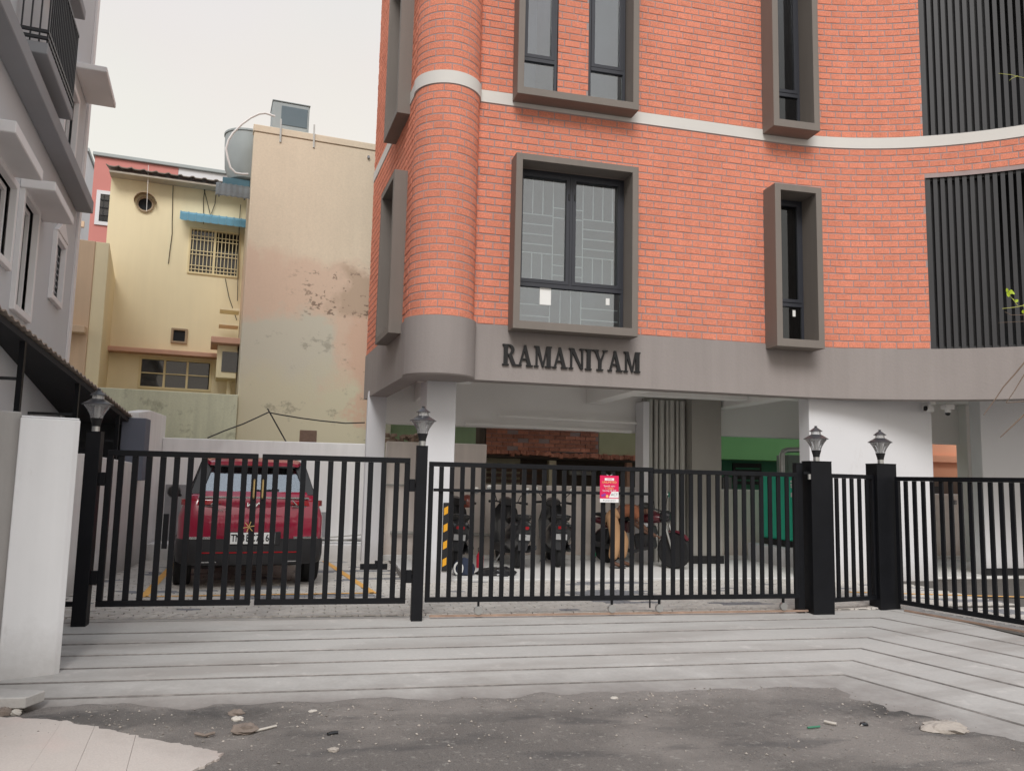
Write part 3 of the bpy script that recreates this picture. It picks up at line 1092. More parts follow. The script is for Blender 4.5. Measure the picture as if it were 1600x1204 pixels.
# louvre screens in the curve
for z0, z1 in ((3.602, 6.36), (7.052, 9.85)):
    sc = None
    k = 0
    s = S_LV + 0.055
    rings = []
    mb = MB()
    for zz in (z0 + 0.001, z1 - 0.041):
        rr = []
        for i in range(22):
            q = S_LV + (S_END - 0.06 - S_LV) * i / 21
            p, t, n = at_s(q)
            rr.append([Vector((p.x, p.y, zz)) - n * 0.06, Vector((p.x, p.y, zz + 0.04)) - n * 0.06, Vector((p.x, p.y, zz + 0.04)) - n * 0.12, Vector((p.x, p.y, zz)) - n * 0.12])
        mb.loft(rr)
        if sc is None:
            sc = mb.build('louvre_screen', M['slat'], bld)
        else:
            mb.build('top_rail', M['slat'], sc)
        mb = MB()
    p, t, n = at_s(S_LV)
    proto = None
    while s < S_END - 0.1:
        p, t, n = at_s(s)
        if proto is None:
            mb = MB()
            h = z1 - z0 - 0.004
            mb.frame((-0.03, -0.05, 0), (0.06, 0, 0), (0, 0.012, 0), (0, 0, h))
            mb.frame((-0.03, -0.038, 0), (0.010, 0, 0), (0, 0.045, 0), (0, 0, h))
            proto = ob = mb.build('slat', M['slat'], sc, local=True)
        else:
            ob = clone(proto)
        ob.location = Vector((p.x, p.y, z0 + 0.002)) - BASE - n * 0.075
        ob.rotation_euler = (0, 0, math.atan2(t.y, t.x))
        s += 0.104
        k += 1
    # inner blind of sheet metal behind the first slats, open further right
    mb = MB()
    rr = []
    for i in range(10):
        q = S_LV + 0.98 * i / 9
        p, t, n = at_s(q)
        rr.append([Vector((p.x, p.y, z0)) - n * 0.125, Vector((p.x, p.y, z1)) - n * 0.125, Vector((p.x, p.y, z1)) - n * 0.145, Vector((p.x, p.y, z0)) - n * 0.145])
    mb.loft(rr)
    mb.build('screen_back_sheet', M['slat'], sc)
    p, t, n = at_s(S_LV)
    mb = MB()
    mb.frame(Vector((p.x, p.y, z0)) - n * 0.25, t * 0.02, n * 0.245, UZ * (z1 - z0 - 0.001))
    mb.build('louvre_jamb', M['slat'], sc)
# raised letters on the plaster band
def letters():
    a, b, th, tk = 0.065, 0.05, 0.11, 0.24      # serif height, overhang, thin, thick
    def q(*p): return list(p)
    def ser(x0, x1, top):
        y0 = 1 - a if top else 0
        return q((x0, y0), (x1, y0), (x1, y0 + a), (x0, y0 + a))
    def dia(x0, y0, x1, y1, w):
        return q((x0, y0), (x0 + w, y0), (x1 + w, y1), (x1, y1))
    def stem(x, w): return q((x, 0), (x + w, 0), (x + w, 1), (x, 1))
    D = {}
    bowl = []
    out = [(0.36 + 0.36 * cos(t), 0.74 + 0.26 * sin(t)) for t in [pi / 2 - pi * i / 10 for i in range(11)]]
    inn = [(0.36 + 0.16 * cos(t), 0.74 + 0.195 * sin(t)) for t in [-pi / 2 + pi * i / 10 for i in range(11)]]
    D['R'] = (0.86, [stem(0.08, tk), ser(0, 0.40, 0), q((0, 1 - a), (0.36, 1 - a), (0.36, 1), (0, 1)),
              out + inn, q((0.26, 0.48), (0.38, 0.48), (0.38, 0.545), (0.26, 0.545)), q((0.26, 0.935), (0.38, 0.935), (0.38, 1), (0.26, 1)),
              dia(0.34, 0.50, 0.60, 0.0, 0.22) if False else q((0.34, 0.50), (0.60, 0.0), (0.90, 0.0), (0.90, a), (0.80, a), (0.56, 0.52))])
    D['A'] = (0.94, [dia(0.07, 0, 0.40, 1, th), dia(0.62, 0, 0.36, 1, 0.0001) if False else q((0.60, 0), (0.84, 0), (0.50, 1), (0.38, 1), (0.36, 0.94)),
              q((0.20, 0.30), (0.66, 0.30), (0.64, 0.37), (0.22, 0.37)), ser(-0.02, 0.25, 0), ser(0.52, 0.94, 0)])
    D['M'] = (1.08, [stem(0.10, th), q((0.08, 1), (0.30, 1), (0.60, 0.02), (0.50, 0.0)), q((0.50, 0.0), (0.59, 0.0), (0.84, 1), (0.76, 1)), stem(0.78, tk),
              ser(0, 0.28, 0), ser(0.68, 1.08, 0), ser(0, 0.27, 1), ser(0.76, 1.08, 1)])
    D['N'] = (0.96, [stem(0.10, th), q((0.08, 1), (0.32, 1), (0.87, 0.0), (0.74, 0.0)), stem(0.79, th), ser(0, 0.28, 0), ser(0.68, 0.97, 1), ser(0, 0.26, 1)])
    D['I'] = (0.42, [stem(0.11, tk), ser(0, 0.42, 0), ser(0, 0.42, 1)])
    D['Y'] = (0.92, [q((0.36, 0), (0.56, 0), (0.56, 0.46), (0.36, 0.46)), q((0.36, 0.46), (0.52, 0.40), (0.30, 1), (0.07, 1)), q((0.45, 0.44), (0.56, 0.42), (0.83, 1), (0.75, 1)),
              ser(0.25, 0.67, 0), ser(-0.02, 0.38, 1), ser(0.64, 0.94, 1)])
    return D
LT = letters()
word = 'RAMANIYAM'
gap = 0.07
tot = sum(LT[c][0] for c in word) + gap * (len(word) - 1)
H = 0.30
xs = 2.08 / (tot * H)
x = 0.0
pos, t, n = at_s(S_F + 2.30 - 1.875)
sgn = bpy.data.objects.new('sign_lettering', None)
COL.objects.link(sgn); sgn.parent = bld
for c in word:
    mb = MB()
    for i, poly in enumerate(LT[c][1]):
        mb.prism([(px * H * xs, py_2 * H) for px, py_2 in poly], Vector((pos.x, pos.y, 3.035)) + t * (x * H * xs) + n * 0.022, t, UZ, n * (0.030 + 0.0006 * i))
    mb.build('letter', M['letter'], sgn)
    x += LT[c][0] + gap

# soffit, beams, columns
mb = MB()
poly = [at_s(s)[0] - at_s(s)[2] * 0.27 for s in (0.2, S_BAY0 - 0.3)] + [Vector((1.9, 11.27, 0)), Vector((4, 11.33, 0)), Vector((7, 11.4, 0)), Vector((8.4, 11.2, 0)), Vector((9.6, 10.6, 0)), Vector((11, 9.6, 0)), Vector((15.5, 9.2, 0)), Vector((15.5, 14.4, 0))]
mb.prism([(p.x, p.y) for p in poly], (0, 0, 3.16), (1, 0, 0), (0, 1, 0), (0, 0, 0.1))
mb.build('ceiling_slab', M['ceil'], bld)
def beam(x0, x1, y0, y1, z0, z1=3.158, rz=0.0):
    b = MB(); b.cbox(((x0 + x1) / 2, (y0 + y1) / 2, (z0 + z1) / 2), x1 - x0, y1 - y0, z1 - z0, rz)
    b.build('beam', M['ceil'], bld, bevel=0.008)
mb = MB(); mb.prism([(1.0, 11.05), (1.95, 11.05), (1.95, 11.62), (0.98, 11.62)], (0, 0, ZB + 0.004), (1, 0, 0), (0, 1, 0), (0, 0, 0.02)); mb.build('soffit_plate', M['ceil'], bld)
beam(0.90, 15.0, 14.10, 14.40, 2.36, rz=0.0)
beam(4.55, 4.85, 11.30, 14.09, 2.85)
beam(7.05, 7.35, 11.36, 14.09, 2.85)
beam(1.40, 1.62, 12.30, 14.09, 2.75)
beam(9.6, 9.9, 11.6, 14.09, 2.85)
beam(4.87, 7.04, 12.7, 12.95, 2.9)
beam(7.36, 9.59, 12.2, 12.5, 2.9)
def column(x0, x1, y0, y1, z1=3.158, m='white', rz=0.0):
    b = MB(); b.cbox(((x0 + x1) / 2, (y0 + y1) / 2, z1 / 2 - 0.02), x1 - x0, y1 - y0, z1 + 0.04, rz)
    return b.build('column', M[m], bld, bevel=0.012, segs=2)
column(1.30, 1.72, 11.34, 12.15)
column(7.33, 9.57, 11.33, 11.62)
column(0.60, 0.92, 14.06, 14.40, 2.9)
column(5.49, 5.61, 13.66, 14.05, 2.9)
column(10.90, 15.4, 11.75, 12.0)
# service shaft with drain pipes
mb = MB()
mb.box(5.63, 6.98, 13.95, 14.06, -0.02, 3.0)
mb.box(6.42, 7.0, 13.62, 13.94, -0.02, 3.0)
shaft = mb.build('service_shaft', mat('grey shaft paint', alb(150, 147, 141, 1.1), 0.85, 0.05, 2), bld)
M['pipe'] = mat('grey plastic pipe', alb(164, 163, 158, 1.15), 0.5, 0.05)
for x, r in ((5.70, 0.05), (5.82, 0.038), (5.93, 0.05), (6.04, 0.03), (6.13, 0.05), (6.24, 0.03), (6.34, 0.055)):
    mb = MB(); mb.tube([(x, 13.86, 0.02), (x, 13.86, 2.95)], r, 10)
    mb.build('drain_pipe', M['pipe'], bld, smooth=True)
for (a, b, r) in (((2.3, 14.02, 2.40), (5.4, 14.02, 2.36), 0.03), ((2.9, 13.98, 2.56), (7.0, 13.98, 2.50), 0.03)):
    mb = MB(); mb.tube([a, b], r, 10)
    mb.build('ceiling_pipe', M['ceil'], bld, smooth=True)
mb = MB(); mb.box(6.4, 7.02, 13.58, 13.615, 0.02, 0.16)
mb.build('skirting', M['black'], bld)
mb = MB(); mb.box(10.85, 15.4, 11.70, 11.745, 0.022, 0.14)
mb.build('skirting', M['black'], bld)
# ------------------------------------------------------------------ gate posts, lamps, gates, fences
def bar_set(parent, name, p0, u, xs, w, t, z0, z1, mat_):
    """upright bars along direction u from p0, one object each"""
    u = Vector(u); n = Vector((-u.y, u.x, 0))
    proto = None
    for x in xs:
        if proto is None:
            x00 = x
            mb = MB()
            mb.frame(Vector(p0) + u * (x - w / 2) - n * t / 2 + UZ * z0, u * w, n * t, UZ * (z1 - z0))
            proto = mb.build(name, mat_, parent)
        else:
            clone(proto, u * (x - x00))
def gate_frame(parent, p0, u, L_, z0, z1, w=0.045, t=0.045, mid=None, stiles=(0, 1)):
    u = Vector(u); n = Vector((-u.y, u.x, 0)); p0 = Vector(p0)
    def rail(name, za, x0=0.0, x1=L_, h=w):
        mb = MB(); mb.frame(p0 + u * x0 - n * t / 2 + UZ * za, u * (x1 - x0), n * t, UZ * h)
        return mb.build(name, M['gate'], parent, bevel=0.003)
    rail('top_rail', z1 - w); rail('bottom_rail', z0)
    for x in [(0.0, L_ - w)[k] for k in stiles]:
        mb = MB(); mb.frame(p0 + u * x - n * t / 2 + UZ * (z0 + w + 0.0005), u * w, n * t, UZ * (z1 - z0 - 2 * w - 0.001))
        mb.build('stile', M['gate'], parent, bevel=0.003)
    if mid:
        mb = MB(); mb.frame(p0 + u * (w + .001) - n * (t / 2 + 0.014) + UZ * mid[0], u * (mid[1] - w), n * 0.012, UZ * 0.032)
        mb.build('middle_rail', M['gate'], parent)
ux = Vector((1, 0, 0))
ZG0, ZG1 = 0.145, 1.645
# swing gate, left leaf and right leaf
def swing(label, x0, x1, hinge_x, sgn):
    g = thing('swing_gate', label, 'gate', ((x0 + x1) / 2, 8.6, 0), group='leaves of the double swing gate')
    gate_frame(g, (x0, 8.6, 0), ux, x1 - x0, ZG0, ZG1, 0.055, 0.05)
    n = 11
    xs = [(x1 - x0) * (i + 1) / n for i in range(n - 1)]
    bar_set(g, 'bar', (x0, 8.6, 0), ux, xs, 0.054, 0.028, ZG0 + 0.056, ZG1 - 0.056, M['gate'])
    for z in (0.42, 1.36):
        mb = MB(); mb.cbox((hinge_x, 8.585, z), 0.06, 0.045, 0.13); 
        mb.cbox((hinge_x - sgn * 0.055, 8.585, z), 0.052, 0.03, 0.04)
        kind(mb.build('hinge', M['gate'], g, bevel=0.004), 'thing')
    return g
gl_ = swing('left black barred leaf of the swing gate in front of the red car', -2.12, -0.705, -2.15, 1)
gr_ = swing('right black barred leaf of the swing gate next to the thin middle lamp post', -0.665, 0.835, 0.862, -1)
for o_, x in ((gl_, -0.727), (gr_, -0.643)):
    mb = MB(); mb.tube([(x, 8.56, 1.20), (x, 8.545, 1.21), (x, 8.545, 1.37), (x, 8.56, 1.38)], 0.011, 8)
    mb.build('handle', M['brass'], o_, smooth=True)
mb = MB()
for k in range(3):
    a = pi * k / 3 + 0.2
    d = Vector((cos(a), 0, sin(a))) * 0.055
    mb.bar(Vector((-0.755, 8.555, 0.915)) - d, Vector((-0.755, 8.555, 0.915)) + d, 0.007, 0.007, side=(0, 1, 0))
mb.build('star_ornament', M['brass'], gl_)
for x in (0.36,):
    mb = MB(); mb.cbox((x + 0.14, 8.63, 0.515), 0.28, 0.02, 0.06); mb.cbox((x + 0.18, 8.645, 0.55), 0.06, 0.03, 0.05)
    mb.build('gate_lock', M['gate'], gr_, bevel=0.003)
mb = MB(); mb.cbox((-1.55, 8.635, 0.86), 0.05, 0.02, 0.34)
mb.build('drop_bolt', M['gate'], gl_, bevel=0.003)
mb = MB(); mb.cbox((0.31, 8.635, 0.80), 0.02, 0.02, 0.6)
mb.build('drop_bolt', M['gate'], gr_, bevel=0.003)
# sliding gate in two lengths
def slide(label, x0, x1, z0, z1, step, mid):
    g = thing('sliding_gate', label, 'gate', ((x0 + x1) / 2, 8.66, 0), group='lengths of the sliding gate')
    gate_frame(g, (x0, 8.66, 0), ux, x1 - x0, z0, z1, 0.050, 0.045, mid, (0, 1) if mid else (1,))
    n = round((x1 - x0) / step)
    xs = [0.021 + (x1 - x0 - 0.042) * i / n for i in range(1, n)]
    bar_set(g, 'bar', (x0, 8.66, 0), ux, xs, 0.047, 0.024, z0 + 0.051, z1 - 0.051, M['gate'])
    return g
s1_ = slide('length of sliding gate with a middle rail and a pink poster', 1.045, 3.60, 0.145, 1.615, 0.117, (1.30, 2.51))
s2_ = slide('plain length of sliding gate running to the slim post', 3.602, 5.42, 0.145, 1.60, 0.117, None)
for o_, xs in ((s1_, (1.62, 3.12)), (s2_, (3.68, 5.22))):
    for x in xs:
        mb = MB(); mb.lathe([(0.01, -0.02), (0.044, -0.02), (0.036, 0), (0.044, 0.02), (0.01, 0.02)], (x, 8.66, 0.055), 16, 'Y')
        wv = mb.build('roller', M['steel'], o_, smooth=True)
        mb = MB(); mb.box(x - 0.010, x + 0.010, 8.645, 8.647, 0.06, 0.144); mb.box(x - 0.010, x + 0.010, 8.673, 8.675, 0.06, 0.144)
        kind(mb.build('roller_bracket', M['gate'], o_), 'thing')
mb = MB(); mb.box(3.55, 3.565, 8.63, 8.64, 0.06, 0.40)
mb.build('drop_bolt', M['gate'], s1_)
# rust coloured floor track
M['rust'] = mat('rusty steel', alb(138, 116, 102), 0.85, 0.25, 8)
mb = MB(); mb.box(1.1, 5.54, 8.652, 8.668, -0.01, 0.012)
tr = tag(mb.build('gate_track', M['rust']), 'thin rusty floor track under the sliding gate', 'track')
# short infill panel and the long fence on the right
pf = thing('fence_panel', 'short black barred panel between the two wide lamp posts', 'fence', (6.2, 8.72, 0))
ua = (Vector((6.60, 8.84, 0)) - Vector((5.86, 8.68, 0)))
La = ua.length; ua.normalize()
gate_frame(pf, (5.86, 8.68, 0), ua, La, 0.09, 1.60, 0.050, 0.045)
bar_set(pf, 'bar', (5.86, 8.68, 0), ua, [La * i / 6 for i in range(1, 6)], 0.047, 0.024, 0.141, 1.549, M['gate'])
rf = thing('fence_panel', 'long black barred fence running from the corner post towards the street', 'fence', (7.0, 7.4, 0))
q0 = Vector((6.80, 8.70, 0))
gate_frame(rf, q0, FDIR, 4.6, 0.06, 1.585, 0.052, 0.046)
bar_set(rf, 'bar', q0, FDIR, [0.0225 + 0.118 * i for i in range(1, 38)], 0.047, 0.024, 0.113, 1.532, M['gate'])
mb = MB()
for i in range(2):
    a = q0 + FDIR * (0.10) + Vector((-0.03, 0, 0))
mb.bar(a + Vector((0, 0, -0.002)), a + FDIR * 4.6 + Vector((0, 0, -0.002)), 0.024, 0.02)
tag(mb.build('gate_track', M['rust']), 'thin rusty strip along the foot of the right hand fence', 'track')
# posts
def post(label, x, y, w, d, h, name='gate_post', rz=0.0, z0=-0.06):
    g = thing(name, label, 'post', (x, y, 0), rz)
    mb = MB(); mb.cbox((0, 0, (h + z0) / 2), w, d, h - z0)
    mb.build('shaft', M['gate'], g, bevel=0.004, local=True)
    mb = MB(); mb.cbox((0, 0, h + 0.004), w + 0.004, d + 0.004, 0.008)
    mb.build('cap', M['gate'], g, bevel=0.002, local=True)
    return g
post('thin black lamp post beside the white pillar at the left', -2.245, 8.6, 0.13, 0.13, 1.81)
post('thin black lamp post between the swing gate and the sliding gate', 0.955, 8.6, 0.115, 0.115, 1.77)
post('slim black stop post at the end of the sliding gate, without a lamp', 5.46, 8.70, 0.085, 0.085, 1.71)
mb = MB()
post('wide black square lamp post, the first one right of the sliding gate', 5.69, 8.66, 0.275, 0.20, 1.735)
post('wide black square lamp post at the corner where the fence turns', 6.72, 8.86, 0.275, 0.22, 1.735)
fl = thing('fence_panel', 'narrow black rails between the white pillar and the leftmost post', 'fence', (-2.45, 8.6, 0))
for z in (0.15, 1.60):
    mb = MB(); mb.box(-2.84, -2.312, 8.58, 8.62, z, z + 0.045)
    mb.build('rail', M['gate'], fl)
# guide roller arm on the slim post
ga = thing('gate_guide', 'small guide bracket with rollers on the slim stop post', 'bracket', (5.5, 8.63, 1.58))
mb = MB(); mb.cbox((5.53, 8.60, 1.60), 0.12, 0.03, 0.03)
mb.build('arm', M['gate'], ga)
mb = MB(); mb.lathe([(0.02, -0.03), (0.02, 0.03)], (5.535, 8.575, 1.555), 12)
mb.build('guide_roller', M['steel'], ga, smooth=True)
# lamps
M['lampglass'] = glass('ribbed clear acrylic', 0.10, (0.90, 0.91, 0.92), 0.08, murk=0.25, mcol=(0.8, 0.8, 0.82))
M['lampcap'] = mat('dark grey lamp metal', (0.045, 0.045, 0.05), 0.38, 0.1, 10, spec=0.6)
def lamp(label, x, y, z, proto=None, group='lamps on the gate posts'):
    if proto is not None:
        g = clone_tree(proto)
        g.location = (x, y, z); g['label'] = label; g['_o'] = (x, y, z)
        return g
    g = thing('post_lamp', label, 'lamp', (x, y, z), group=group)
    S = 18
    mb = MB(); mb.lathe([(0.036, 0), (0.036, 0.05)], (0, 0, 0), S); mb.build('collar', M['steel'], g, smooth=True, local=True)
    mb = MB(); mb.lathe([(0.038, 0.0505), (0.040, 0.07), (0.056, 0.125), (0.058, 0.13), (0.045, 0.13)], (0, 0, 0), S); mb.build('cup', M['black'], g, smooth=True, local=True)
    prof = []
    for i in range(9):
        f = i / 8
        prof.append((0.052 + 0.075 * f ** 1.5, 0.131 + 0.135 * f))
    S2 = 36
    mb = MB()
    rings = [[Vector(((r + (0.003 if k % 2 else 0)) * cos(2 * pi * k / S2), (r + (0.003 if k % 2 else 0)) * sin(2 * pi * k / S2), h)) for k in range(S2)] for r, h in prof]
    mb.loft(rings, False); mb.build('globe', M['lampglass'], g, local=True)
    mb = MB(); mb.lathe([(0.02, 0.131), (0.028, 0.15), (0.028, 0.24), (0.02, 0.255)], (0, 0, 0), 14); mb.build('bulb', M['paper'], g, smooth=True, local=True)
    mb = MB(); mb.lathe([(0.10, 0.262), (0.143, 0.262), (0.143, 0.268), (0.062, 0.318), (0.05, 0.318)], (0, 0, 0), 28); mb.build('lower_roof', M['lampcap'], g, smooth=True, local=True)
    mb = MB()
    rings = [[Vector(((r + (0.002 if k % 2 else 0)) * cos(2 * pi * k / 28), (r + (0.002 if k % 2 else 0)) * sin(2 * pi * k / 28), h)) for k in range(28)] for r, h in ((0.053, 0.3185), (0.053, 0.355))]
    mb.loft(rings, True); mb.build('neck', M['lampglass'], g, local=True)
    mb = MB(); mb.lathe([(0.05, 0.3555), (0.076, 0.3555), (0.076, 0.360), (0.016, 0.405), (0.012, 0.41)], (0, 0, 0), 24); mb.build('top_roof', M['lampcap'], g, smooth=True, local=True)
    mb = MB(); mb.lathe([(0.012, 0.408), (0.018, 0.414), (0.018, 0.420), (0.008, 0.424)], (0, 0, 0), 12); mb.build('finial', M['lampcap'], g, smooth=True, local=True)
    return g
lp = lamp('dark flared lamp on the thin post beside the white pillar', -2.245, 8.6, 1.818)
lamp('dark flared lamp in front of the white column, on the thin middle post', 0.955, 8.6, 1.778, lp)
lamp('dark flared lamp on the wide post next to the sliding gate', 5.69, 8.66, 1.743, lp)
lamp('dark flared lamp on the wide corner post where the fence turns', 6.72, 8.86, 1.743, lp)

# poster on the sliding gate
M['pink'] = mat('magenta print', alb(214, 22, 84, 1.0), 0.5, 0.03)
M['cream_ink'] = mat('orange ink', alb(250, 190, 120, 1.0), 0.5, 0.02)
M['white_ink'] = mat('white ink', (0.8, 0.8, 0.8), 0.5, 0.02)
M['grey_ink'] = mat('grey ink', (0.12, 0.11, 0.12), 0.5, 0.02)
M['violet_ink'] = mat('violet ink', alb(150, 60, 150, 1.0), 0.5, 0.02)
PX0, PX1, PZ0, PZ1, PYY = 2.952, 3.172, 1.215, 1.512, 8.612
ps = thing('poster', 'small magenta advertising poster tied to the sliding gate', 'poster', ((PX0 + PX1) / 2, PYY, PZ0))
mb = MB(); mb.box(PX0, PX1, PYY, PYY + 0.004, PZ0, PZ1); mb.build('sheet', M['pink'], ps)
mb = MB(); mb.box(PX0, PX1, PYY - 0.0015, PYY - 0.0005, PZ0, PZ0 + 0.042); mb.build('footer_strip', M['white_ink'], ps)
mb = MB(); mb.box(PX0 + 0.055, PX1 - 0.055, PYY - 0.0015, PYY - 0.0005, PZ1 - 0.055, PZ1 - 0.028); mb.build('headline_box', M['white_ink'], ps)
mb = MB(); mb.prism([(0, 0), (0.115, 0), (0.115, 0.068), (0.035, 0.068)], (PX1 - 0.116, PYY - 0.0005, PZ0 + 0.052), (1, 0, 0), (0, 0, 1), (0, -0.001, 0)); mb.build('logo_box', M['white_ink'], ps)
for k, (dx, dz, c) in enumerate(((0.03, 0.075, 'violet_ink'), (0.055, 0.085, 'violet_ink'), (0.085, 0.068, 'cream_ink'))):
    mb = MB(); mb.lathe([(0.016, 0), (0.016, 0.001)], (PX0 + dx, PYY - 0.0015, PZ0 + dz), 10, 'Y'); mb.build('picture_spot', M[c], ps)
X_, Z_ = (1, 0, 0), (0, 0, 1)
cxp = (PX0 + PX1) / 2
for body, size, z, c, cx in (('Speeds upto', 0.027, 0.182, 'white_ink', cxp), ('1 Gbps', 0.034, 0.156, 'cream_ink', cxp), ('Starting @ 549', 0.026, 0.130, 'white_ink', cxp), ('UNLIMITED', 0.034, 0.222, 'cream_ink', cxp), ('ACT', 0.042, 0.086, 'grey_ink', PX1 - 0.05), ('OFFER', 0.022, PZ1 - PZ0 - 0.0415, 'pink', cxp)):
    text_obj(body, size, (cx, PYY - 0.002, PZ0 + z), X_, Z_, 0.0006, 'printed_line', M[c], ps, 1.0)
text_obj('9121212121', 0.030, (cxp, PYY - 0.002, PZ0 + 0.021), X_, Z_, 0.0006, 'printed_line', M['grey_ink'], ps)
mb = MB(); mb.tube([(cxp - 0.03, 8.63, PZ1 + 0.012), (cxp, PYY + 0.002, PZ1 - 0.006), (cxp + 0.04, 8.63, PZ1 + 0.012)], 0.002, 5); mb.build('tie', M['paper'], ps)

# ------------------------------------------------------------------ boundary walls
M['wall_l'] = mat('white boundary wall', (0.80, 0.795, 0.79), 0.9, 0.06, 0.8, 0.15, 40, streak=0.06)
M['wall_r'] = mat('dusty pinkish plaster', (0.80, 0.735, 0.69), 0.9, 0.07, 0.9, 0.15, 40, streak=0.08)
M['tilegrey'] = mat('grey stone tile', alb(128, 128, 130), 0.6, 0.1, 9, 0.1, 60, grain=0.1, gs=60)
bw = thing('boundary_wall', 'white boundary wall along the left side of the yard', 'wall', (-2.95, 11.5, 0))
mb = MB(); mb.prism([(8.3, -0.3), (15.3, -0.3), (15.3, 2.42), (14.0, 2.42), (13.2, 2.33), (13.19, 1.56), (8.3, 1.70)], (-3.06, 0, 0), (0, 1, 0), (0, 0, 1), (0.2, 0, 0))
mb.build('wall', M['wall_l'], bw, bevel=0.01)
mb = MB(); mb.box(-2.858, -2.835, 12.35, 12.42, 0.98, 1.3); mb.build('meter_rail', M['tilegrey'], bw)
rw = thing('boundary_wall', 'white rear wall with a low ledge behind the parked car', 'wall', (-1.0, 15.1, 0))
mb = MB(); mb.box(-2.858, 0.98, 15.1, 15.3, -0.05, 2.03); mb.build('wall', M['wall_l'], rw, bevel=0.012)
mb = MB(); mb.box(-2.858, 0.98, 14.42, 15.098, -0.05, 0.26); mb.build('ledge', M['wall_l'], rw, bevel=0.012)
mb = MB(); mb.box(-2.75, -2.36, 15.07, 15.096, 0.262, 1.22); mb.build('leaning_tile', M['tilegrey'], rw)
mb = MB(); mb.box(-0.32, 0.0, 15.07, 15.096, 0.262, 0.78); mb.build('leaning_tile', M['tilegrey'], rw)
pw = thing('boundary_wall', 'dusty pink compound wall behind the parked scooters', 'wall', (5.0, 14.6, 0))
mb = MB(); mb.box(0.982, 2.80, 14.55, 14.78, -0.05, 2.07); mb.build('tall_wall', M['wall_r'], pw, bevel=0.012)
mb = MB(); mb.box(2.802, 15.5, 14.55, 14.78, -0.05, 1.345); mb.build('low_wall', M['wall_r'], pw, bevel=0.012)
mb = MB(); mb.box(0.982, 15.5, 14.44, 14.548, -0.05, 0.085); mb.build('kerb', M['yard'], pw, bevel=0.01)
for x in (7.02, 12.75):
    mb = MB(); mb.box(x, x + 0.05, 14.52, 14.548, 1.13, 1.22); mb.build('switch_box', M['tilegrey'], pw)
mb = MB(); mb.tube([(0.9, 14.5, 1.30), (2.05, 14.5, 1.30)], 0.018, 6); mb.build('conduit', M['pipe'], pw, smooth=True)
mb = MB(); mb.box(2.05, 2.10, 14.5, 14.548, 1.27, 1.34); mb.build('switch_box', M['tilegrey'], pw)
mb = MB(); mb.tube([(1.1, 14.46, 0.47), (3.0, 14.46, 0.44)], 0.03, 8); tag(mb.build('pipe', M['pipe'], None, smooth=True), 'grey plastic pipe lying along the pink wall', 'pipe')

# white pillar at the left front and the neighbour's wall
M['pillar'] = mat('smooth white pillar paint', (0.82, 0.82, 0.825), 0.85, 0.04, 1.2, 0.12, 30, streak=0.03)
recol(M['pillar'], grime(-0.22, 0.25, 0.55, alb(138, 132, 126)))
recol(M['wall_l'], grime(0.0, 0.35, 0.5, alb(150, 144, 136)))
recol(M['wall_r'], grime(0.0, 0.4, 0.5, alb(150, 132, 118)))
wp = thing('gate_pillar', 'tall chunky white gate pillar at the left edge', 'pillar', (-2.15, 7.1, -0.2))
a, b = gp(93, 1056, -0.15), gp(-6, 1066, -0.15)
mb = MB()
u = (a - b).normalized(); v = Vector((-u.y, u.x, 0))
zt = pl(60, 650, (a.x, a.y, 0), v).z
Lp = (a - b).length
mb.prism([(0, 0), (Lp - 0.045, 0), (Lp, 0.03), (Lp, 0.30), (0, 0.30)], (b.x, b.y, -0.25), u, v, (0, 0, zt + 0.235))
mb.prism([(0.005, 0.005), (Lp - 0.047, 0.005), (Lp - 0.006, 0.033), (Lp - 0.006, 0.295), (0.005, 0.295)], (b.x, b.y, zt - 0.014), u, v, (0, 0, 0.015))
mb.build('shaft', M['pillar'], wp, bevel=0.02, segs=3)
nwl = thing('compound_wall', 'plain grey compound wall of the neighbour running left of the white pillar', 'wall', (-3, 6.5, -0.2))
mb = MB()
c0 = b + Vector((-0.006, 0.04, 0))
c1 = c0 + Vector((-2.2, -1.15, 0))
mb.prism([(c0.x, c0.y), (c1.x, c1.y), (c1.x - 0.1, c1.y + 0.22), (c0.x - 0.1, c0.y + 0.22)], (0, 0, -0.3), (1, 0, 0), (0, 1, 0), (0, 0, zt + 0.33))
mb.build('wall', mat('weathered grey plaster', alb(150, 147, 144), 0.9, 0.1, 1.2, 0.2, 40, streak=0.1), nwl, bevel=0.01)
# ------------------------------------------------------------------ houses behind and beside the yard
A8 = radians(8)
UF = Vector((cos(A8), sin(A8), 0))                  # along the street faces of the plots behind
UB = Vector((-sin(A8), cos(A8), 0))                 # away from the viewer
def fp(Y0, X0=0.0):
    """local frame of a face through (X0, Y0): (along, height, back) -> world"""
    o = Vector((X0, Y0, 0))
    return lambda a, z, b=0.0: o + UF * a + UZ * z + UB * b
def fbox(P, a0, a1, z0, z1, b0, b1):
    mb = MB(); mb.frame(P(a0, z0, b0), UF * (a1 - a0), UB * (b1 - b0), UZ * (z1 - z0)); return mb

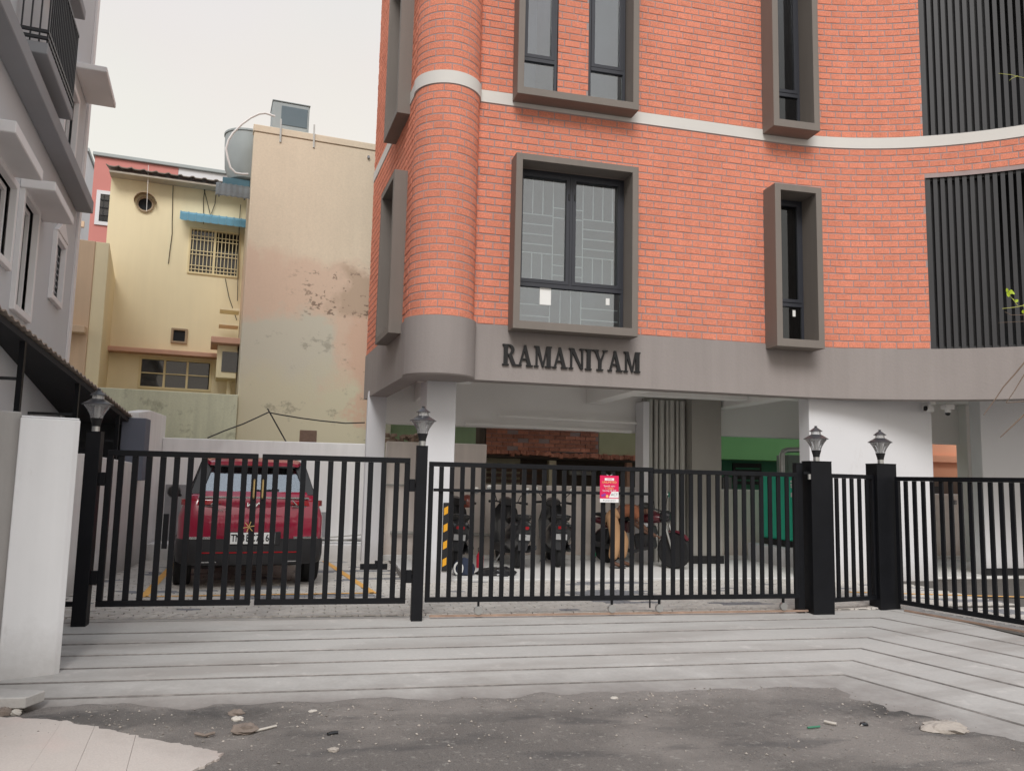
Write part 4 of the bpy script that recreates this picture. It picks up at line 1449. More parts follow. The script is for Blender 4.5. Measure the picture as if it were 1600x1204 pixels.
# tan house with the bare gable wall
M['tan'] = mat('weathered tan wall', alb(206, 190, 168, 1.17), 0.92, 0.05, 0.7, 0.25, 30, grain=0.05, gs=25, streak=0.02)
def tan_fn(t, s):
    p = tpos(t)
    x, z = p['X'], p['Z']
    wob = mth(t, 'MULTIPLY', mth(t, 'SUBTRACT', tnoise(t, 0.9, 6, off=(4, 2, 7)), 0.5), 2.2)
    wob2 = mth(t, 'MULTIPLY', mth(t, 'SUBTRACT', tnoise(t, 3.0, 6, off=(1, 2, 9)), 0.5), 0.5)
    zz = mth(t, 'ADD', mth(t, 'ADD', z, wob), wob2)
    xx = mth(t, 'ADD', mth(t, 'ADD', x, wob), wob2)
    pink = mrange(t, zz, 5.75, 6.15, 0.6, 0)
    s = tmix(t, pink, s, alb(202, 170, 150, 1.12))
    green = mth(t, 'MULTIPLY', mrange(t, zz, 4.65, 4.95, 0.9, 0), mrange(t, xx, -0.35, 0.0, 1, 0))
    s = tmix(t, green, s, alb(188, 184, 168, 1.17))
    pale = mth(t, 'MULTIPLY', mrange(t, mth(t, 'SUBTRACT', zz, mth(t, 'MULTIPLY', xx, 0.6)), 5.7, 5.8, 0, 1), mth(t, 'MULTIPLY', mrange(t, zz, 6.3, 6.4, 1, 0), mrange(t, xx, -0.3, -0.2, 0, 1)))
    low = mrange(t, zz, 3.0, 3.7, 1, 0)
    s = tmix(t, low, s, alb(194, 186, 162, 1.17))
    lowr = mth(t, 'MULTIPLY', mrange(t, zz, 4.8, 5.1, 0.8, 0), mrange(t, xx, 0.2, 0.42, 0, 1))
    s = tmix(t, mth(t, 'MULTIPLY', lowr, mrange(t, zz, 2.75, 2.85, 0, 1)), s, alb(202, 168, 146, 1.12))
    # bare brown plaster and its blistered edge
    bare = mth(t, 'MULTIPLY', mth(t, 'MULTIPLY', mrange(t, z, 4.72, 4.85, 0, 1), mrange(t, zz, 5.75, 5.95, 1, 0)), mrange(t, xx, -0.15, 0.15, 0, 0.85))
    s = tmix(t, bare, s, alb(168, 146, 126, 1.25))
    zone = mth(t, 'MULTIPLY', mth(t, 'MULTIPLY', mrange(t, z, 4.55, 4.8, 0, 1), mrange(t, z, 5.5, 6.0, 1, 0)), mrange(t, x, -1.1, -0.4, 0, 1))
    fl = mrange(t, tnoise(t, 5.0, 7, scl=(1, 1, 1.6), off=(3, 3, 3), rough=0.7), 0.575, 0.60, 0, 0.75)
    s = tmix(t, mth(t, 'MULTIPLY', zone, fl), s, alb(96, 78, 66, 1.1))
    spots = mrange(t, tnoise(t, 2.2, 8, scl=(1, 1, 1.3), off=(8, 1, 2), rough=0.72), 0.60, 0.66, 0, 0.45)
    s = tmix(t, mth(t, 'MULTIPLY', spots, mrange(t, z, 4.0, 5.2, 1, 0.1)), s, alb(110, 104, 92, 1.1))
    return s
recol(M['tan'], tan_fn)
P = fp(17.0)
th = thing('tan_house', 'bare tan gable end with peeling pink and grey green paint patches', 'house', (0.5, 18, 0))
mb = fbox(P, -1.85, 4.2, -0.1, 8.45, 0, 3.0); mb.build('wall', M['tan'], th, bevel=0.015)
fbox(P, -1.87, 4.22, 8.452, 8.60, -0.02, 0.25).build('parapet', M['tan'], th, bevel=0.01)
fbox(P, -0.62, -0.28, 2.0, 2.34, -0.012, 0.05).build('brick_patch', mat('bare brown brick patch', alb(108, 88, 78), 0.95, 0.15, 20), th, bevel=0.01)
mb = MB(); mb.lathe([(0.02, -0.05), (0.03, -0.05), (0.03, 0.02)], P(0.52, 8.28), 10, 'Y'); mb.build('spout', M['tilegrey'], th)
for a in (-0.98, -0.30):
    mb = MB(); mb.bar(P(a - 0.36, 8.78, -0.06), P(a - 0.345, 8.30, -0.012), 0.035, 0.03, side=(0, 1, 0))
    tag(mb.build('unit_bracket', M['steel']), 'steel bracket strut under the ' + ('left' if a < -0.5 else 'right') + ' end of the rooftop cooling unit', 'bracket', 'struts of the rooftop cooling unit')
# cooling unit on the parapet
M['acgrey'] = mat('grey sheet metal', alb(140, 146, 146, 1.3), 0.5, 0.06, 3)
ac = thing('cooling_unit', 'grey box shaped cooling unit perched on the tan parapet', 'cooling unit', P(-1.1, 8.45, 0.5))
fbox(P, -1.50, -0.74, 8.56, 9.30, 0.26, 0.92).build('casing', M['acgrey'], ac, bevel=0.02)
fbox(P, -1.32, -0.78, 8.80, 9.22, 0.248, 0.259).build('grille_panel', mat('dark pad panel', alb(92, 104, 110), 0.7, 0.05), ac, bevel=0.006)
fbox(P, -1.30, -0.79, 8.66, 8.78, 0.248, 0.259).build('lower_panel', M['acgrey'], ac, bevel=0.006)
fbox(P, -1.515, -0.725, 9.301, 9.325, 0.245, 0.935).build('lid', M['acgrey'], ac, bevel=0.008)
fbox(P, -1.48, -1.40, 8.451, 8.559, 0.28, 0.9).build('foot', M['steel'], ac); fbox(P, -0.84, -0.76, 8.451, 8.559, 0.28, 0.9).build('foot', M['steel'], ac)
M['hose'] = mat('white hose', alb(205, 200, 196), 0.5, 0.04)
mb = MB()
pts = [pl(x, y, P(0, 0, -0.08), UB) for x, y in ((430, 182), (424, 180), (415, 177), (405, 178), (392, 184), (378, 194), (364, 208), (357, 219), (353, 232), (356, 248), (360, 262), (368, 270), (378, 272), (388, 272))]
mb.tube(pts, 0.022, 8); tag(mb.build('hose', M['hose'], None, smooth=True), 'white hose looping from the rooftop cooling unit to the tank', 'hose')
# water tank beside the gable
tk = thing('water_tank', 'grey round water tank half hidden behind the tan gable', 'tank', P(-1.6, 7.4, 1.2))
mb = MB(); mb.lathe([(0.1, 7.55), (0.36, 7.65), (0.46, 7.9), (0.49, 8.4), (0.49, 8.62)], P(-1.92, 0, 0.9), 28); mb.build('body', M['acgrey'], tk, smooth=True)
mb = MB(); mb.lathe([(0.51, 8.621), (0.51, 8.66), (0.1, 8.69)], P(-1.92, 0, 0.9), 28); mb.build('lid', M['acgrey'], tk, smooth=True)
fbox(P, -2.40, -1.86, 7.45, 7.60, 0.6, 1.2).build('stand', mat('blue stand', alb(70, 100, 112), 0.7, 0.1), tk)
# low green compound wall
M['gwall'] = mat('faded green wall', alb(180, 180, 158, 1.3), 0.92, 0.08, 0.8, 0.2, 30, grain=0.05, gs=30, streak=0.12)
recol(M['gwall'], lambda t, s: tmix(t, mrange(t, tnoise(t, 3.5, 8, off=(2, 2, 2), rough=0.7), 0.58, 0.68, 0, 0.5), s, alb(118, 116, 98)))
gw = thing('compound_wall', 'low faded green compound wall in front of the yellow house', 'wall', P(-3, 0, -0.15))
fbox(P, -5.2, -1.852, -0.1, 2.97, -0.15, 0.05).build('wall', M['gwall'], gw, bevel=0.012)
# the yellow house
M['yellow'] = mat('pale yellow paint', (0.86, 0.755, 0.51), 0.9, 0.06, 0.6, 0.1, 30, streak=0.025)
M['coping'] = mat('faded pink coping', alb(190, 150, 130, 1.2), 0.9, 0.08, 2)
M['awning'] = mat('brown sheet', alb(108, 100, 92), 0.7, 0.1, 6)
Q = fp(18.73, -4.95)
yh = thing('yellow_house', 'pale yellow two storey house with barred windows and round vent', 'house', Q(1.5, 0, 1))
mb = MB()
# main face with real openings
def face_with_holes(P, a0, a1, z0, z1, hs, b=0.0):
    mb = MB()
    A = sorted(set([a0, a1] + [h[0] for h in hs] + [h[1] for h in hs])); Z = sorted(set([z0, z1] + [h[2] for h in hs] + [h[3] for h in hs]))
    for i in range(len(A) - 1):
        for j in range(len(Z) - 1):
            am, zm = (A[i] + A[i + 1]) / 2, (Z[j] + Z[j + 1]) / 2
            if any(h[0] < am < h[1] and h[2] < zm < h[3] for h in hs):
                continue
            mb.add([P(A[i], Z[j], b), P(A[i + 1], Z[j], b), P(A[i + 1], Z[j + 1], b), P(A[i], Z[j + 1], b)], [(0, 1, 2, 3)])
    for h in hs:
        c = [(h[0], h[2]), (h[1], h[2]), (h[1], h[3]), (h[0], h[3])]
        for i in range(4):
            p, q = c[i], c[(i + 1) % 4]
            mb.add([P(*p, b), P(*q, b), P(*q, b + 0.14), P(*p, b + 0.14)], [(3, 2, 1, 0)])
    return mb
# a coordinates come from the photographed face
la = lambda px, py: (pl(px, py, Q(0, 0), UB) - Q(0, 0)).dot(UF)
lz = lambda px, py: pl(px, py, Q(0, 0), UB).z
wl = (la(216, 585), la(331, 585), lz(270, 609), lz(270, 560))
wu = (la(294, 395), la(375, 395), lz(334, 431), lz(334, 359))
hs = [wl, wu]
mb = face_with_holes(Q, -0.02, 4.6, -0.1, 7.98, hs)
mb.build('wall', M['yellow'], yh)
mb = MB(); mb.frame(Q(-0.02, -0.1, 0.001), UB * 3, -UF * 0.02, UZ * 8.08); mb.build('side_wall', M['yellow'], yh)
fbox(Q, 0.0, 4.6, -0.1, 7.9, 0.3, 0.4).build('inner_wall', M['dark'], yh)
fbox(Q, -0.06, 2.55, lz(250, 552) - 0.05, lz(250, 552) + 0.05, -0.32, 0.0).build('sunshade', M['coping'], yh, bevel=0.01)
# roof sheet: corrugated eave
def corrugated(P, a0, a1, pitch, amp, b0, z0, b1, z1, th=0.02):
    n = int((a1 - a0) / pitch * 6)
    mb = MB(); r0, r1 = [], []
    for i in range(n + 1):
        a = a0 + (a1 - a0) * i / n
        w = amp * max(0, cos(2 * pi * (a - a0) / pitch) - 0.2)
        r0.append(P(a, z0 + w, b0)); r1.append(P(a, z1 + w, b1))
    d = Vector((0, 0, th))
    mb.loft([r0, r1], False, False)
    mb.loft([[q - d for q in r1], [q - d for q in r0]], False, False)
    mb.loft([[q - d for q in r0], r0], False, False)
    return mb
corrugated(Q, -0.12, 2.95, 0.25, 0.04, -0.42, 7.98, 2.5, 8.5).build('roof_sheet', M['awning'], yh)
fbox(Q, -0.05, 2.9, 7.86, 7.90, -0.36, 0.0).build('eave_board', mat('grey eave board', alb(160, 152, 140), 0.9, 0.1, 4), yh)
# round vent with hood
cv = pl(227, 320, Q(0, 0), UB)
mb = MB()
ring = lambda r, b, x=0, z=0: [cv + UF * (r * cos(2 * pi * k / 24) + x) + UZ * (r * sin(2 * pi * k / 24) + z) + UB * b for k in range(24)]
mb.loft([ring(0.175, 0.0), ring(0.175, -0.05), ring(0.14, -0.05), ring(0.14, -0.004)], False); M['ventgrey'] = mat('weathered vent plaster', alb(152, 134, 112), 0.9, 0.1, 5)
v_ = mb.build('round_vent', M['ventgrey'], yh, smooth=True)
mb = MB(); mb.loft([ring(0.14, -0.006), ring(0.001, -0.006)], False); mb.build('vent_hole', M['dark'], v_)
mb = MB()
arc = [(0.24 * cos(t), 0.24 * sin(t)) for t in [radians(10 + 16 * i) for i in range(11)]]
i0 = [cv + UF * x + UZ * z for x, z in arc]; i1 = [cv + UF * x * 0.93 + UZ * (z * 0.93) - UB * 0.22 for x, z in arc]
mb.loft([i0, i1], False, False); mb.loft([[q + UZ * 0.02 for q in i1], [q + UZ * 0.02 for q in i0]], False, False); mb.loft([i1, [q + UZ * 0.02 for q in i1]], False, False)
mb.build('vent_hood', M['ventgrey'], v_, smooth=True)
# square vent
sv = (la(280, 525), lz(280, 525))
mb = MB(); ring_frame(mb, Q(sv[0] - 0.17, sv[1] - 0.17), UF, UZ, -UB, 0.34, 0.34, 0.05, -0.02, 0.05); v_ = mb.build('square_vent', M['ventgrey'], yh, bevel=0.01)
fbox(Q, sv[0] - 0.118, sv[0] + 0.118, sv[1] - 0.118, sv[1] + 0.118, -0.012, -0.004).build('vent_hole', M['dark'], v_)
M['ycream'] = mat('cream window paint', alb(205, 190, 150), 0.7, 0.06)
M['greypane'] = glass('grey window glass', 0.03, (0.35, 0.36, 0.34), 0.03, murk=0.35, mcol=(0.10, 0.10, 0.095))
# lower three light window
w = wl[1] - wl[0]; h = wl[3] - wl[2]
mb = MB(); ring_frame(mb, Q(wl[0], wl[2]), UF, UZ, -UB, w, h, 0.05, -0.10, 0.015); f_ = mb.build('window', M['ycream'], yh, bevel=0.004)
for i in range(2):
    a = wl[0] + 0.05 + (w - 0.1) * (i + 1) / 3 - 0.02
    fbox(Q, a, a + 0.045, wl[2] + 0.051, wl[3] - 0.051, 0.0, 0.05).build('mullion', M['ycream'], f_)
for i in range(3):
    a0 = wl[0] + 0.051 + (w - 0.1) * i / 3 + (0.025 if i else 0); a1 = wl[0] + 0.05 + (w - 0.1) * (i + 1) / 3 - 0.022
    fbox(Q, a0, a1, (wl[2] + wl[3]) / 2 - 0.012, (wl[2] + wl[3]) / 2 + 0.012, 0.01, 0.035).build('grille_bar', M['ycream'], f_)
    fbox(Q, a0, a1, wl[2] + 0.052, wl[3] - 0.052, 0.06, 0.066).build('pane', M['greypane'], f_)
fbox(Q, wl[0] + 0.72, wl[0] + 0.95, wl[2] + 0.03, wl[3] - 0.03, 0.2, 0.22).build('curtain', M['tan'], f_)
# upper barred window
w = wu[1] - wu[0]; h = wu[3] - wu[2]
mb = MB(); ring_frame(mb, Q(wu[0], wu[2]), UF, UZ, -UB, w, h, 0.045, -0.10, 0.03); f_ = mb.build('window', M['ycream'], yh, bevel=0.004)
fbox(Q, wu[0] + w / 2 - 0.025, wu[0] + w / 2 + 0.025, wu[2] + 0.046, wu[3] - 0.046, -0.02, 0.05).build('mullion', M['ycream'], f_)
fbox(Q, wu[0] + 0.046, wu[1] - 0.046, wu[2] + 0.047, wu[3] - 0.047, 0.06, 0.066).build('pane', M['greypane'], f_)
for sd in (0, 1):
    b0 = wu[0] + 0.05 + sd * (w / 2 - 0.02); bw_ = w / 2 - 0.08
    for i in range(6):
        a = b0 + bw_ * (i + 0.5) / 6
        fbox(Q, a - 0.008, a + 0.008, wu[2] + 0.047, wu[3] - 0.047, -0.022, -0.006).build('grille_bar', M['ycream'], f_)
    for fz in (0.10, 0.18, 0.42, 0.50, 0.74, 0.82):
        z = wu[2] + h * fz
        fbox(Q, b0, b0 + bw_, z - 0.008, z + 0.008, -0.034, -0.023).build('grille_bar', M['ycream'], f_)
# blue tiled awning over it
M['blue'] = mat('sky blue sheet', alb(104, 152, 174), 0.5, 0.08, 4)
a0, a1 = la(282, 343), 4.2
z_ = lz(300, 343)
aw = thing('window_awning', 'sky blue ribbed plastic awning over the barred yellow window', 'awning', Q(a0 + 0.7, z_, -0.2))
n = int((a1 - a0) / 0.16)
for i in range(n):
    x0 = a0 + 0.16 * i
    mb = MB(); ringp = []
    for (db, dz) in ((-0.33, -0.12), (-0.35, 0.02), (-0.28, 0.08), (0.0, 0.13)):
        ringp.append([Q(x0 + q, z_ + dz + lift, db) for q, lift in ((0, 0.012), (0.02, 0.014), (0.03, 0), (0.158, 0))])
    mb.loft(ringp, False, False)
    mb.loft([[q - UZ * 0.01 for q in r] for r in reversed(ringp)], False, False)
    mb.build('awning_rib', M['blue'], aw, smooth=True)
# small corner box, ledge and pipes by the tan gable
bx = fbox(fp(17.25, -2.36), 0.02, 0.42, 3.42, 4.12, 0.5, 1.3); o_ = bx.build('bay_box', M['yellow'], yh, bevel=0.01)
R1 = fp(17.25, -2.36)
fbox(R1, 0.12, 0.44, 3.55, 3.98, 0.485, 0.498).build('pane', M['greypane'], o_)
fbox(R1, -0.12, 0.46, 4.122, 4.25, 0.25, 1.35).build('sunshade', M['coping'], o_, bevel=0.01)
for z in (4.62, 4.95):
    fbox(R1, 0.02, 0.42, z, z + 0.05, 0.9, 1.4).build('ledge', M['yellow'], yh)
mb = MB(); mb.tube([R1(0.30, 2.9, 0.8), R1(0.30, 3.4, 0.8)], 0.05, 8); mb.build('down_pipe', M['yellow'], yh, smooth=True)
# curved grey hood
ch = thing('balcony_hood', 'curved dark grey corrugated hood beside the tan gable', 'awning', R1(0.1, 7.2, 0.6))
M['hood'] = mat('dark grey sheet', alb(92, 94, 94), 0.6, 0.08, 4)
mb = MB()
rr = []
for i in range(9):
    t = radians(84) * i / 8
    b, z = 0.5 - 0.85 * sin(t), 7.03 + 0.52 * cos(t)
    rr.append([R1(-0.22 + 0.9 * q / 16, z + (0.016 if q % 2 else 0), b) for q in range(17)])
mb.loft(rr, False, False); mb.loft([[q - UZ * 0.015 for q in r] for r in reversed(rr)], False, False)
mb.build('sheet', M['hood'], ch)
for a in (-0.15, 0.35):
    mb = MB(); mb.tube([R1(a, 7.00 + 0.50 * cos(radians(84) * i / 8), 0.5 - 0.83 * sin(radians(84) * i / 8)) for i in range(9)], 0.015, 6); mb.build('rib', M['hood'], ch)
# loose cables on the yellow face
M['cable'] = mat('dark cable', (0.03, 0.028, 0.026), 0.6, 0.05)
def cable(px, Pn, label, r=0.008, m='cable', cat='cable'):
    pts = [pl(x, y, Pn, UB) for x, y in px]
    out = []
    for i in range(len(pts) - 1):
        for q in range(4):
            out.append(pts[i].lerp(pts[i + 1], q / 4))
    out.append(pts[-1])
    mb = MB(); mb.tube(out, r, 5)
    return tag(mb.build(cat.replace(' ', '_'), M[m], None, smooth=True), label, cat)
cable(((271, 276), (270, 305), (269, 345), (269, 365), (265, 395), (263, 412)), Q(0, 0, -0.02), 'loose thin cable hanging down the yellow wall right of the round vent')
cable(((322, 287), (318, 310), (318, 350)), Q(0, 0, -0.03), 'short dark cable hanging to the left end of the blue awning')
cable(((316, 285), (323, 312), (329, 337), (336, 318), (339, 290)), Q(0, 0, -0.04), 'dark cable sagging in a loop above the blue awning')
cable(((232, 258), (231, 288), (229, 330)), Q(0, 0, -0.3), 'pale cord hanging in front of the round vent', 0.006, 'hose', 'cord')
cable(((376, 320), (374, 350), (372, 420), (371, 470)), Q(0, 0, -0.06), 'dark cable running down beside the barred window', 0.008)
cable(((352, 435), (358, 465), (370, 500)), Q(0, 0, -0.02), 'thin cable slanting from the barred window towards the gable')
# stick and wire above the rear wall
cable(((324, 684), (350, 673), (380, 662), (402, 652), (419, 644), (440, 648), (470, 653), (500, 657), (540, 661), (570, 660)), Vector((0, 15.2, 0)), 'black wire sagging over a leaning stick above the white rear wall', 0.012)
mb = MB(); a, b = pl(418, 638, (0, 15.2, 0), (0, 1, 0)), pl(447, 690, (0, 15.2, 0), (0, 1, 0)); mb.tube([a, b], 0.014, 6)
tag(mb.build('stick', M['cable'], None), 'thin stick leaning on the white rear wall under the wire', 'stick')

# beige house end at the far left, red house and pale house far behind
B_ = fp(17.3, -4.95)
M['beige'] = mat('shade-toned beige plaster', alb(192, 168, 142, 1.3), 0.9, 0.06, 0.8, 0.1, 30, streak=0.06)  # shade of this face is put into the colour; side wall stays yellow
bh = thing('beige_house', 'shaded beige house end between the grey building and the yellow house', 'house', B_(-1, 0, 1))
mb = MB(); pz = [(-3.2, -0.1), (0.14, -0.1), (0.14, 6.02), (-3.2, 6.06)]
mb.prism(pz, B_(0, 0, 0), UF, UZ, UB * 1.55); mb.build('wall', M['beige'], bh, bevel=0.01)
mb = MB(); mb.prism([(0.0, -0.1), (1.4, -0.1), (1.4, 5.62), (0.0, 6.02)], B_(0.142, 0, 0.02), UB, UZ, UF * 0.25); mb.build('side_wall', M['yellow'], bh, bevel=0.008)
fbox(B_, -3.2, 0.12, 4.10, 4.24, -0.30, 0.0).build('sunshade', M['beige'], bh, bevel=0.01)
mb = MB(); ring_frame(mb, B_(-0.95, 3.35), UF, UZ, -UB, 0.72, 0.72, 0.05, 0.0, 0.03); f_ = mb.build('window', M['frame'], bh)
fbox(B_, -0.9, -0.28, 3.4, 4.02, -0.012, -0.004).build('pane', M['dark'], f_)
C_ = fp(23.6, -6.75)
M['redh'] = mat('dusty red paint', alb(176, 116, 110, 1.3), 0.9, 0.05, 0.7, 0.1, 20)
rh = thing('red_house', 'dusty red house with a white framed barred window behind the yellow house', 'house', C_(1.5, 0, 1))
fbox(C_, 0.0, 2.15, 3.0, 10.1, 0, 3).build('wall', M['redh'], rh, bevel=0.01)
fbox(C_, 2.152, 5.2, 3.0, 10.1, 0, 3).build('end_wall', M['white'], rh, bevel=0.01)
fbox(C_, -0.05, 5.3, 10.102, 10.2, -0.08, 3).build('coping', M['acgrey'], rh, bevel=0.01)
mb = MB(); ring_frame(mb, C_(0.12, 8.15), UF, UZ, -UB, 0.95, 0.98, 0.10, 0.0, 0.04); f_ = mb.build('window', M['white'], rh)
fbox(C_, 0.225, 0.965, 8.255, 9.025, -0.014, -0.006).build('pane', M['greypane'], f_)
for i in range(5):
    fbox(C_, 0.30 + 0.14 * i, 0.32 + 0.14 * i, 8.252, 9.028, -0.035, -0.018).build('grille_bar', M['black'], f_)
for i in range(3):
    fbox(C_, 0.222, 0.968, 8.42 + 0.22 * i, 8.44 + 0.22 * i, -0.052, -0.036).build('grille_bar', M['black'], f_)
T_ = fp(22.6, -6.6)
fbox(T_, 0.1, 1.3, 6.9, 7.0, 0, 0.6).build('tile_roof', mat('brown tiles', alb(120, 84, 66), 0.9, 0.2, 12), rh)
D_ = fp(29.0, -10.5)
fh = thing('pale_house', 'pale far house glimpsed between the grey building and the red house', 'house', D_(1, 0, 1))
fbox(D_, -2, 1.9, 3.0, 12.3, 0, 4).build('wall', M['white'], fh, bevel=0.02)
fbox(D_, -2.02, 2.0, 9.6, 9.8, -0.15, 0).build('ledge', M['beige'], fh)
fbox(D_, -2.05, 1.95, 12.302, 12.42, -0.05, 4).build('coping', M['acgrey'], fh)
mb = MB(); mb.tube([D_(1.3, 3.0, -0.1), D_(1.3, 12.2, -0.1)], 0.06, 8); mb.build('down_pipe', M['white'], fh, smooth=True)

# ruined brick shed and houses seen through the parking floor
M['oldbrick'] = recol(mat('old red brick', alb(160, 108, 90, 1.3), 0.95, 0.18, 3, 0.5, 60, grain=0.2, gs=40), jitter(0.25))
M['shedwall'] = mat('dark brown shed wall', alb(96, 84, 76, 1.0), 0.95, 0.15, 2)  # even dark brown inside the shed, also on a door and a window
sh = thing('brick_shed', 'ruined red brick shed with an open dark front behind the pink wall', 'shed', (4.8, 16.5, 0))
SY = 16.3
rnd = random.Random(9)
mb = MB(); mb.box(3.12, 5.55, SY + 0.01, SY + 0.2, 2.03, 2.72); sw = mb.build('brick_lintel', M['mortar'], sh)
proto = None
for k in range(8):
    x = 3.12 - (0.11 if k % 2 else 0)
    while x < 5.5:
        x1 = min(x + 0.215, 5.53); x0 = max(x, 3.12)
        if x1 - x0 > 0.06 and rnd.random() > 0.05:
            mb = MB(); d = rnd.uniform(0.0, 0.025)
            mb.box(x0, x1, SY - d, SY + 0.009, 2.045 + k * 0.083, 2.045 + k * 0.083 + 0.072); mb.build('brick', M['oldbrick'], sw)
        x += 0.225
mb = MB()
for i in range(60):
    x = 3.12 + 3.9 * i / 60
    mb.cbox((x + 0.03, SY - 0.02 + rnd.uniform(-0.02, 0.02), 1.99 + rnd.uniform(-0.015, 0.015) - 0.03 * (i > 20)), 0.075, 0.12, 0.085 + rnd.uniform(-0.02, 0.02), rnd.uniform(-0.3, 0.3), rnd.uniform(-0.2, 0.2))
kind(mb.build('broken_edge', M['oldbrick'], sh), 'stuff')
mb = MB(); mb.box(5.56, 7.1, SY + 0.005, SY + 0.2, 2.0, 2.75); mb.build('green_wall', mat('faded green plaster', alb(168, 168, 136, 1.1), 0.9, 0.1, 2), sh)
mb = MB(); mb.box(3.0, 7.2, SY + 1.9, SY + 2.0, 0, 2.7); mb.build('back_wall', M['shedwall'], sh)
mb = MB(); mb.box(3.0, 7.2, SY + 0.21, SY + 1.9, 1.9, 1.98); mb.build('roof', M['shedwall'], sh)
mb = MB(); mb.box(2.98, 3.10, SY, SY + 2.0, 0, 2.7); mb.build('side_wall', M['shedwall'], sh)
for x, w, m_ in ((4.55, 0.16, 'tan'), (6.3, 0.12, 'coping')):
    mb = MB(); mb.box(x, x + w, SY + 0.3, SY + 0.45, 0, 1.86); mb.build('pier', M[m_], sh)
for (x0, x1, z) in ((5.2, 5.75, 1.62), (5.75, 5.85, 1.72)):
    mb = MB(); mb.tube([(x0, SY + 1.0, z), (x1, SY + 1.0, z)], 0.05, 8); mb.build('pipe', M['pipe'], sh, smooth=True)
for k in range(4):
    mb = MB(); mb.box(3.12, 4.5, SY + 0.7, SY + 0.72, 1.25 + 0.12 * k, 1.32 + 0.12 * k); mb.build('plank', mat('old plank', alb(92, 72, 62), 0.9, 0.2, 5) if k == 0 else bpy.data.materials['old plank'], sh)
for k in range(9):
    mb = MB(); mb.cbox((3.25 + 0.2 * k, SY - 0.02, 2.66 - 0.004 * k), 0.14, 0.8, 0.02, 0.15, -0.12); mb.build('roof_batten', M['white'], sh)
gpw = thing('plaster_wall', 'green and cream plaster wall end seen between the white columns', 'wall', (1.8, 16.2, 0))
mb = MB(); mb.box(1.15, 2.85, 16.0, 16.2, 0, 2.9); mb.build('wall', mat('green plaster', alb(138, 158, 124, 1.15), 0.9, 0.12, 2, streak=0.1), gpw)
mb = MB(); mb.box(0.7, 1.14, 15.9, 16.1, 0, 2.9); mb.build('wall_end', M['gwall'], gpw)
rub = MB()
for i in range(26):
    c = Vector((rnd.uniform(0.98, 1.75), 14.68 + rnd.uniform(-.05, .1), 2.07 + rnd.uniform(0.0, 0.13)))
    rub.cbox(c, rnd.uniform(.05, .13), rnd.uniform(.05, .1), rnd.uniform(.03, .08), rnd.uniform(0, 3), rnd.uniform(-.5, .5))
tag(kind(rub.build('rubble', mat('rubble', alb(140, 122, 108), 0.95, 0.2, 10)), 'stuff'), 'heap of rubble on top of the pink wall between the columns', 'rubble')
gh = thing('green_house', 'bright green painted house with dark windows behind the generator', 'house', (9.5, 17, 0))
M['green'] = mat('bright green paint', alb(112, 164, 108, 1.5), 0.85, 0.06, 1)
M['dgreen'] = mat('deep green paint', alb(60, 110, 88, 1.3), 0.85, 0.08, 1)
mb = MB(); mb.box(8.1, 11.3, 16.0, 16.95, 1.981, 3.2); mb.build('upper_wall', M['green'], gh)
mb = MB(); mb.box(8.1, 11.3, 16.7, 16.9, 0, 1.98); mb.build('lower_wall', M['dgreen'], gh)
mb = MB(); mb.box(8.85, 9.55, 16.66, 16.70, 1.45, 1.92); f_ = mb.build('window', M['black'], gh)
for k in range(3):
    mb = MB(); mb.box(8.9, 9.5, 16.64, 16.655, 1.52 + .13 * k, 1.56 + .13 * k); mb.build('blind_slat', M['dgreen'], f_)
mb = MB(); mb.box(8.55, 8.75, 16.55, 16.69, 1.2, 1.6); mb.build('meter_box', M['tilegrey'], gh)
mb = MB(); mb.box(8.2, 8.5, 16.6, 16.69, 0, 1.65); mb.build('door', M['shedwall'], gh)
M['salmon'] = mat('salmon paint', alb(200, 146, 118, 1.35), 0.85, 0.06, 1)
so = thing('salmon_house', 'salmon painted house seen past the white wall at the right', 'house', (13.5, 16, 0))
mb = MB(); mb.box(11.4, 16.5, 15.9, 16.1, 0, 3.3); mb.build('wall', M['salmon'], so)
mb = MB(); mb.box(13.15, 16.5, 15.78, 15.898, 2.05, 2.2); mb.build('ledge', M['salmon'], so)
mb = MB(); mb.box(12.95, 13.13, 15.75, 15.898, 0, 2.5); mb.build('pilaster', M['salmon'], so)
mb = MB(); mb.box(13.2, 14.3, 15.84, 15.895, 1.28, 1.62); mb.build('window', M['shedwall'], so)
mb = MB(); mb.box(13.2, 13.5, 15.80, 15.839, 1.28, 1.5); mb.build('flower_box', M['black'], so)
"""column behind"""
mb = MB(); mb.box(12.55, 12.85, 13.9, 14.2, -0.02, 3.158); mb.build('column', M['ceil'], bld, bevel=0.01)

# ------------------------------------------------------------------ grey neighbour building, left
c13 = Vector((-3.865, 13.0, 0))
# wall runs from the far corner towards the viewer along -UB; UF is its outward normal
def NB(s, z, o=0.0):
    return c13 - UB * s + UF * o + UZ * z
def nbox(s0, s1, z0, z1, o0, o1):
    mb = MB(); mb.frame(NB(s0, z0, o0), -UB * (s1 - s0), UF * (o1 - o0), UZ * (z1 - z0)); return mb
M['ngrey'] = mat('grey neighbour paint', alb(182, 185, 188, 1.25), 0.85, 0.04, 0.8, 0.08, 30)
M['nwhite'] = mat('white trim paint', alb(214, 212, 212, 1.2), 0.8, 0.04, 2)
M['ndark'] = mat('dark grey paint', alb(142, 143, 146, 1.15), 0.85, 0.05, 1)
nb = thing('grey_apartment', 'grey rendered apartment house with white trim and a railed balcony', 'building', (-4.5, 10, 0))
SS = lambda px, py: (c13 - pl(px, py, c13, UF)).dot(UB)
SZ = lambda px, py: pl(px, py, c13, UF).z
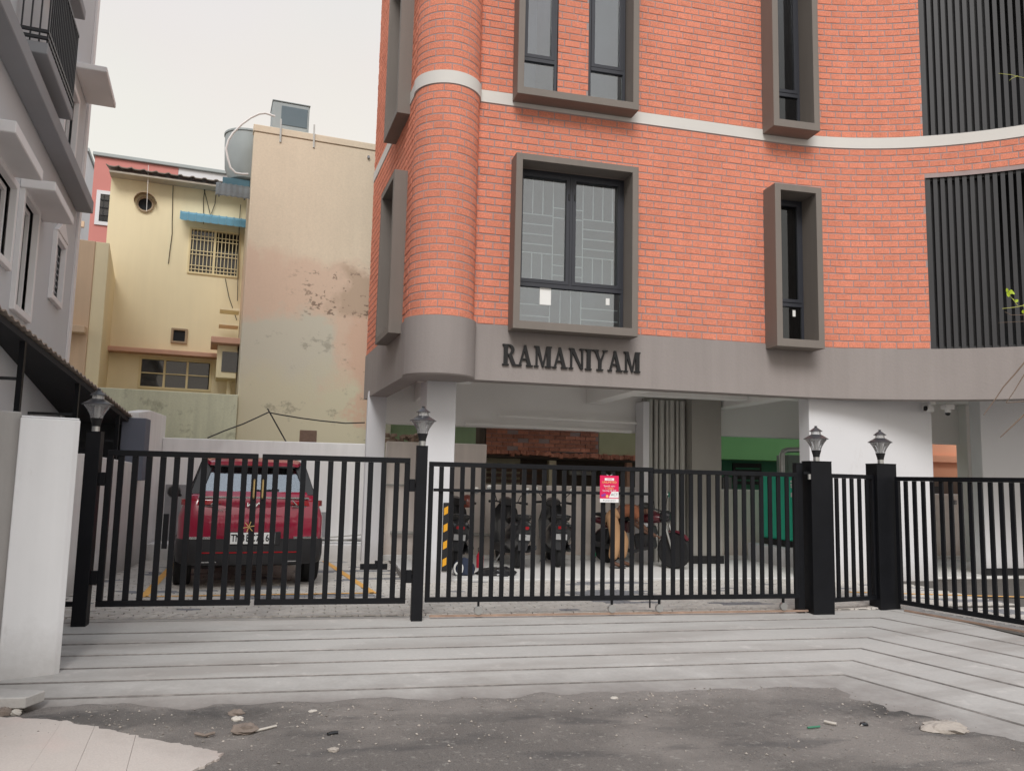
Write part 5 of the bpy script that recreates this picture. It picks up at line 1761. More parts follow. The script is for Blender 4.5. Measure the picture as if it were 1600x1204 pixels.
winrects = [(SS(49, 400), SS(24, 400), 3.16, 4.36), (SS(94, 430), SS(79, 430), 3.68, 4.44), (SS(113, 220), SS(93, 220), 5.68, 6.55)]
near = (SS(14, 350), SS(-60, 350), 3.5, 4.28)
allr = winrects + [near]
mb = MB()
Sb = sorted(set([0, 9.5] + [r[0] for r in allr] + [r[1] for r in allr])); Zb_ = sorted(set([-0.2, 11.5] + [r[2] for r in allr] + [r[3] for r in allr]))
for i in range(len(Sb) - 1):
    for j in range(len(Zb_) - 1):
        sm, zm = (Sb[i] + Sb[i + 1]) / 2, (Zb_[j] + Zb_[j + 1]) / 2
        if any(r[0] < sm < r[1] and r[2] < zm < r[3] for r in allr):
            continue
        mb.add([NB(Sb[i], Zb_[j]), NB(Sb[i], Zb_[j + 1]), NB(Sb[i + 1], Zb_[j + 1]), NB(Sb[i + 1], Zb_[j])], [(0, 1, 2, 3)])
mb.add([NB(0, -0.2), NB(0, 11.5), NB(0, 11.5, -5), NB(0, -0.2, -5)], [(0, 3, 2, 1)])
mb.add([NB(9.5, -0.2), NB(9.5, 11.5), NB(9.5, 11.5, -5), NB(9.5, -0.2, -5)], [(0, 1, 2, 3)])
mb.add([NB(0, 11.5), NB(9.5, 11.5), NB(9.5, 11.5, -5), NB(0, 11.5, -5)], [(0, 1, 2, 3)])
mb.build('wall', M['ngrey'], nb)
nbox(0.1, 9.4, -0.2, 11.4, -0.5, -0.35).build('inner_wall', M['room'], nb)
for (s0, s1, z0, z1) in allr:
    o = NB(s1 + 0.07, z0 - 0.07)
    mb = MB(); ring_frame(mb, o, UB, UZ, UF, s1 - s0 + 0.14, z1 - z0 + 0.14, 0.075, -0.02, 0.05); f_ = mb.build('window', M['nwhite'], nb, bevel=0.006)
    mb = MB(); ring_frame(mb, NB(s1, z0), UB, UZ, UF, s1 - s0, z1 - z0, 0.05, -0.12, -0.05); mb.build('sash', M['nwhite'], f_)
    nbox(s0 + 0.05, s1 - 0.05, z0 + 0.05, z1 - 0.05, -0.09, -0.084).build('pane', M['greypane'], f_)
    if s1 - s0 > 0.7 and z0 < 5:
        nbox((s0 + s1) / 2 - 0.03, (s0 + s1) / 2 + 0.03, z0 + 0.05, z1 - 0.05, -0.08, -0.04).build('mullion', M['nwhite'], f_)
s0, s1, z0, z1 = winrects[1]
for k in range(8):
    z = z0 + 0.06 + (z1 - z0 - 0.1) * k / 8
    mb = MB(); mb.frame(NB(s0 + 0.05, z, -0.045), -UB * (s1 - s0 - 0.1), UF * 0.03 - UZ * 0.03, UZ * 0.012); mb.build('louvre_slat', M['ngrey'], nb)
mb = MB(); mb.prism([(-0.08, 0), (s1 - s0 + 0.08, 0), ((s1 - s0) / 2, 0.24)], NB(s1, z1 + 0.072), UB, UZ, UF * 0.06); mb.build('pediment', M['nwhite'], nb, bevel=0.006)
nbox(2.55, 3.85, 4.40, 4.50, 0.001, 0.33).build('sunshade', M['nwhite'], nb, bevel=0.008)
nbox(4.35, 5.6, 4.33, 4.44, 0.001, 0.30).build('sunshade', M['nwhite'], nb, bevel=0.008)
nbox(0.3, 9.4, 5.22, 5.40, 0.001, 0.22).build('ledge', M['ndark'], nb, bevel=0.008)
# far canopy at the upper right of the facade
nbox(0.25, 1.45, 6.92, 7.00, 0.001, 0.40).build('canopy', M['nwhite'], nb, bevel=0.01)
# balcony
BS0, BS1, BZ = SS(68, 179), SS(20, 77), 5.54
nbox(BS0, BS1 + 0.02, BZ - 0.02, BZ + 0.10, 0.001, 0.30).build('balcony_slab', M['ndark'], nb, bevel=0.008)
M['rail'] = mat('dark railing paint', (0.035, 0.036, 0.04), 0.45, 0.1, 5)
rl = thing('balcony_railing', 'dark steel balcony railing with thin upright bars on the grey building', 'railing', NB(BS0, BZ + 0.1, 0.3))
for z in (BZ + 0.13, BZ + 0.20, BZ + 1.0):
    nbox(BS0 + 0.02, BS1, z, z + 0.03, 0.275, 0.30).build('rail', M['rail'], rl)
for z in (BZ + 0.13, BZ + 0.20, BZ + 1.0):
    nbox(BS1, BS1 + 0.03, z, z + 0.03, 0.0, 0.30).build('rail', M['rail'], rl)
n = 17
for i in range(n + 1):
    s = BS0 + 0.02 + (BS1 - BS0 - 0.04) * i / n
    nbox(s, s + (0.03 if i in (0, n) else 0.014), BZ + 0.101, BZ + 0.999, 0.28, 0.295).build('bar', M['rail'], rl)
for i in range(3):
    nbox(BS1 + 0.01, BS1 + 0.024, BZ + 0.101, BZ + 0.999, 0.05 + 0.08 * i, 0.064 + 0.08 * i).build('bar', M['rail'], rl)
nbox(BS0 - 0.5, BS1 + 0.7, BZ + 1.5, BZ + 1.62, 0.001, 0.26).build('upper_slab', M['ndark'], nb, bevel=0.008)
# white pilaster end of the wall
nbox(-0.02, 0.18, -0.2, 11.4, 0.001, 0.03).build('corner_strip', M['nwhite'], nb)

# carport roof between the building and the boundary wall
cp = thing('carport', 'dark carport with a corrugated sheet roof along the grey building', 'carport', (-3.2, 11, 0))
M['corr'] = mat('brown and white corrugated sheet', alb(150, 138, 128), 0.6, 0.12, 5)
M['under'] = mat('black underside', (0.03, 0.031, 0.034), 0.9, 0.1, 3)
def CPt(y, x=-2.97, dz=0.0):
    f = (y - 8.11) / (13.36 - 8.11)
    return Vector((x, y, 2.845 - 0.62 * f + dz))
rings_t, rings_b = [], []
yy = 7.2
i = 0
while yy < 13.5:
    w = 0.022 * (1 if (i // 2) % 2 else 0)
    rings_t.append([CPt(yy, -2.95, 0.012 + w), CPt(yy, -4.6, 0.06 + w)])
    rings_b.append([CPt(yy, -4.6, 0.05 + w - .012), CPt(yy, -2.95, w)])
    yy += 0.04
    i += 1
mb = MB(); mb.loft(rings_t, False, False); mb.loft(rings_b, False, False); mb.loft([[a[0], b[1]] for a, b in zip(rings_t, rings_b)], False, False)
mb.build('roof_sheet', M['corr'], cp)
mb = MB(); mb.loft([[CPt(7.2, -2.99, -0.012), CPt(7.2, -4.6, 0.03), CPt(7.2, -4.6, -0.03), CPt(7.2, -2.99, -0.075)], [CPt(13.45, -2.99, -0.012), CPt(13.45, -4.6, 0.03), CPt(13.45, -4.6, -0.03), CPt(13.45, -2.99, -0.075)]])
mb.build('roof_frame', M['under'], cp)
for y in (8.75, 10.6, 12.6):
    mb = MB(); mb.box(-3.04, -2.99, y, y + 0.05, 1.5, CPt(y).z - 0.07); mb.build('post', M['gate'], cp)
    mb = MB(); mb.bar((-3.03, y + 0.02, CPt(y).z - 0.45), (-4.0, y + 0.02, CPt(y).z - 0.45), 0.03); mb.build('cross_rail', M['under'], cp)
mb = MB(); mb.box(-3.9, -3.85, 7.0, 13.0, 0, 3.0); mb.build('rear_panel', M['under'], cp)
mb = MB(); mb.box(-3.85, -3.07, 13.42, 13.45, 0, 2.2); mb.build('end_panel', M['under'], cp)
gp_ = thing('grey_pier', 'slate grey pier at the end of the carport roof', 'pier', (-3.0, 13.3, 0))
mb = MB(); mb.box(-3.085, -2.745, 13.16, 13.5, 1.3, 2.24); mb.build('shaft', mat('slate paint', alb(98, 102, 114), 0.8, 0.05, 2), gp_, bevel=0.01)
mb = MB(); mb.cbox((-3.35, 8.9, 1.72), 0.5, 0.3, 0.03); tag(mb.build('board', mat('pale board', alb(190, 150, 110), 0.8, 0.1, 5)), 'pale wooden board lying under the carport roof', 'board')
# ------------------------------------------------------------------ the parked red car (seen from behind)
M['carred'] = mat('dark red car paint', (0.28, 0.008, 0.035), 0.28, 0.02, 1, coat=1.0, spec=0.5)
M['plastic'] = mat('black car plastic', (0.018, 0.018, 0.02), 0.45, 0.06, 8)
M['tyre'] = mat('tyre rubber', (0.014, 0.014, 0.015), 0.85, 0.1, 20, 0.2, 90)
M['carglass'] = glass('car window glass', 0.30, (0.78, 0.82, 0.83), 0.01)
M['tintglass'] = glass('tinted car glass', 0.05, (0.05, 0.055, 0.06), 0.01)
M['redlens'] = mat('red lamp lens', (0.30, 0.006, 0.012), 0.15, 0.02, coat=0.6)
M['plate'] = mat('white number plate', (0.75, 0.75, 0.74), 0.5, 0.02)
M['dullplate'] = mat('grey number plate', (0.34, 0.34, 0.34), 0.6, 0.1, 12)  # darker grey than the white plate, for the scooters
car = thing('parked_car', 'dark red hatchback style SUV parked nose to the rear wall behind the swing gate', 'car', (-0.90, 10.80, 0), radians(9))
def cring(y, w, zb, zs, k=1.0):
    half = [(0, zb), (w * .86, zb), (w * .965, zb + .09), (w, zb + .30), (w, 0.5 * zb + 0.5 * zs + .13), (w * .955, zs - .17), (w * .90, zs - .03), (w * .84, zs), (0, zs + .015)]
    pts = [Vector((x, y, z)) for x, z in half] + [Vector((-x, y, z)) for x, z in reversed(half[1:-1])]
    return pts
st = [(0.0, .80, .40, 1.10), (.05, .855, .38, 1.16), (.22, .890, .34, 1.19), (.7, .897, .24, 1.17), (2.0, .897, .22, 1.12), (2.9, .892, .24, 1.05), (3.5, .865, .28, .97), (3.85, .79, .34, .88), (3.99, .66, .42, .72)]
mb = MB(); mb.loft([cring(*s) for s in st]); mb.build('body', M['carred'], car, smooth='all', local=True)
mb = MB()
rr = []
for (y, w) in ((-.022, .76), (0.0, .825), (.05, .868), (.22, .903), (.7, .908), (2.0, .908), (2.9, .903), (3.5, .875), (3.9, .79)):
    half = [(0, .31), (w * .9, .31), (w * .985, .34), (w, .43), (w, .60), (w * .98, .625), (0, .63)]
    rr.append([Vector((x, y, z)) for x, z in half] + [Vector((-x, y, z)) for x, z in reversed(half[1:-1])])
mb.loft(rr); mb.build('lower_cladding', M['plastic'], car, smooth=True, local=True)
rows = [(.645, -.008, .56), (.70, -.03, .60), (.82, -.036, .62), (.84, -.034, .625), (.96, .008, .63), (1.00, .006, .63), (1.055, -.022, .64), (1.13, -.012, .66), (1.19, .03, .66), (1.215, .06, .65)]
mb = MB(); rr = []
for z, y, w in rows:
    rr.append([Vector((w * (i / 8 * 2 - 1), y + 0.05 * abs(i / 8 * 2 - 1) ** 3 - 0.0, z)) for i in range(9)] + [Vector((w, y + .12, z)), Vector((-w, y + .12, z))])
mb.loft(rr); mb.build('tailgate', M['carred'], car, smooth=True, local=True)
mb = MB(); mb.box(-.67, .67, -.016, .03, 1.132, 1.152); mb.build('chrome_strip', M['chrome'], car, local=True)
for s in (-1, 1):
    rr = []
    for x, y, h in ((.40, -.022, .012), (.56, -.012, .05), (.70, .015, .075), (.80, .06, .08), (.865, .16, .07)):
        rr.append([Vector((s * x, y - .012, 1.075 - h / 2)), Vector((s * x, y - .008, 1.075 + h / 2)), Vector((s * x, y + .05, 1.075 + h / 2)), Vector((s * x, y + .05, 1.075 - h / 2))])
    if s < 0:
        rr.reverse()
    mb = MB(); mb.loft(rr); tl = mb.build('taillight', M['redlens'], car, smooth=True, local=True)
    mb = MB(); mb.bar((s * .46, -.034, 1.035), (s * .80, .04, 1.030), .012, .012); mb.bar((s * .46, -.036, 1.115), (s * .46 + s * .06, -.036, 1.05), .012, .012); kind(mb.build('chrome_edge', M['chrome'], tl, local=True), 'thing')
    mb = MB(); mb.box(min(s * .50, s * .80), max(s * .50, s * .80), -.030, .02, .625, .655); mb.build('bumper_trim', M['chrome'], car, local=True)
    mb = MB(); mb.box(min(s * .42, s * .60), max(s * .42, s * .60), -.030, -.02, .34, .352); mb.build('skid_trim', M['chrome'], car, local=True)
mb = MB(); mb.box(-.60, .60, -.030, .0, .452, .468); mb.build('reflector_strip', M['redlens'], car, local=True)
mb = MB(); mb.box(-.34, .34, -.030, .0, .545, .72); mb.build('plate_recess', M['plastic'], car, local=True, bevel=.01)
mb = MB(); mb.box(-.27, .27, -.036, -.031, .565, .705); pl_o = mb.build('number_plate', M['plate'], car, local=True, bevel=.004)
for i, ch in enumerate('TN3BC7266'):
    text_obj(ch, 0.125, (-.233 + .0583 * i, -.037, .635), (1, 0, 0), (0, 0, 1), 0.001, 'plate_character', M['black'], pl_o, 0.72, local=True, bold=0.003)
# maker's emblem: slanted linked strokes
mb = MB()
for a, b in (((-.085, 0), (-.085, .05)), ((-.085, .0), (-.04, .05)), ((-.062, .026), (-.035, 0)), ((-.035, 0), (.01, .05)), ((.01, .05), (.012, 0)), ((.012, 0), (.05, .05)), ((.05, .05), (.088, 0))):
    mb.bar((a[0], -.034, 1.03 + a[1]), (b[0], -.034, 1.03 + b[1]), .013, .008, side=(0, 1, 0))
mb.build('emblem', M['paper'], car, local=True)
text_obj('SONET', 0.05, (-.42, -.020, .985), (1, 0, 0), (0, 0, 1), 0.002, 'badge', M['chrome'], car, 1.1, local=True)
# cabin: roof, pillars, panes, seats
rr = []
for y, w, z in ((.26, .55, 1.585), (.36, .60, 1.625), (.9, .625, 1.655), (1.6, .62, 1.655), (2.25, .58, 1.60)):
    rr.append([Vector((-w, y, z - .045)), Vector((-w * .97, y, z - .01)), Vector((-w * .8, y, z + .008)), Vector((0, y, z + .015)), Vector((w * .8, y, z + .008)), Vector((w * .97, y, z - .01)), Vector((w, y, z - .045)), Vector((0, y, z - .05))])
mb = MB(); mb.loft(rr); mb.build('roof', M['carred'], car, smooth=True, local=True)
mb = MB(); mb.box(-.50, .50, .255, .40, 1.525, 1.545); mb.build('spoiler_underside', M['plastic'], car, local=True)
mb = MB(); mb.box(-.14, .14, .245, .256, 1.545, 1.562); mb.build('brake_light', M['redlens'], car, local=True)
def quadpost(name, a, b, wx, wy, m):
    mb = MB()
    f = lambda p, sx: [Vector(p) + Vector((dx, dy, 0)) for dx, dy in ((-wx / 2, -wy / 2), (wx / 2, -wy / 2), (wx / 2, wy / 2), (-wx / 2, wy / 2))]
    mb.loft([f(a, 0), f(b, 0)]); return mb.build(name, m, car, local=True, bevel=.01)
for s in (-1, 1):
    quadpost('rear_pillar', (s * .70, .30, 1.17), (s * .565, .52, 1.60), .15, .34, M['plastic'])
    quadpost('middle_pillar', (s * .775, 1.75, 1.12), (s * .615, 1.65, 1.61), .05, .12, M['plastic'])
    quadpost('front_pillar', (s * .74, 3.0, 1.03), (s * .56, 2.2, 1.57), .06, .12, M['plastic'])
    mb = MB(); mb.loft([[Vector((s * .79, .45, 1.16)), Vector((s * .78, 2.95, 1.05)), Vector((s * .775, 2.95, 1.05)), Vector((s * .785, .45, 1.16))], [Vector((s * .62, .60, 1.60)), Vector((s * .59, 2.2, 1.57)), Vector((s * .585, 2.2, 1.57)), Vector((s * .615, .60, 1.60))]]); mb.build('side_pane', M['tintglass'], car, local=True)
    mb = MB(); mb.tube([(s * .57, .55, 1.655), (s * .56, .62, 1.70), (s * .55, 2.0, 1.695), (s * .55, 2.1, 1.66)], .016, 6); mb.build('roof_rail', M['steel'], car, smooth=True, local=True)
    mb = MB(); mb.lathe([(.02, -.06), (.085, -.05), (.10, 0), (.085, .05), (.02, .06)], (s * .99, 2.72, 1.14), 14, 'Y'); mb.bar((s * .88, 2.74, 1.08), (s * .95, 2.74, 1.10), .04); mi = mb.build('wing_mirror', M['plastic'], car, smooth=True, local=True)
mb = MB(); mb.loft([[Vector((-.62, .10, 1.205)), Vector((.62, .10, 1.205)), Vector((.62, .108, 1.205)), Vector((-.62, .108, 1.205))], [Vector((-.50, .36, 1.545)), Vector((.50, .36, 1.545)), Vector((.50, .368, 1.545)), Vector((-.50, .368, 1.545))]]); mb.build('rear_window', M['carglass'], car, local=True)
mb = MB(); mb.loft([[Vector((-.70, 3.05, 1.05)), Vector((.70, 3.05, 1.05)), Vector((.70, 3.06, 1.05)), Vector((-.70, 3.06, 1.05))], [Vector((-.54, 2.28, 1.58)), Vector((.54, 2.28, 1.58)), Vector((.54, 2.29, 1.58)), Vector((-.54, 2.29, 1.58))]]); mb.build('windscreen', M['carglass'], car, local=True)
mb = MB(); mb.bar((-.02, .095, 1.225), (.30, .10, 1.240), .03, .02); mb.cbox((0, .09, 1.222), .1, .04, .04); kind(mb.build('rear_wiper', M['black'], car, local=True), 'thing')
for x in (-.42, .42):
    for y in (1.15, 2.0):
        mb = MB(); mb.cbox((x, y, 1.30), .24, .09, .16); mb.cbox((x, y + .02, 1.12), .46, .14, .28); kind(mb.build('seat', M['plastic'], car, local=True, bevel=.02), 'thing')
for s in (-1, 1):
    for y in (.72, 3.18):
        mb = MB(); mb.lathe([(.19, -.10), (.30, -.108), (.325, -.09), (.325, .09), (.30, .108), (.19, .10)], (s * .80, y, .325), 32, 'X'); w_ = mb.build('wheel', M['tyre'], car, smooth=True, local=True)
        mb = MB(); mb.lathe([(.02, .07), (.19, .085), (.195, -.085), (.02, -.07)], (s * .80, y, .325), 24, 'X'); mb.build('rim', M['steel'], w_, smooth=True, local=True)
mb = MB(); mb.box(-.7, .7, .5, 3.6, .24, .32); mb.build('underbody', M['black'], car, local=True)
mb = MB(); mb.tube([(-.75, .72, .30), (.75, .72, .30)], .05, 8); mb.build('rear_axle', M['black'], car, smooth=True, local=True)

# ------------------------------------------------------------------ scooters and motorcycle
M['sblack'] = mat('glossy black scooter paint', (0.014, 0.014, 0.016), 0.3, 0.05, 5, coat=0.5)
M['sgrey'] = mat('dark grey scooter plastic', (0.03, 0.031, 0.034), 0.5, 0.08, 6)
M['maroon'] = mat('dark maroon paint', (0.085, 0.010, 0.018), 0.3, 0.05, 5, coat=0.5)
M['seat'] = mat('black seat vinyl', (0.016, 0.016, 0.016), 0.65, 0.1, 10)
M['mirror'] = mat('mirror glass', (0.55, 0.57, 0.58), 0.08, 0.02, metal=1.0)
def wheel(par, c, r, w):
    mb = MB(); mb.lathe([(r * .66, -w * .42), (r * .9, -w * .5), (r, -w * .25), (r, w * .25), (r * .9, w * .5), (r * .66, w * .42)], c, 24, 'X'); o = mb.build('wheel', M['tyre'], par, smooth=True, local=True)
    mb = MB(); mb.lathe([(.02, w * .35), (r * .2, w * .35), (r * .62, w * .2), (r * .66, w * .4), (r * .66, -w * .4), (r * .62, -w * .2), (r * .2, -w * .35), (.02, -w * .35)], c, 18, 'X'); mb.build('rim', M['steel'], o, smooth=True, local=True)
def ell(c, rx, rz, n=14):
    return [Vector((c[0] + rx * cos(2 * pi * k / n), c[1], c[2] + rz * sin(2 * pi * k / n))) for k in range(n)]
def mirrors(par, x, y, z, up_):
    for s in (-1, 1):
        mb = MB(); mb.tube([(s * x, y, z), (s * (x + .04), y, z + up_ * .6), (s * (x + .11), y - .02, z + up_)], .007, 6); o = mb.build('mirror', M['black'], par, smooth=True, local=True)
        mb = MB(); mb.lathe([(.02, .018), (.05, .014), (.056, 0), (.02, -.002)], (s * (x + .15), y - .02, z + up_ + .03), 14, 'Y'); mb.build('mirror_head', M['mirror'], o, smooth=True, local=True)
def scooter(label, loc, rz, mpaint, accent, lean=0.06, group='scooters parked along the pink wall', plate='TN'):
    g = thing('scooter', label, 'scooter', loc, rz, group)
    g.rotation_euler = (0, lean, rz)
    wheel(g, (0, -.60, .25), .25, .10); wheel(g, (0, .63, .25), .25, .09)
    mb = MB(); mb.loft([ell((0, -.95, .66), .10, .07), ell((0, -.86, .60), .19, .19), ell((0, -.55, .52), .23, .26), ell((0, -.25, .46), .21, .22), ell((0, -.10, .40), .15, .14)]); mb.build('rear_body', M[mpaint], g, smooth=True, local=True)
    mb = MB(); mb.loft([ell((0, -.84, .79), .11, .03), ell((0, -.7, .80), .16, .06), ell((0, -.35, .77), .17, .06), ell((0, -.12, .72), .12, .05), ell((0, -.05, .70), .08, .03)]); mb.build('seat', M['seat'], g, smooth=True, local=True)
    mb = MB(); mb.box(-.19, .19, -.22, .36, .20, .34); mb.build('floorboard', M['sgrey'], g, local=True, bevel=.02)
    rr = []
    for z, w, y in ((.22, .18, .34), (.45, .23, .40), (.70, .25, .44), (.90, .20, .46), (1.0, .13, .45)):
        rr.append([Vector((x * w, y + .05 * (1 - x * x) * 1.2, z)) for x in (-1, -.5, 0, .5, 1)] + [Vector((x * w, y - .03 + .04 * (1 - x * x), z)) for x in (1, .5, 0, -.5, -1)])
    mb = MB(); mb.loft(rr); mb.build('leg_shield', M[mpaint], g, smooth=True, local=True)
    mb = MB(); mb.tube([(0, .62, .28), (0, .50, .60), (0, .43, 1.0)], [.04, .04, .03], 8); mb.build('fork', M['sgrey'], g, smooth=True, local=True)
    rr = []
    for i in range(9):
        t = radians(20 + 140 * i / 8)
        p = Vector((0, .63 - .29 * cos(t), .25 + .29 * sin(t)))
        d = Vector((0, -cos(t), sin(t)))
        rr.append([p + Vector((-.065, 0, 0)) - d * .03, p + Vector((-.03, 0, 0)) + d * .01, p + Vector((.03, 0, 0)) + d * .01, p + Vector((.065, 0, 0)) - d * .03])
    mb = MB(); mb.loft(rr); mb.build('front_fender', M[mpaint], g, smooth=True, local=True)
    mb = MB(); mb.tube([(-.33, .30, 1.02), (-.2, .38, 1.03), (0, .43, 1.0), (.2, .38, 1.03), (.33, .30, 1.02)], .014, 8); h = mb.build('handlebar', M['sgrey'], g, smooth=True, local=True)
    for s in (-1, 1):
        mb = MB(); mb.tube([(s * .22, .37, 1.03), (s * .345, .295, 1.02)], .021, 8); mb.build('grip', M['seat'], h, smooth=True, local=True)
        mb = MB(); mb.tube([(s * .2, .40, 1.02), (s * .33, .36, 1.00)], .006, 6); mb.build('brake_lever', M['steel'], h, smooth=True, local=True)
    mb = MB(); mb.loft([ell((0, .34, 1.03), .13, .06), ell((0, .46, 1.03), .14, .09), ell((0, .54, 1.0), .08, .06)]); hd = mb.build('headlamp_cowl', M[mpaint], g, smooth=True, local=True)
    mb = MB(); mb.loft([ell((0, .541, 1.0), .075, .055), ell((0, .55, 1.0), .05, .035)]); mb.build('headlight', M['lampglass'], hd, smooth=True, local=True)
    mirrors(g, .19, .39, 1.04, .17)
    mb = MB(); mb.cbox((0, -.965, .66), .13, .03, .05); mb.build('taillight', M['redlens'], g, local=True, bevel=.012)
    mb = MB(); mb.box(-.09, .09, -.968, -.963, .47, .56); p_ = mb.build('number_plate', M['dullplate'], g, local=True)
    text_obj(plate, .04, (0, -.970, .535), (1, 0, 0), (0, 0, 1), .001, 'plate_character', M['black'], p_, 1, local=True)
    mb = MB(); mb.loft([[Vector((-.10, -.945, .57)), Vector((.10, -.945, .57)), Vector((.10, -.93, .57)), Vector((-.10, -.93, .57))], [Vector((-.07, -.90, .30)), Vector((.07, -.90, .30)), Vector((.07, -.885, .30)), Vector((-.07, -.885, .30))]]); mb.build('mud_flap', M['sgrey'], g, local=True)
    mb = MB(); mb.tube([(-.15, -.55, .80), (-.16, -.80, .84), (-.08, -.93, .86), (.08, -.93, .86), (.16, -.80, .84), (.15, -.55, .80)], .012, 8); mb.build('grab_rail', M['sgrey'], g, smooth=True, local=True)
    mb = MB(); mb.tube([(.17, -.2, .28), (.19, -.5, .30), (.20, -.85, .36)], [.03, .06, .05], 10); mb.build('silencer', M['sgrey'], g, smooth=True, local=True)
    for s in (-1, 1):
        mb = MB(); mb.cbox((s * .145, -.90, .70), .06, .06, .04); mb.build('indicator', M['sgrey'], g, local=True, bevel=.01)
    mb = MB(); mb.tube([(-.1, -.1, .28), (-.24, -.05, .02)], .012, 6); mb.build('side_stand', M['steel'], g, smooth=True, local=True)
    return g
FZ = 0.022
scooter('black scooter half hidden behind the white column, near the striped guard', (2.05, 13.45, FZ), radians(-4), 'sblack', 'redlens')
scooter('black scooter turned aslant, left of the one with the visible number plate', (3.02, 13.55, FZ), radians(1), 'sblack', 'maroon')
scooter('dark scooter with its tail and number plate straight towards the gate', (3.86, 13.7, FZ), radians(-9), 'sblack', 'redlens', 0.03)
mc = thing('motorcycle', 'dark maroon motorcycle standing side on next to the bent person', 'motorcycle', (5.28, 13.3, FZ), radians(-140))
wheel(mc, (0, -.62, .30), .30, .10); wheel(mc, (0, .66, .30), .30, .09)
mb = MB(); mb.loft([ell((0, -.08, .80), .09, .05), ell((0, .05, .82), .13, .10), ell((0, .28, .84), .14, .11), ell((0, .42, .82), .08, .07)]); mb.build('fuel_tank', M['maroon'], mc, smooth=True, local=True)
mb = MB(); mb.loft([ell((0, -.85, .84), .08, .03), ell((0, -.7, .83), .12, .05), ell((0, -.3, .79), .13, .05), ell((0, -.06, .80), .10, .05)]); mb.build('seat', M['seat'], mc, smooth=True, local=True)
mb = MB(); mb.loft([ell((0, -.90, .74), .07, .05), ell((0, -.6, .70), .11, .09), ell((0, -.2, .64), .10, .10)]); mb.build('side_panel', M['maroon'], mc, smooth=True, local=True)
mb = MB(); mb.cbox((0, .12, .42), .24, .34, .30, 0, .2); mb.build('engine', M['sgrey'], mc, local=True, bevel=.04)
mb = MB(); mb.cbox((0, .22, .60), .18, .18, .16, 0, .3); mb.build('cylinder_head', M['sgrey'], mc, local=True, bevel=.02)
mb = MB(); mb.tube([(.10, .28, .55), (.14, .30, .35), (.15, .0, .25), (.17, -.4, .28), (.17, -.85, .34)], [.022, .025, .03, .045, .045], 10); mb.build('silencer', M['sgrey'], mc, smooth=True, local=True)
for s in (-1, 1):
    mb = MB(); mb.tube([(s * .075, .66, .30), (s * .085, .48, .88)], .022, 8); mb.build('fork_leg', M['steel'], mc, smooth=True, local=True)
    mb = MB(); mb.tube([(s * .09, -.62, .32), (s * .11, -.5, .70)], .025, 8); mb.build('shock_absorber', M['sgrey'], mc, smooth=True, local=True)
mb = MB(); mb.tube([(-.34, .28, 1.00), (-.2, .40, .98), (0, .44, .94), (.2, .40, .98), (.34, .28, 1.00)], .013, 8); mb.build('handlebar', M['sgrey'], mc, smooth=True, local=True)
mb = MB(); mb.loft([ell((0, .44, .86), .10, .10), ell((0, .56, .86), .10, .10), ell((0, .60, .86), .06, .06)]); mb.build('headlight', M['sblack'], mc, smooth=True, local=True)
for y, lab in ((.66, 'front_fender'), (-.62, 'rear_fender')):
    rr = []
    for i in range(9):
        t = radians((35 if y > 0 else 60) + 110 * i / 8)
        p = Vector((0, y + .33 * cos(t), .30 + .33 * sin(t))); d = Vector((0, cos(t), sin(t)))
        rr.append([p + Vector((-.06, 0, 0)) - d * .02, p + d * .01, p + Vector((.06, 0, 0)) - d * .02])
    mb = MB(); mb.loft(rr, False); mb.build(lab, M['maroon'], mc, smooth=True, local=True)
mirrors(mc, .2, .40, .99, .20)
mb = MB(); mb.cbox((0, -.93, .74), .12, .03, .07); mb.build('taillight', M['redlens'], mc, local=True)

# ------------------------------------------------------------------ the bent person beside the motorcycle
M['skin'] = mat('brown skin', (0.12, 0.06, 0.038), 0.6, 0.06, 12)
M['khaki'] = mat('tan trousers cloth', alb(168, 132, 98, 1.05), 0.9, 0.1, 6, 0.3, 40)
M['shirt'] = mat('rust brown shirt cloth', alb(128, 80, 56, 1.0), 0.9, 0.1, 6, 0.3, 40)
M['hair'] = mat('black hair', (0.010, 0.009, 0.008), 0.6, 0.1, 30)
def skin_mesh(name, joints, edges, m, parent, sub=2):
    """joints: name -> (x, y, z, radius); first is the root"""
    keys = list(joints)
    me = bpy.data.meshes.new(name)
    me.from_pydata([joints[k][:3] for k in keys], [(keys.index(a), keys.index(b)) for a, b in edges], [])
    o = bpy.data.objects.new(name, me)
    COL.objects.link(o)
    me.materials.append(m)
    o.parent = parent
    md = o.modifiers.new('skin', 'SKIN')
    md.use_smooth_shade = True
    for i, k in enumerate(keys):
        r = joints[k][3]
        me.skin_vertices[0].data[i].radius = (r, r)
        me.skin_vertices[0].data[i].use_root = (i == 0)
    sb_ = o.modifiers.new('sub', 'SUBSURF'); sb_.levels = sb_.render_levels = sub
    return o
pe = thing('person', 'person in rust brown shirt and tan trousers bent over beside the motorcycle', 'person', (4.66, 13.0, FZ), radians(-6))
J = {'pelvis': (0, 0, .86, .12), 'waist': (.13, 0, .92, .105), 'chest': (.32, 0, .97, .115), 'neck': (.46, 0, .98, .052), 'head0': (.53, 0, .99, .075), 'head1': (.60, 0, .965, .088), 'head2': (.66, 0, .93, .055)}
Ed = [('pelvis', 'waist'), ('waist', 'chest'), ('chest', 'neck'), ('neck', 'head0'), ('head0', 'head1'), ('head1', 'head2')]
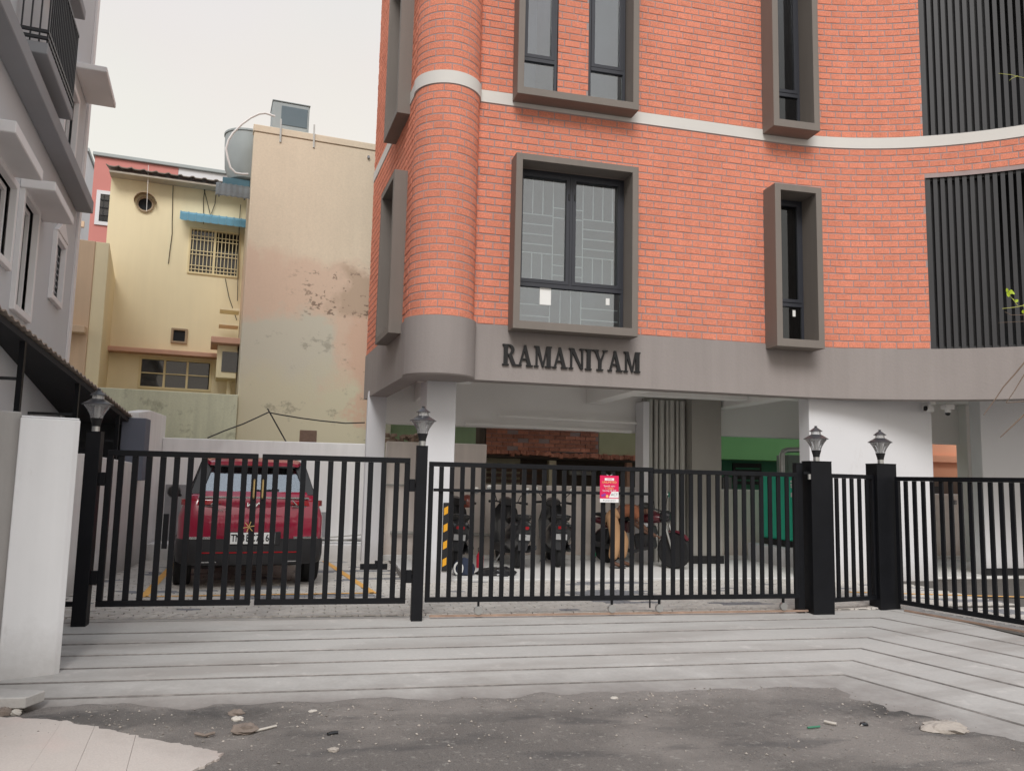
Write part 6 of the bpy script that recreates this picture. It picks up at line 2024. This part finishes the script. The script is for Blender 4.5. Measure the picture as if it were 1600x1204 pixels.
for s, nm in ((-1, 'a'), (1, 'b')):
    y = s * .10
    dx = .02 if s < 0 else .22
    J['hip' + nm] = (.0, s * .09, .82, .085); J['knee' + nm] = (dx + .04, y, .45, .058); J['ankle' + nm] = (dx - .02, y, .09, .04); J['toe' + nm] = (dx + .15, y * 1.2, .03, .03)
    J['shoulder' + nm] = (.36, s * .16, .96, .058); J['elbow' + nm] = (.46, s * .22, .72, .042); J['wrist' + nm] = (.64, s * .14, .58, .028); J['palm' + nm] = (.71, s * .12, .55, .030)
    Ed += [('pelvis', 'hip' + nm), ('hip' + nm, 'knee' + nm), ('knee' + nm, 'ankle' + nm), ('ankle' + nm, 'toe' + nm), ('chest', 'shoulder' + nm), ('shoulder' + nm, 'elbow' + nm), ('elbow' + nm, 'wrist' + nm), ('wrist' + nm, 'palm' + nm)]
    for i in range(4):
        yy = s * (.12 + .022 * (1.5 - i))
        l = (.055, .07, .075, .06)[i]
        J[f'f{nm}{i}a'] = (.745, yy, .54, .010); J[f'f{nm}{i}b'] = (.745 + l * .6, yy, .525, .009); J[f'f{nm}{i}c'] = (.745 + l * .8, yy, .495, .008)
        Ed += [('palm' + nm, f'f{nm}{i}a'), (f'f{nm}{i}a', f'f{nm}{i}b'), (f'f{nm}{i}b', f'f{nm}{i}c')]
    J[f't{nm}a'] = (.70, s * .085, .535, .011); J[f't{nm}b'] = (.74, s * .07, .515, .009)
    Ed += [('palm' + nm, f't{nm}a'), (f't{nm}a', f't{nm}b')]
skin_mesh('body', J, Ed, M['skin'], pe)
T = {'pelvis': (0, 0, .86, .135), 'waist': (.10, 0, .905, .125)}
TE = [('pelvis', 'waist')]
for nm in 'ab':
    for k, dr in (('hip', .026), ('knee', .036), ('ankle', .046)):
        q = J[k + nm]; T[k + nm] = (q[0], q[1], q[2] + (.03 if k == 'ankle' else 0), q[3] + dr)
    TE += [('pelvis', 'hip' + nm), ('hip' + nm, 'knee' + nm), ('knee' + nm, 'ankle' + nm)]
skin_mesh('trousers', T, TE, M['khaki'], pe)
S_ = {'waist': (.09, 0, .915, .150), 'chest': (.32, 0, .975, .142), 'collar': (.42, 0, .985, .07)}
SE = [('waist', 'chest'), ('chest', 'collar')]
for nm in 'ab':
    q = J['shoulder' + nm]; e = J['elbow' + nm]
    S_['sh' + nm] = (q[0], q[1], q[2], .080); S_['sl' + nm] = (q[0] * .4 + e[0] * .6, q[1] * .4 + e[1] * .6, q[2] * .4 + e[2] * .6, .072)
    SE += [('chest', 'sh' + nm), ('sh' + nm, 'sl' + nm)]
skin_mesh('shirt', S_, SE, M['shirt'], pe)
mb = MB()
c = Vector((.575, 0, 1.005))
vs = []
rr = []
for i in range(7):
    t = pi * 0.56 * i / 6
    rr.append([c + Vector((.115 * sin(t) * cos(2 * pi * k / 16), .098 * sin(t) * sin(2 * pi * k / 16), .085 * cos(t))) for k in range(16)])
mb.loft(rr[1:], True); mb.build('hair', M['hair'], pe, smooth='all', local=True)
for s in (-1, 1):
    mb = MB(); mb.loft([[Vector((.60, s * .088 + dy, .95 + dz)) for dy, dz in ((-.006, -.03), (.006, -.03), (.010, .03), (-.006, .03))], [Vector((.57, s * .094 + dy, .955 + dz)) for dy, dz in ((-.006, -.02), (.006, -.02), (.010, .03), (-.006, .03))]]); mb.build('ear', M['skin'], pe, local=True)
    mb = MB(); mb.lathe([(.002, -.004), (.012, 0), (.002, .004)], (.672, s * .034, .952), 10, 'X'); mb.build('eye', M['hair'], pe, smooth=True, local=True)
mb = MB(); mb.loft([[Vector((.675, -.01, .955)), Vector((.675, .01, .955)), Vector((.67, 0, .96))], [Vector((.705, -.016, .918)), Vector((.705, .016, .918)), Vector((.69, 0, .93))]]); mb.build('nose', M['skin'], pe, local=True)
mb = MB(); mb.bar((.694, -.025, .896), (.694, .025, .896), .008); mb.build('mouth', mat('lip', (0.15, 0.06, 0.05), 0.6, 0.02), pe, local=True)
for nm in 'ab':
    q = J['ankle' + nm]; t = J['toe' + nm]
    mb = MB(); mb.cbox(((q[0] + t[0]) / 2 + .0, t[1], .008), .26, .10, .016); mb.build('sandal', M['seat'], pe, local=True, bevel=.006)

# ------------------------------------------------------------------ small things in the yard
gu = thing('corner_guard', 'black rubber corner guard with yellow patches on the white column', 'corner guard', (1.66, 11.3, 0.15))
mb = MB(); mb.box(1.585, 1.705, 11.318, 11.338, 0.16, 1.10); mb.build('strip', M['plastic'], gu, bevel=.004)
M['yel'] = mat('yellow reflector', alb(222, 160, 40, 1.1), 0.5, 0.05)
for k in range(4):
    z = 0.22 + 0.235 * k
    mb = MB(); mb.prism([(0, 0), (.055, .03), (.055, .13), (0, .10)], (1.595, 11.3175, z), (1, 0, 0), (0, 0, 1), (0, -.003, 0)); mb.build('reflector_patch', M['yel'], gu)
mb = MB(); mb.box(1.7205, 1.735, 11.36, 11.46, 0.16, 1.10); mb.build('return_strip', M['plastic'], gu, bevel=.004)
def blob(name, c, rx, ry, rz, m, seed, amp=0.18, freq=3.0, parent=None, seg=14, flat=True, freeze=None):
    mb = MB(); rr = []
    for i in range(9):
        t = pi * i / 8
        ring = []
        for k in range(seg):
            d = Vector((sin(t) * cos(2 * pi * k / seg), sin(t) * sin(2 * pi * k / seg), cos(t)))
            f = 1 + amp * noise.noise(d * freq + Vector((seed, seed * 2, 0))) + amp * .5 * noise.noise(d * freq * 2.3 + Vector((0, seed, 3)))
            p = Vector((d.x * rx, d.y * ry, d.z * rz)) * f
            if flat and p.z < -rz * .55:
                p.z = -rz * .55
            ring.append(Vector(c) + p + Vector((0, 0, rz * .55)))
        rr.append(ring)
    mb.loft(rr, False)
    return mb.build(name, m, parent, smooth=not name.endswith('stone'))
M['navy'] = mat('navy cloth', alb(44, 52, 70, 1.0), 0.9, 0.1, 6, 0.2, 90)
M['redp'] = mat('red plastic', alb(200, 40, 62, 1.0), 0.45, 0.08, 6)
bg_ = thing('bag', 'slumped navy cloth bag at the foot of the white column', 'bag', (2.0, 12.0, FZ))
blob('sack', (2.02, 12.05, FZ), .17, .13, .16, M['navy'], 3.2, parent=bg_)
mb = MB(); mb.tube([(1.92 + .06 * cos(t), 11.93, .13 + .085 * sin(t)) for t in [2 * pi * i / 12 for i in range(13)]], .016, 6); mb.build('strap', M['paper'], bg_, smooth=True)
rb = thing('red_can', 'small red can with a wire handle on the parking floor', 'can', (2.44, 13.0, FZ))
mb = MB(); mb.lathe([(.05, 0), (.06, .02), (.06, .19), (.03, .24), (.025, .27)], (2.44, 13.0, FZ), 14); mb.build('body', M['redp'], rb, smooth=True)
mb = MB(); mb.tube([(2.41, 13.0, .27), (2.405, 13.0, .33), (2.44, 13.0, .36), (2.475, 13.0, .33), (2.47, 13.0, .27)], .007, 6); mb.build('handle', M['black'], rb, smooth=True)
tg = thing('tarp', 'crumpled black plastic sheet lying on the parking floor', 'tarp', (2.5, 12.1, FZ))
blob('sheet', (2.52, 12.05, FZ), .30, .20, .07, M['sblack'], 8.1, .4, 4.0, parent=tg, seg=26)
mb = MB(); mb.cbox((2.62, 12.6, .05), .30, .12, .03, .4, 0, .1); tag(mb.build('board', M['paper'], bevel=.004), 'small cream board lying behind the black plastic sheet', 'board')
bt = thing('bottle', 'clear plastic bottle with a green label standing by the pink wall', 'bottle', (4.66, 13.9, FZ))
mb = MB(); mb.lathe([(.035, 0), (.04, .02), (.04, .20), (.015, .26), (.015, .29)], (4.66, 13.9, FZ), 12); mb.build('body', M['lampglass'], bt, smooth=True)
mb = MB(); mb.lathe([(.0415, .10), (.0415, .16)], (4.66, 13.9, FZ), 12); mb.build('label', mat('green label', alb(30, 120, 80), 0.5, 0.02), bt, smooth=True)
hm = thing('helmet', 'reddish brown helmet hung on the half hidden scooter', 'helmet', (2.22, 13.05, 1.0))
mb = MB(); rr = []
for i in range(8):
    t = pi * .72 * i / 7 + .02
    rr.append([Vector((2.20 + .125 * sin(t) * cos(2 * pi * k / 18), 12.98 + .13 * sin(t) * sin(2 * pi * k / 18), 1.06 + .125 * cos(t))) for k in range(18)])
mb.loft(rr, False); mb.build('shell', mat('reddish brown helmet paint', alb(112, 56, 46, 1.0), 0.35, 0.08, 8, coat=.4), hm, smooth='all')
mb = MB(); mb.bar((2.10, 12.87, 1.06), (2.30, 12.87, 1.06), .02, .06); mb.build('visor', M['black'], hm)
# boards and pipes on the ledge beside the car
for i, (a, b, c, d, m_) in enumerate(((-.18, .78, .36, 0.0, 'pipe'), (-.15, .70, .31, .05, 'sgrey'), (-.2, .6, .42, -.03, 'pipe'))):
    mb = MB(); mb.bar((a, 14.75 + d, .285 + .025 * i), (b, 14.6 + d, c), .05, .02)
    tag(mb.build('plank', M[m_]), ('bottom grey plank of the little pile on the ledge by the car', 'dark plank in the middle of the pile on the ledge by the car', 'topmost pale plank of the pile on the ledge by the car')[i], 'plank')
# green generator
gn = thing('generator', 'green canopied diesel generator on a white plinth with a steel exhaust', 'generator', (8.3, 13.7, 0))
M['gengreen'] = mat('generator green paint', (0.03, 0.56, 0.36), 0.45, 0.04, 2)
mb = MB(); mb.box(7.66, 9.3, 13.25, 14.2, .45, 1.63); mb.build('canopy', M['gengreen'], gn, bevel=.02)
for x0, x1 in ((7.90, 8.22), (8.235, 8.56)):
    mb = MB(); mb.box(x0, x1, 13.232, 13.249, .52, 1.55); d_ = mb.build('door', M['gengreen'], gn, bevel=.006)
    for z in (.75, 1.32):
        mb = MB(); mb.box(x0 + .04 if x0 > 8.2 else x1 - .075, x0 + .075 if x0 > 8.2 else x1 - .04, 13.222, 13.231, z, z + .08); mb.build('latch', M['black'], d_)
mb = MB(); mb.box(7.96, 8.34, 13.222, 13.2295, 1.0, 1.085); mb.build('name_plate', M['plate'], gn)
for (x0, x1, z0, z1) in ((7.685, 7.72, 1.50, 1.54), (7.685, 7.72, 1.44, 1.48), (7.73, 7.80, 1.47, 1.53), (7.69, 7.80, 1.405, 1.43), (7.69, 7.74, 1.24, 1.32)):
    mb = MB(); mb.box(x0, x1, 13.242, 13.2485, z0, z1); mb.build('sticker', M['plate'], gn)
mb = MB(); mb.box(7.64, 9.32, 13.24, 14.22, .345, .449); mb.build('skid', M['black'], gn)
mb = MB(); mb.box(7.40, 9.6, 13.1, 14.3, .0, .343); mb.build('plinth', M['white'], gn, bevel=.01)
mb = MB(); mb.tube([(7.74, 13.6, 1.62), (7.74, 13.6, 2.02), (7.77, 13.6, 2.07), (7.84, 13.6, 2.10), (8.9, 13.6, 2.16)], .05, 12); mb.build('exhaust_pipe', M['steel'], gn, smooth=True)
mb = MB(); mb.box(7.95, 9.2, 13.75, 14.15, 1.631, 2.02); mb.build('air_duct', mat('dull duct sheet', alb(108, 118, 112), 0.4, 0.1, 4), gn, bevel=.01)
gn.location.x += 0.48
# cameras under the band
M['cctv'] = mat('white camera plastic', (0.72, 0.72, 0.71), 0.4, 0.03)
cc = thing('security_camera', 'white bullet security camera at the top corner of the white wall', 'camera', (9.4, 11.25, 2.73))
mb = MB(); mb.cbox((9.47, 11.29, 2.745), .10, .07, .10); mb.build('mount', M['cctv'], cc, bevel=.008)
mb = MB(); mb.cbox((9.39, 11.18, 2.735), .20, .11, .09, radians(25), 0, radians(8)); b_ = mb.build('housing', M['cctv'], cc, bevel=.02, segs=2)
mb = MB(); mb.lathe([(.038, -.02), (.042, 0), (.030, .004)], (9.305, 11.135, 2.725), 14, 'X'); mb.build('lens', M['black'], cc, smooth=True)
dc = thing('security_camera', 'white dome security camera hanging under the band beside the white wall', 'camera', (9.7, 11.15, 2.75))
mb = MB(); mb.cbox((9.70, 11.12, 2.765), .17, .12, .08); mb.build('mount', M['cctv'], dc, bevel=.008)
mb = MB(); mb.lathe([(.045, .0), (.05, -.03), (.04, -.055)], (9.70, 11.12, 2.724), 14); mb.build('housing', M['cctv'], dc, smooth=True)
mb = MB(); mb.lathe([(.042, 0), (.035, -.03), (.015, -.045)], (9.70, 11.12, 2.668), 14); mb.build('dome', M['black'], dc, smooth=True)

# ------------------------------------------------------------------ street debris
M['stone'] = mat('pale stone', alb(150, 142, 134), 0.95, 0.15, 12, 0.3, 60)
M['chip'] = mat('white chips', alb(172, 166, 158), 0.95, 0.1, 12)
M['brickbit'] = mat('broken brown brick', alb(116, 105, 97), 0.95, 0.2, 14, 0.3, 60)
ls = thing('loose_slab', 'loose grey concrete slab propped on rubble at the lower left', 'slab', (-2.4, 6.35, RZ))
a, b = gp(68, 1106, RZ), gp(0, 1110, RZ)
mb = MB(); mb.prism([(-3.2, 6.30), (-1.93, 6.24), (-1.86, 6.42), (-2.3, 6.55), (-3.2, 6.62)], (0, 0, RZ + .035), (1, 0, 0), (0, 1, 0), (0, 0, .075)); mb.build('slab', M['ramp'], ls, bevel=.008)
for i, (x, s) in enumerate(((-2.13, .030), (-2.05, .038), (-1.98, .026), (-2.5, .04))):
    blob('prop_stone', (x, 6.24, RZ - .005), s * 1.3, s, s, M['brickbit' if i == 1 else 'chip'], i + 2.5, .4, parent=ls, seg=10)
lump = [((369, 1116), .050, 'brickbit', 'brown brick lump lying at the foot of the ramp, above the broken shell'), ((371, 1124), .035, 'chip', 'pale chip under the brown brick lump'),
        ((382, 1143), .075, 'brickbit', 'largest broken brown shell like lump on the asphalt'), ((521, 1172), .03, 'stone', 'pale yellow stone alone on the asphalt near the middle'),
        ((488, 1112), .028, 'chip', 'white chip near the ramp foot, above the dark twig'), ((960, 1091), .028, 'chip', 'white chip near the ramp foot, below the poster'),
        ((1350, 1132), .03, 'sblack', 'black lump left of the pot hole')]
for (px, py), r, m_, lb in lump:
    p = gp(px, py, RZ)
    tag(blob('stone', (p.x, p.y, RZ - .004), r * 1.15, r * .75, r * .5, M[m_], px * .1, .35, seg=12), lb, 'stone')
def stickbit(px, r, m_, lb, nm='twig'):
    pts = [gp(x, y, RZ + r * 1.2) for x, y in px]
    mb = MB(); mb.tube(pts, r, 6); tag(mb.build(nm, M[m_], None, smooth=True), lb, nm)
stickbit(((305, 1145), (320, 1148), (335, 1144)), .010, 'brickbit', 'crooked brown twig left of the big broken lump')
stickbit(((398, 1141), (416, 1137), (432, 1133)), .008, 'chip', 'curved white plastic strip right of the big broken lump', 'strip')
stickbit(((512, 1146), (520, 1144), (528, 1143)), .011, 'sblack', 'short black twig on the asphalt near the middle')
stickbit(((1288, 1126), (1300, 1129), (1307, 1130)), .010, 'chip', 'short white stub on the asphalt left of the pot hole', 'stub')
stickbit(((1262, 1136), (1272, 1135), (1281, 1134)), .007, 'dgreen', 'thin green strip on the asphalt left of the pot hole', 'strip')
p = gp(1475, 1140, RZ); tag(blob('stone', (p.x, p.y, RZ - .015), .17, .10, .045, M['stone'], 4.4, .3, seg=20), 'flat pale concrete patch beside the pot hole', 'stone')
p = gp(500, 1069, zk(6.9)); mb = MB(); mb.lathe([(.001, 0), (.05, .001), (.05, .004), (.001, .006)], (p.x, p.y, p.z + .004), 14); tag(mb.build('lid', M['tilegrey'], None, smooth=True), 'small flat grey disc lying on the ramp', 'lid')
rnd = random.Random(77)
for nm, m_, n, lo, hi in (('gravel', 'stone', 1100, .003, .014), ('grit', 'chip', 260, .002, .009), ('dark_grit', 'earth', 1300, .003, .014)):
    mb = MB()
    for i in range(n):
        x, y = rnd.uniform(-2.3, 5.6), rnd.uniform(4.2, 6.25)
        if rnd.random() < .55:
            y = 6.25 - abs(rnd.gauss(0, .45))
        if noise.noise(Vector((x * 1.1, y * 1.6, 9))) < rnd.uniform(-.35, .25):
            continue
        r = lo + (hi - lo) * rnd.random() ** 3
        z = RZ + 0.010 * noise.noise(Vector((x, y, 0)) * 0.9) + 0.012 * noise.noise(Vector((x, y, 0)) * 2.7 + Vector((5, 0, 0))) + r * .3
        M_ = Matrix.Rotation(rnd.uniform(0, 6), 3, 'Z') @ Matrix.Rotation(rnd.uniform(-.4, .4), 3, 'X')
        vs = [M_ @ Vector(v) * r + Vector((x, y, z)) for v in ((1, 0, 0), (-.2, .9, .1), (-1, -.1, 0), (.1, -.8, 0), (.1, .1, .7), (0, 0, -.5))]
        mb.add(vs, [(0, 1, 4), (1, 2, 4), (2, 3, 4), (3, 0, 4), (1, 0, 5), (2, 1, 5), (3, 2, 5), (0, 3, 5)])
    kind(mb.build(nm, M[m_]), 'stuff')

# ------------------------------------------------------------------ twigs of a street tree reaching in from the right
M['bark'] = mat('grey brown bark', alb(96, 80, 68), 0.9, 0.15, 20)
M['greenstem'] = mat('green stem', alb(150, 150, 80), 0.7, 0.1, 20)
M['leaf'] = mat('fresh yellow green leaf', alb(160, 180, 40, 1.0), 0.55, 0.15, 20)
br = thing('tree_branch', 'thin nearly bare branches with a few yellow green leaves at the right edge', 'branch', (5.5, 5.0, 2.2))
BY = 5.0
def tw(px, r, m_='bark', dy=0.0):
    pts = [py_(x, y, BY + dy) for x, y in px]
    n = len(pts)
    mb = MB(); mb.tube(pts, [r * (1 - .6 * i / (n - 1)) for i in range(n)], 6)
    mb.build('twig', M[m_], br, smooth=True)
tw(((1720, 430), (1650, 500), (1600, 567), (1585, 585), (1568, 604), (1556, 622), (1537, 648)), .007)
tw(((1720, 470), (1650, 520), (1610, 570), (1596, 592), (1584, 612), (1572, 629)), .006)
tw(((1700, 615), (1640, 622), (1600, 627), (1572, 629)), .007)
tw(((1720, 560), (1640, 620), (1600, 648), (1582, 665), (1563, 683)), .008)
tw(((1700, 474), (1640, 476), (1600, 477), (1585, 480), (1566, 482)), .005, 'greenstem')
tw(((1690, 490), (1640, 494), (1600, 492), (1580, 492), (1570, 487)), .004)
tw(((1690, 495), (1640, 500), (1600, 502), (1560, 504)), .003)
tw(((1590, 477), (1583, 468), (1578, 462)), .003, 'greenstem')
tw(((1700, 128), (1640, 124), (1600, 122), (1580, 117), (1560, 115)), .004, 'greenstem', .3)
tw(((1590, 119), (1582, 122), (1577, 126)), .003, 'greenstem', .3)
rnd = random.Random(4)
def leaf(px, py, s, a):
    c = py_(px, py, BY)
    ux_ = Vector((cos(a), rnd.uniform(-.4, .4), sin(a))).normalized()
    n_ = Vector((rnd.uniform(-.4, .4), -1, rnd.uniform(-.2, .6))).normalized()
    uy_ = n_.cross(ux_).normalized()
    mb = MB()
    top = [(0, 0), (.25, .32), (.55, .40), (.85, .22), (1, 0), (.85, -.22), (.55, -.40), (.25, -.32)]
    P_ = [c + ux_ * (x * s) + uy_ * (y * s) + n_ * (.12 * s * abs(y) * 2) for x, y in top]
    mid = c + ux_ * (.5 * s)
    mb.add(P_ + [mid] + [q - n_ * .0006 for q in P_] + [mid - n_ * .0006], [(i, (i + 1) % 8, 8) for i in range(8)] + [(9 + (i + 1) % 8, 9 + i, 17) for i in range(8)])
    mb.build('leaf', M['leaf'], br)
for px, py, s, a in ((1578, 463, .045, 2.6), (1577, 460, .04, 1.2), (1580, 458, .045, .3), (1574, 457, .035, 2.0), (1586, 472, .03, .8), (1585, 470, .025, 2.2), (1598, 484, .03, -1.2), (1599, 479, .03, .6), (1604, 488, .03, -2)):
    leaf(px, py, s, a)
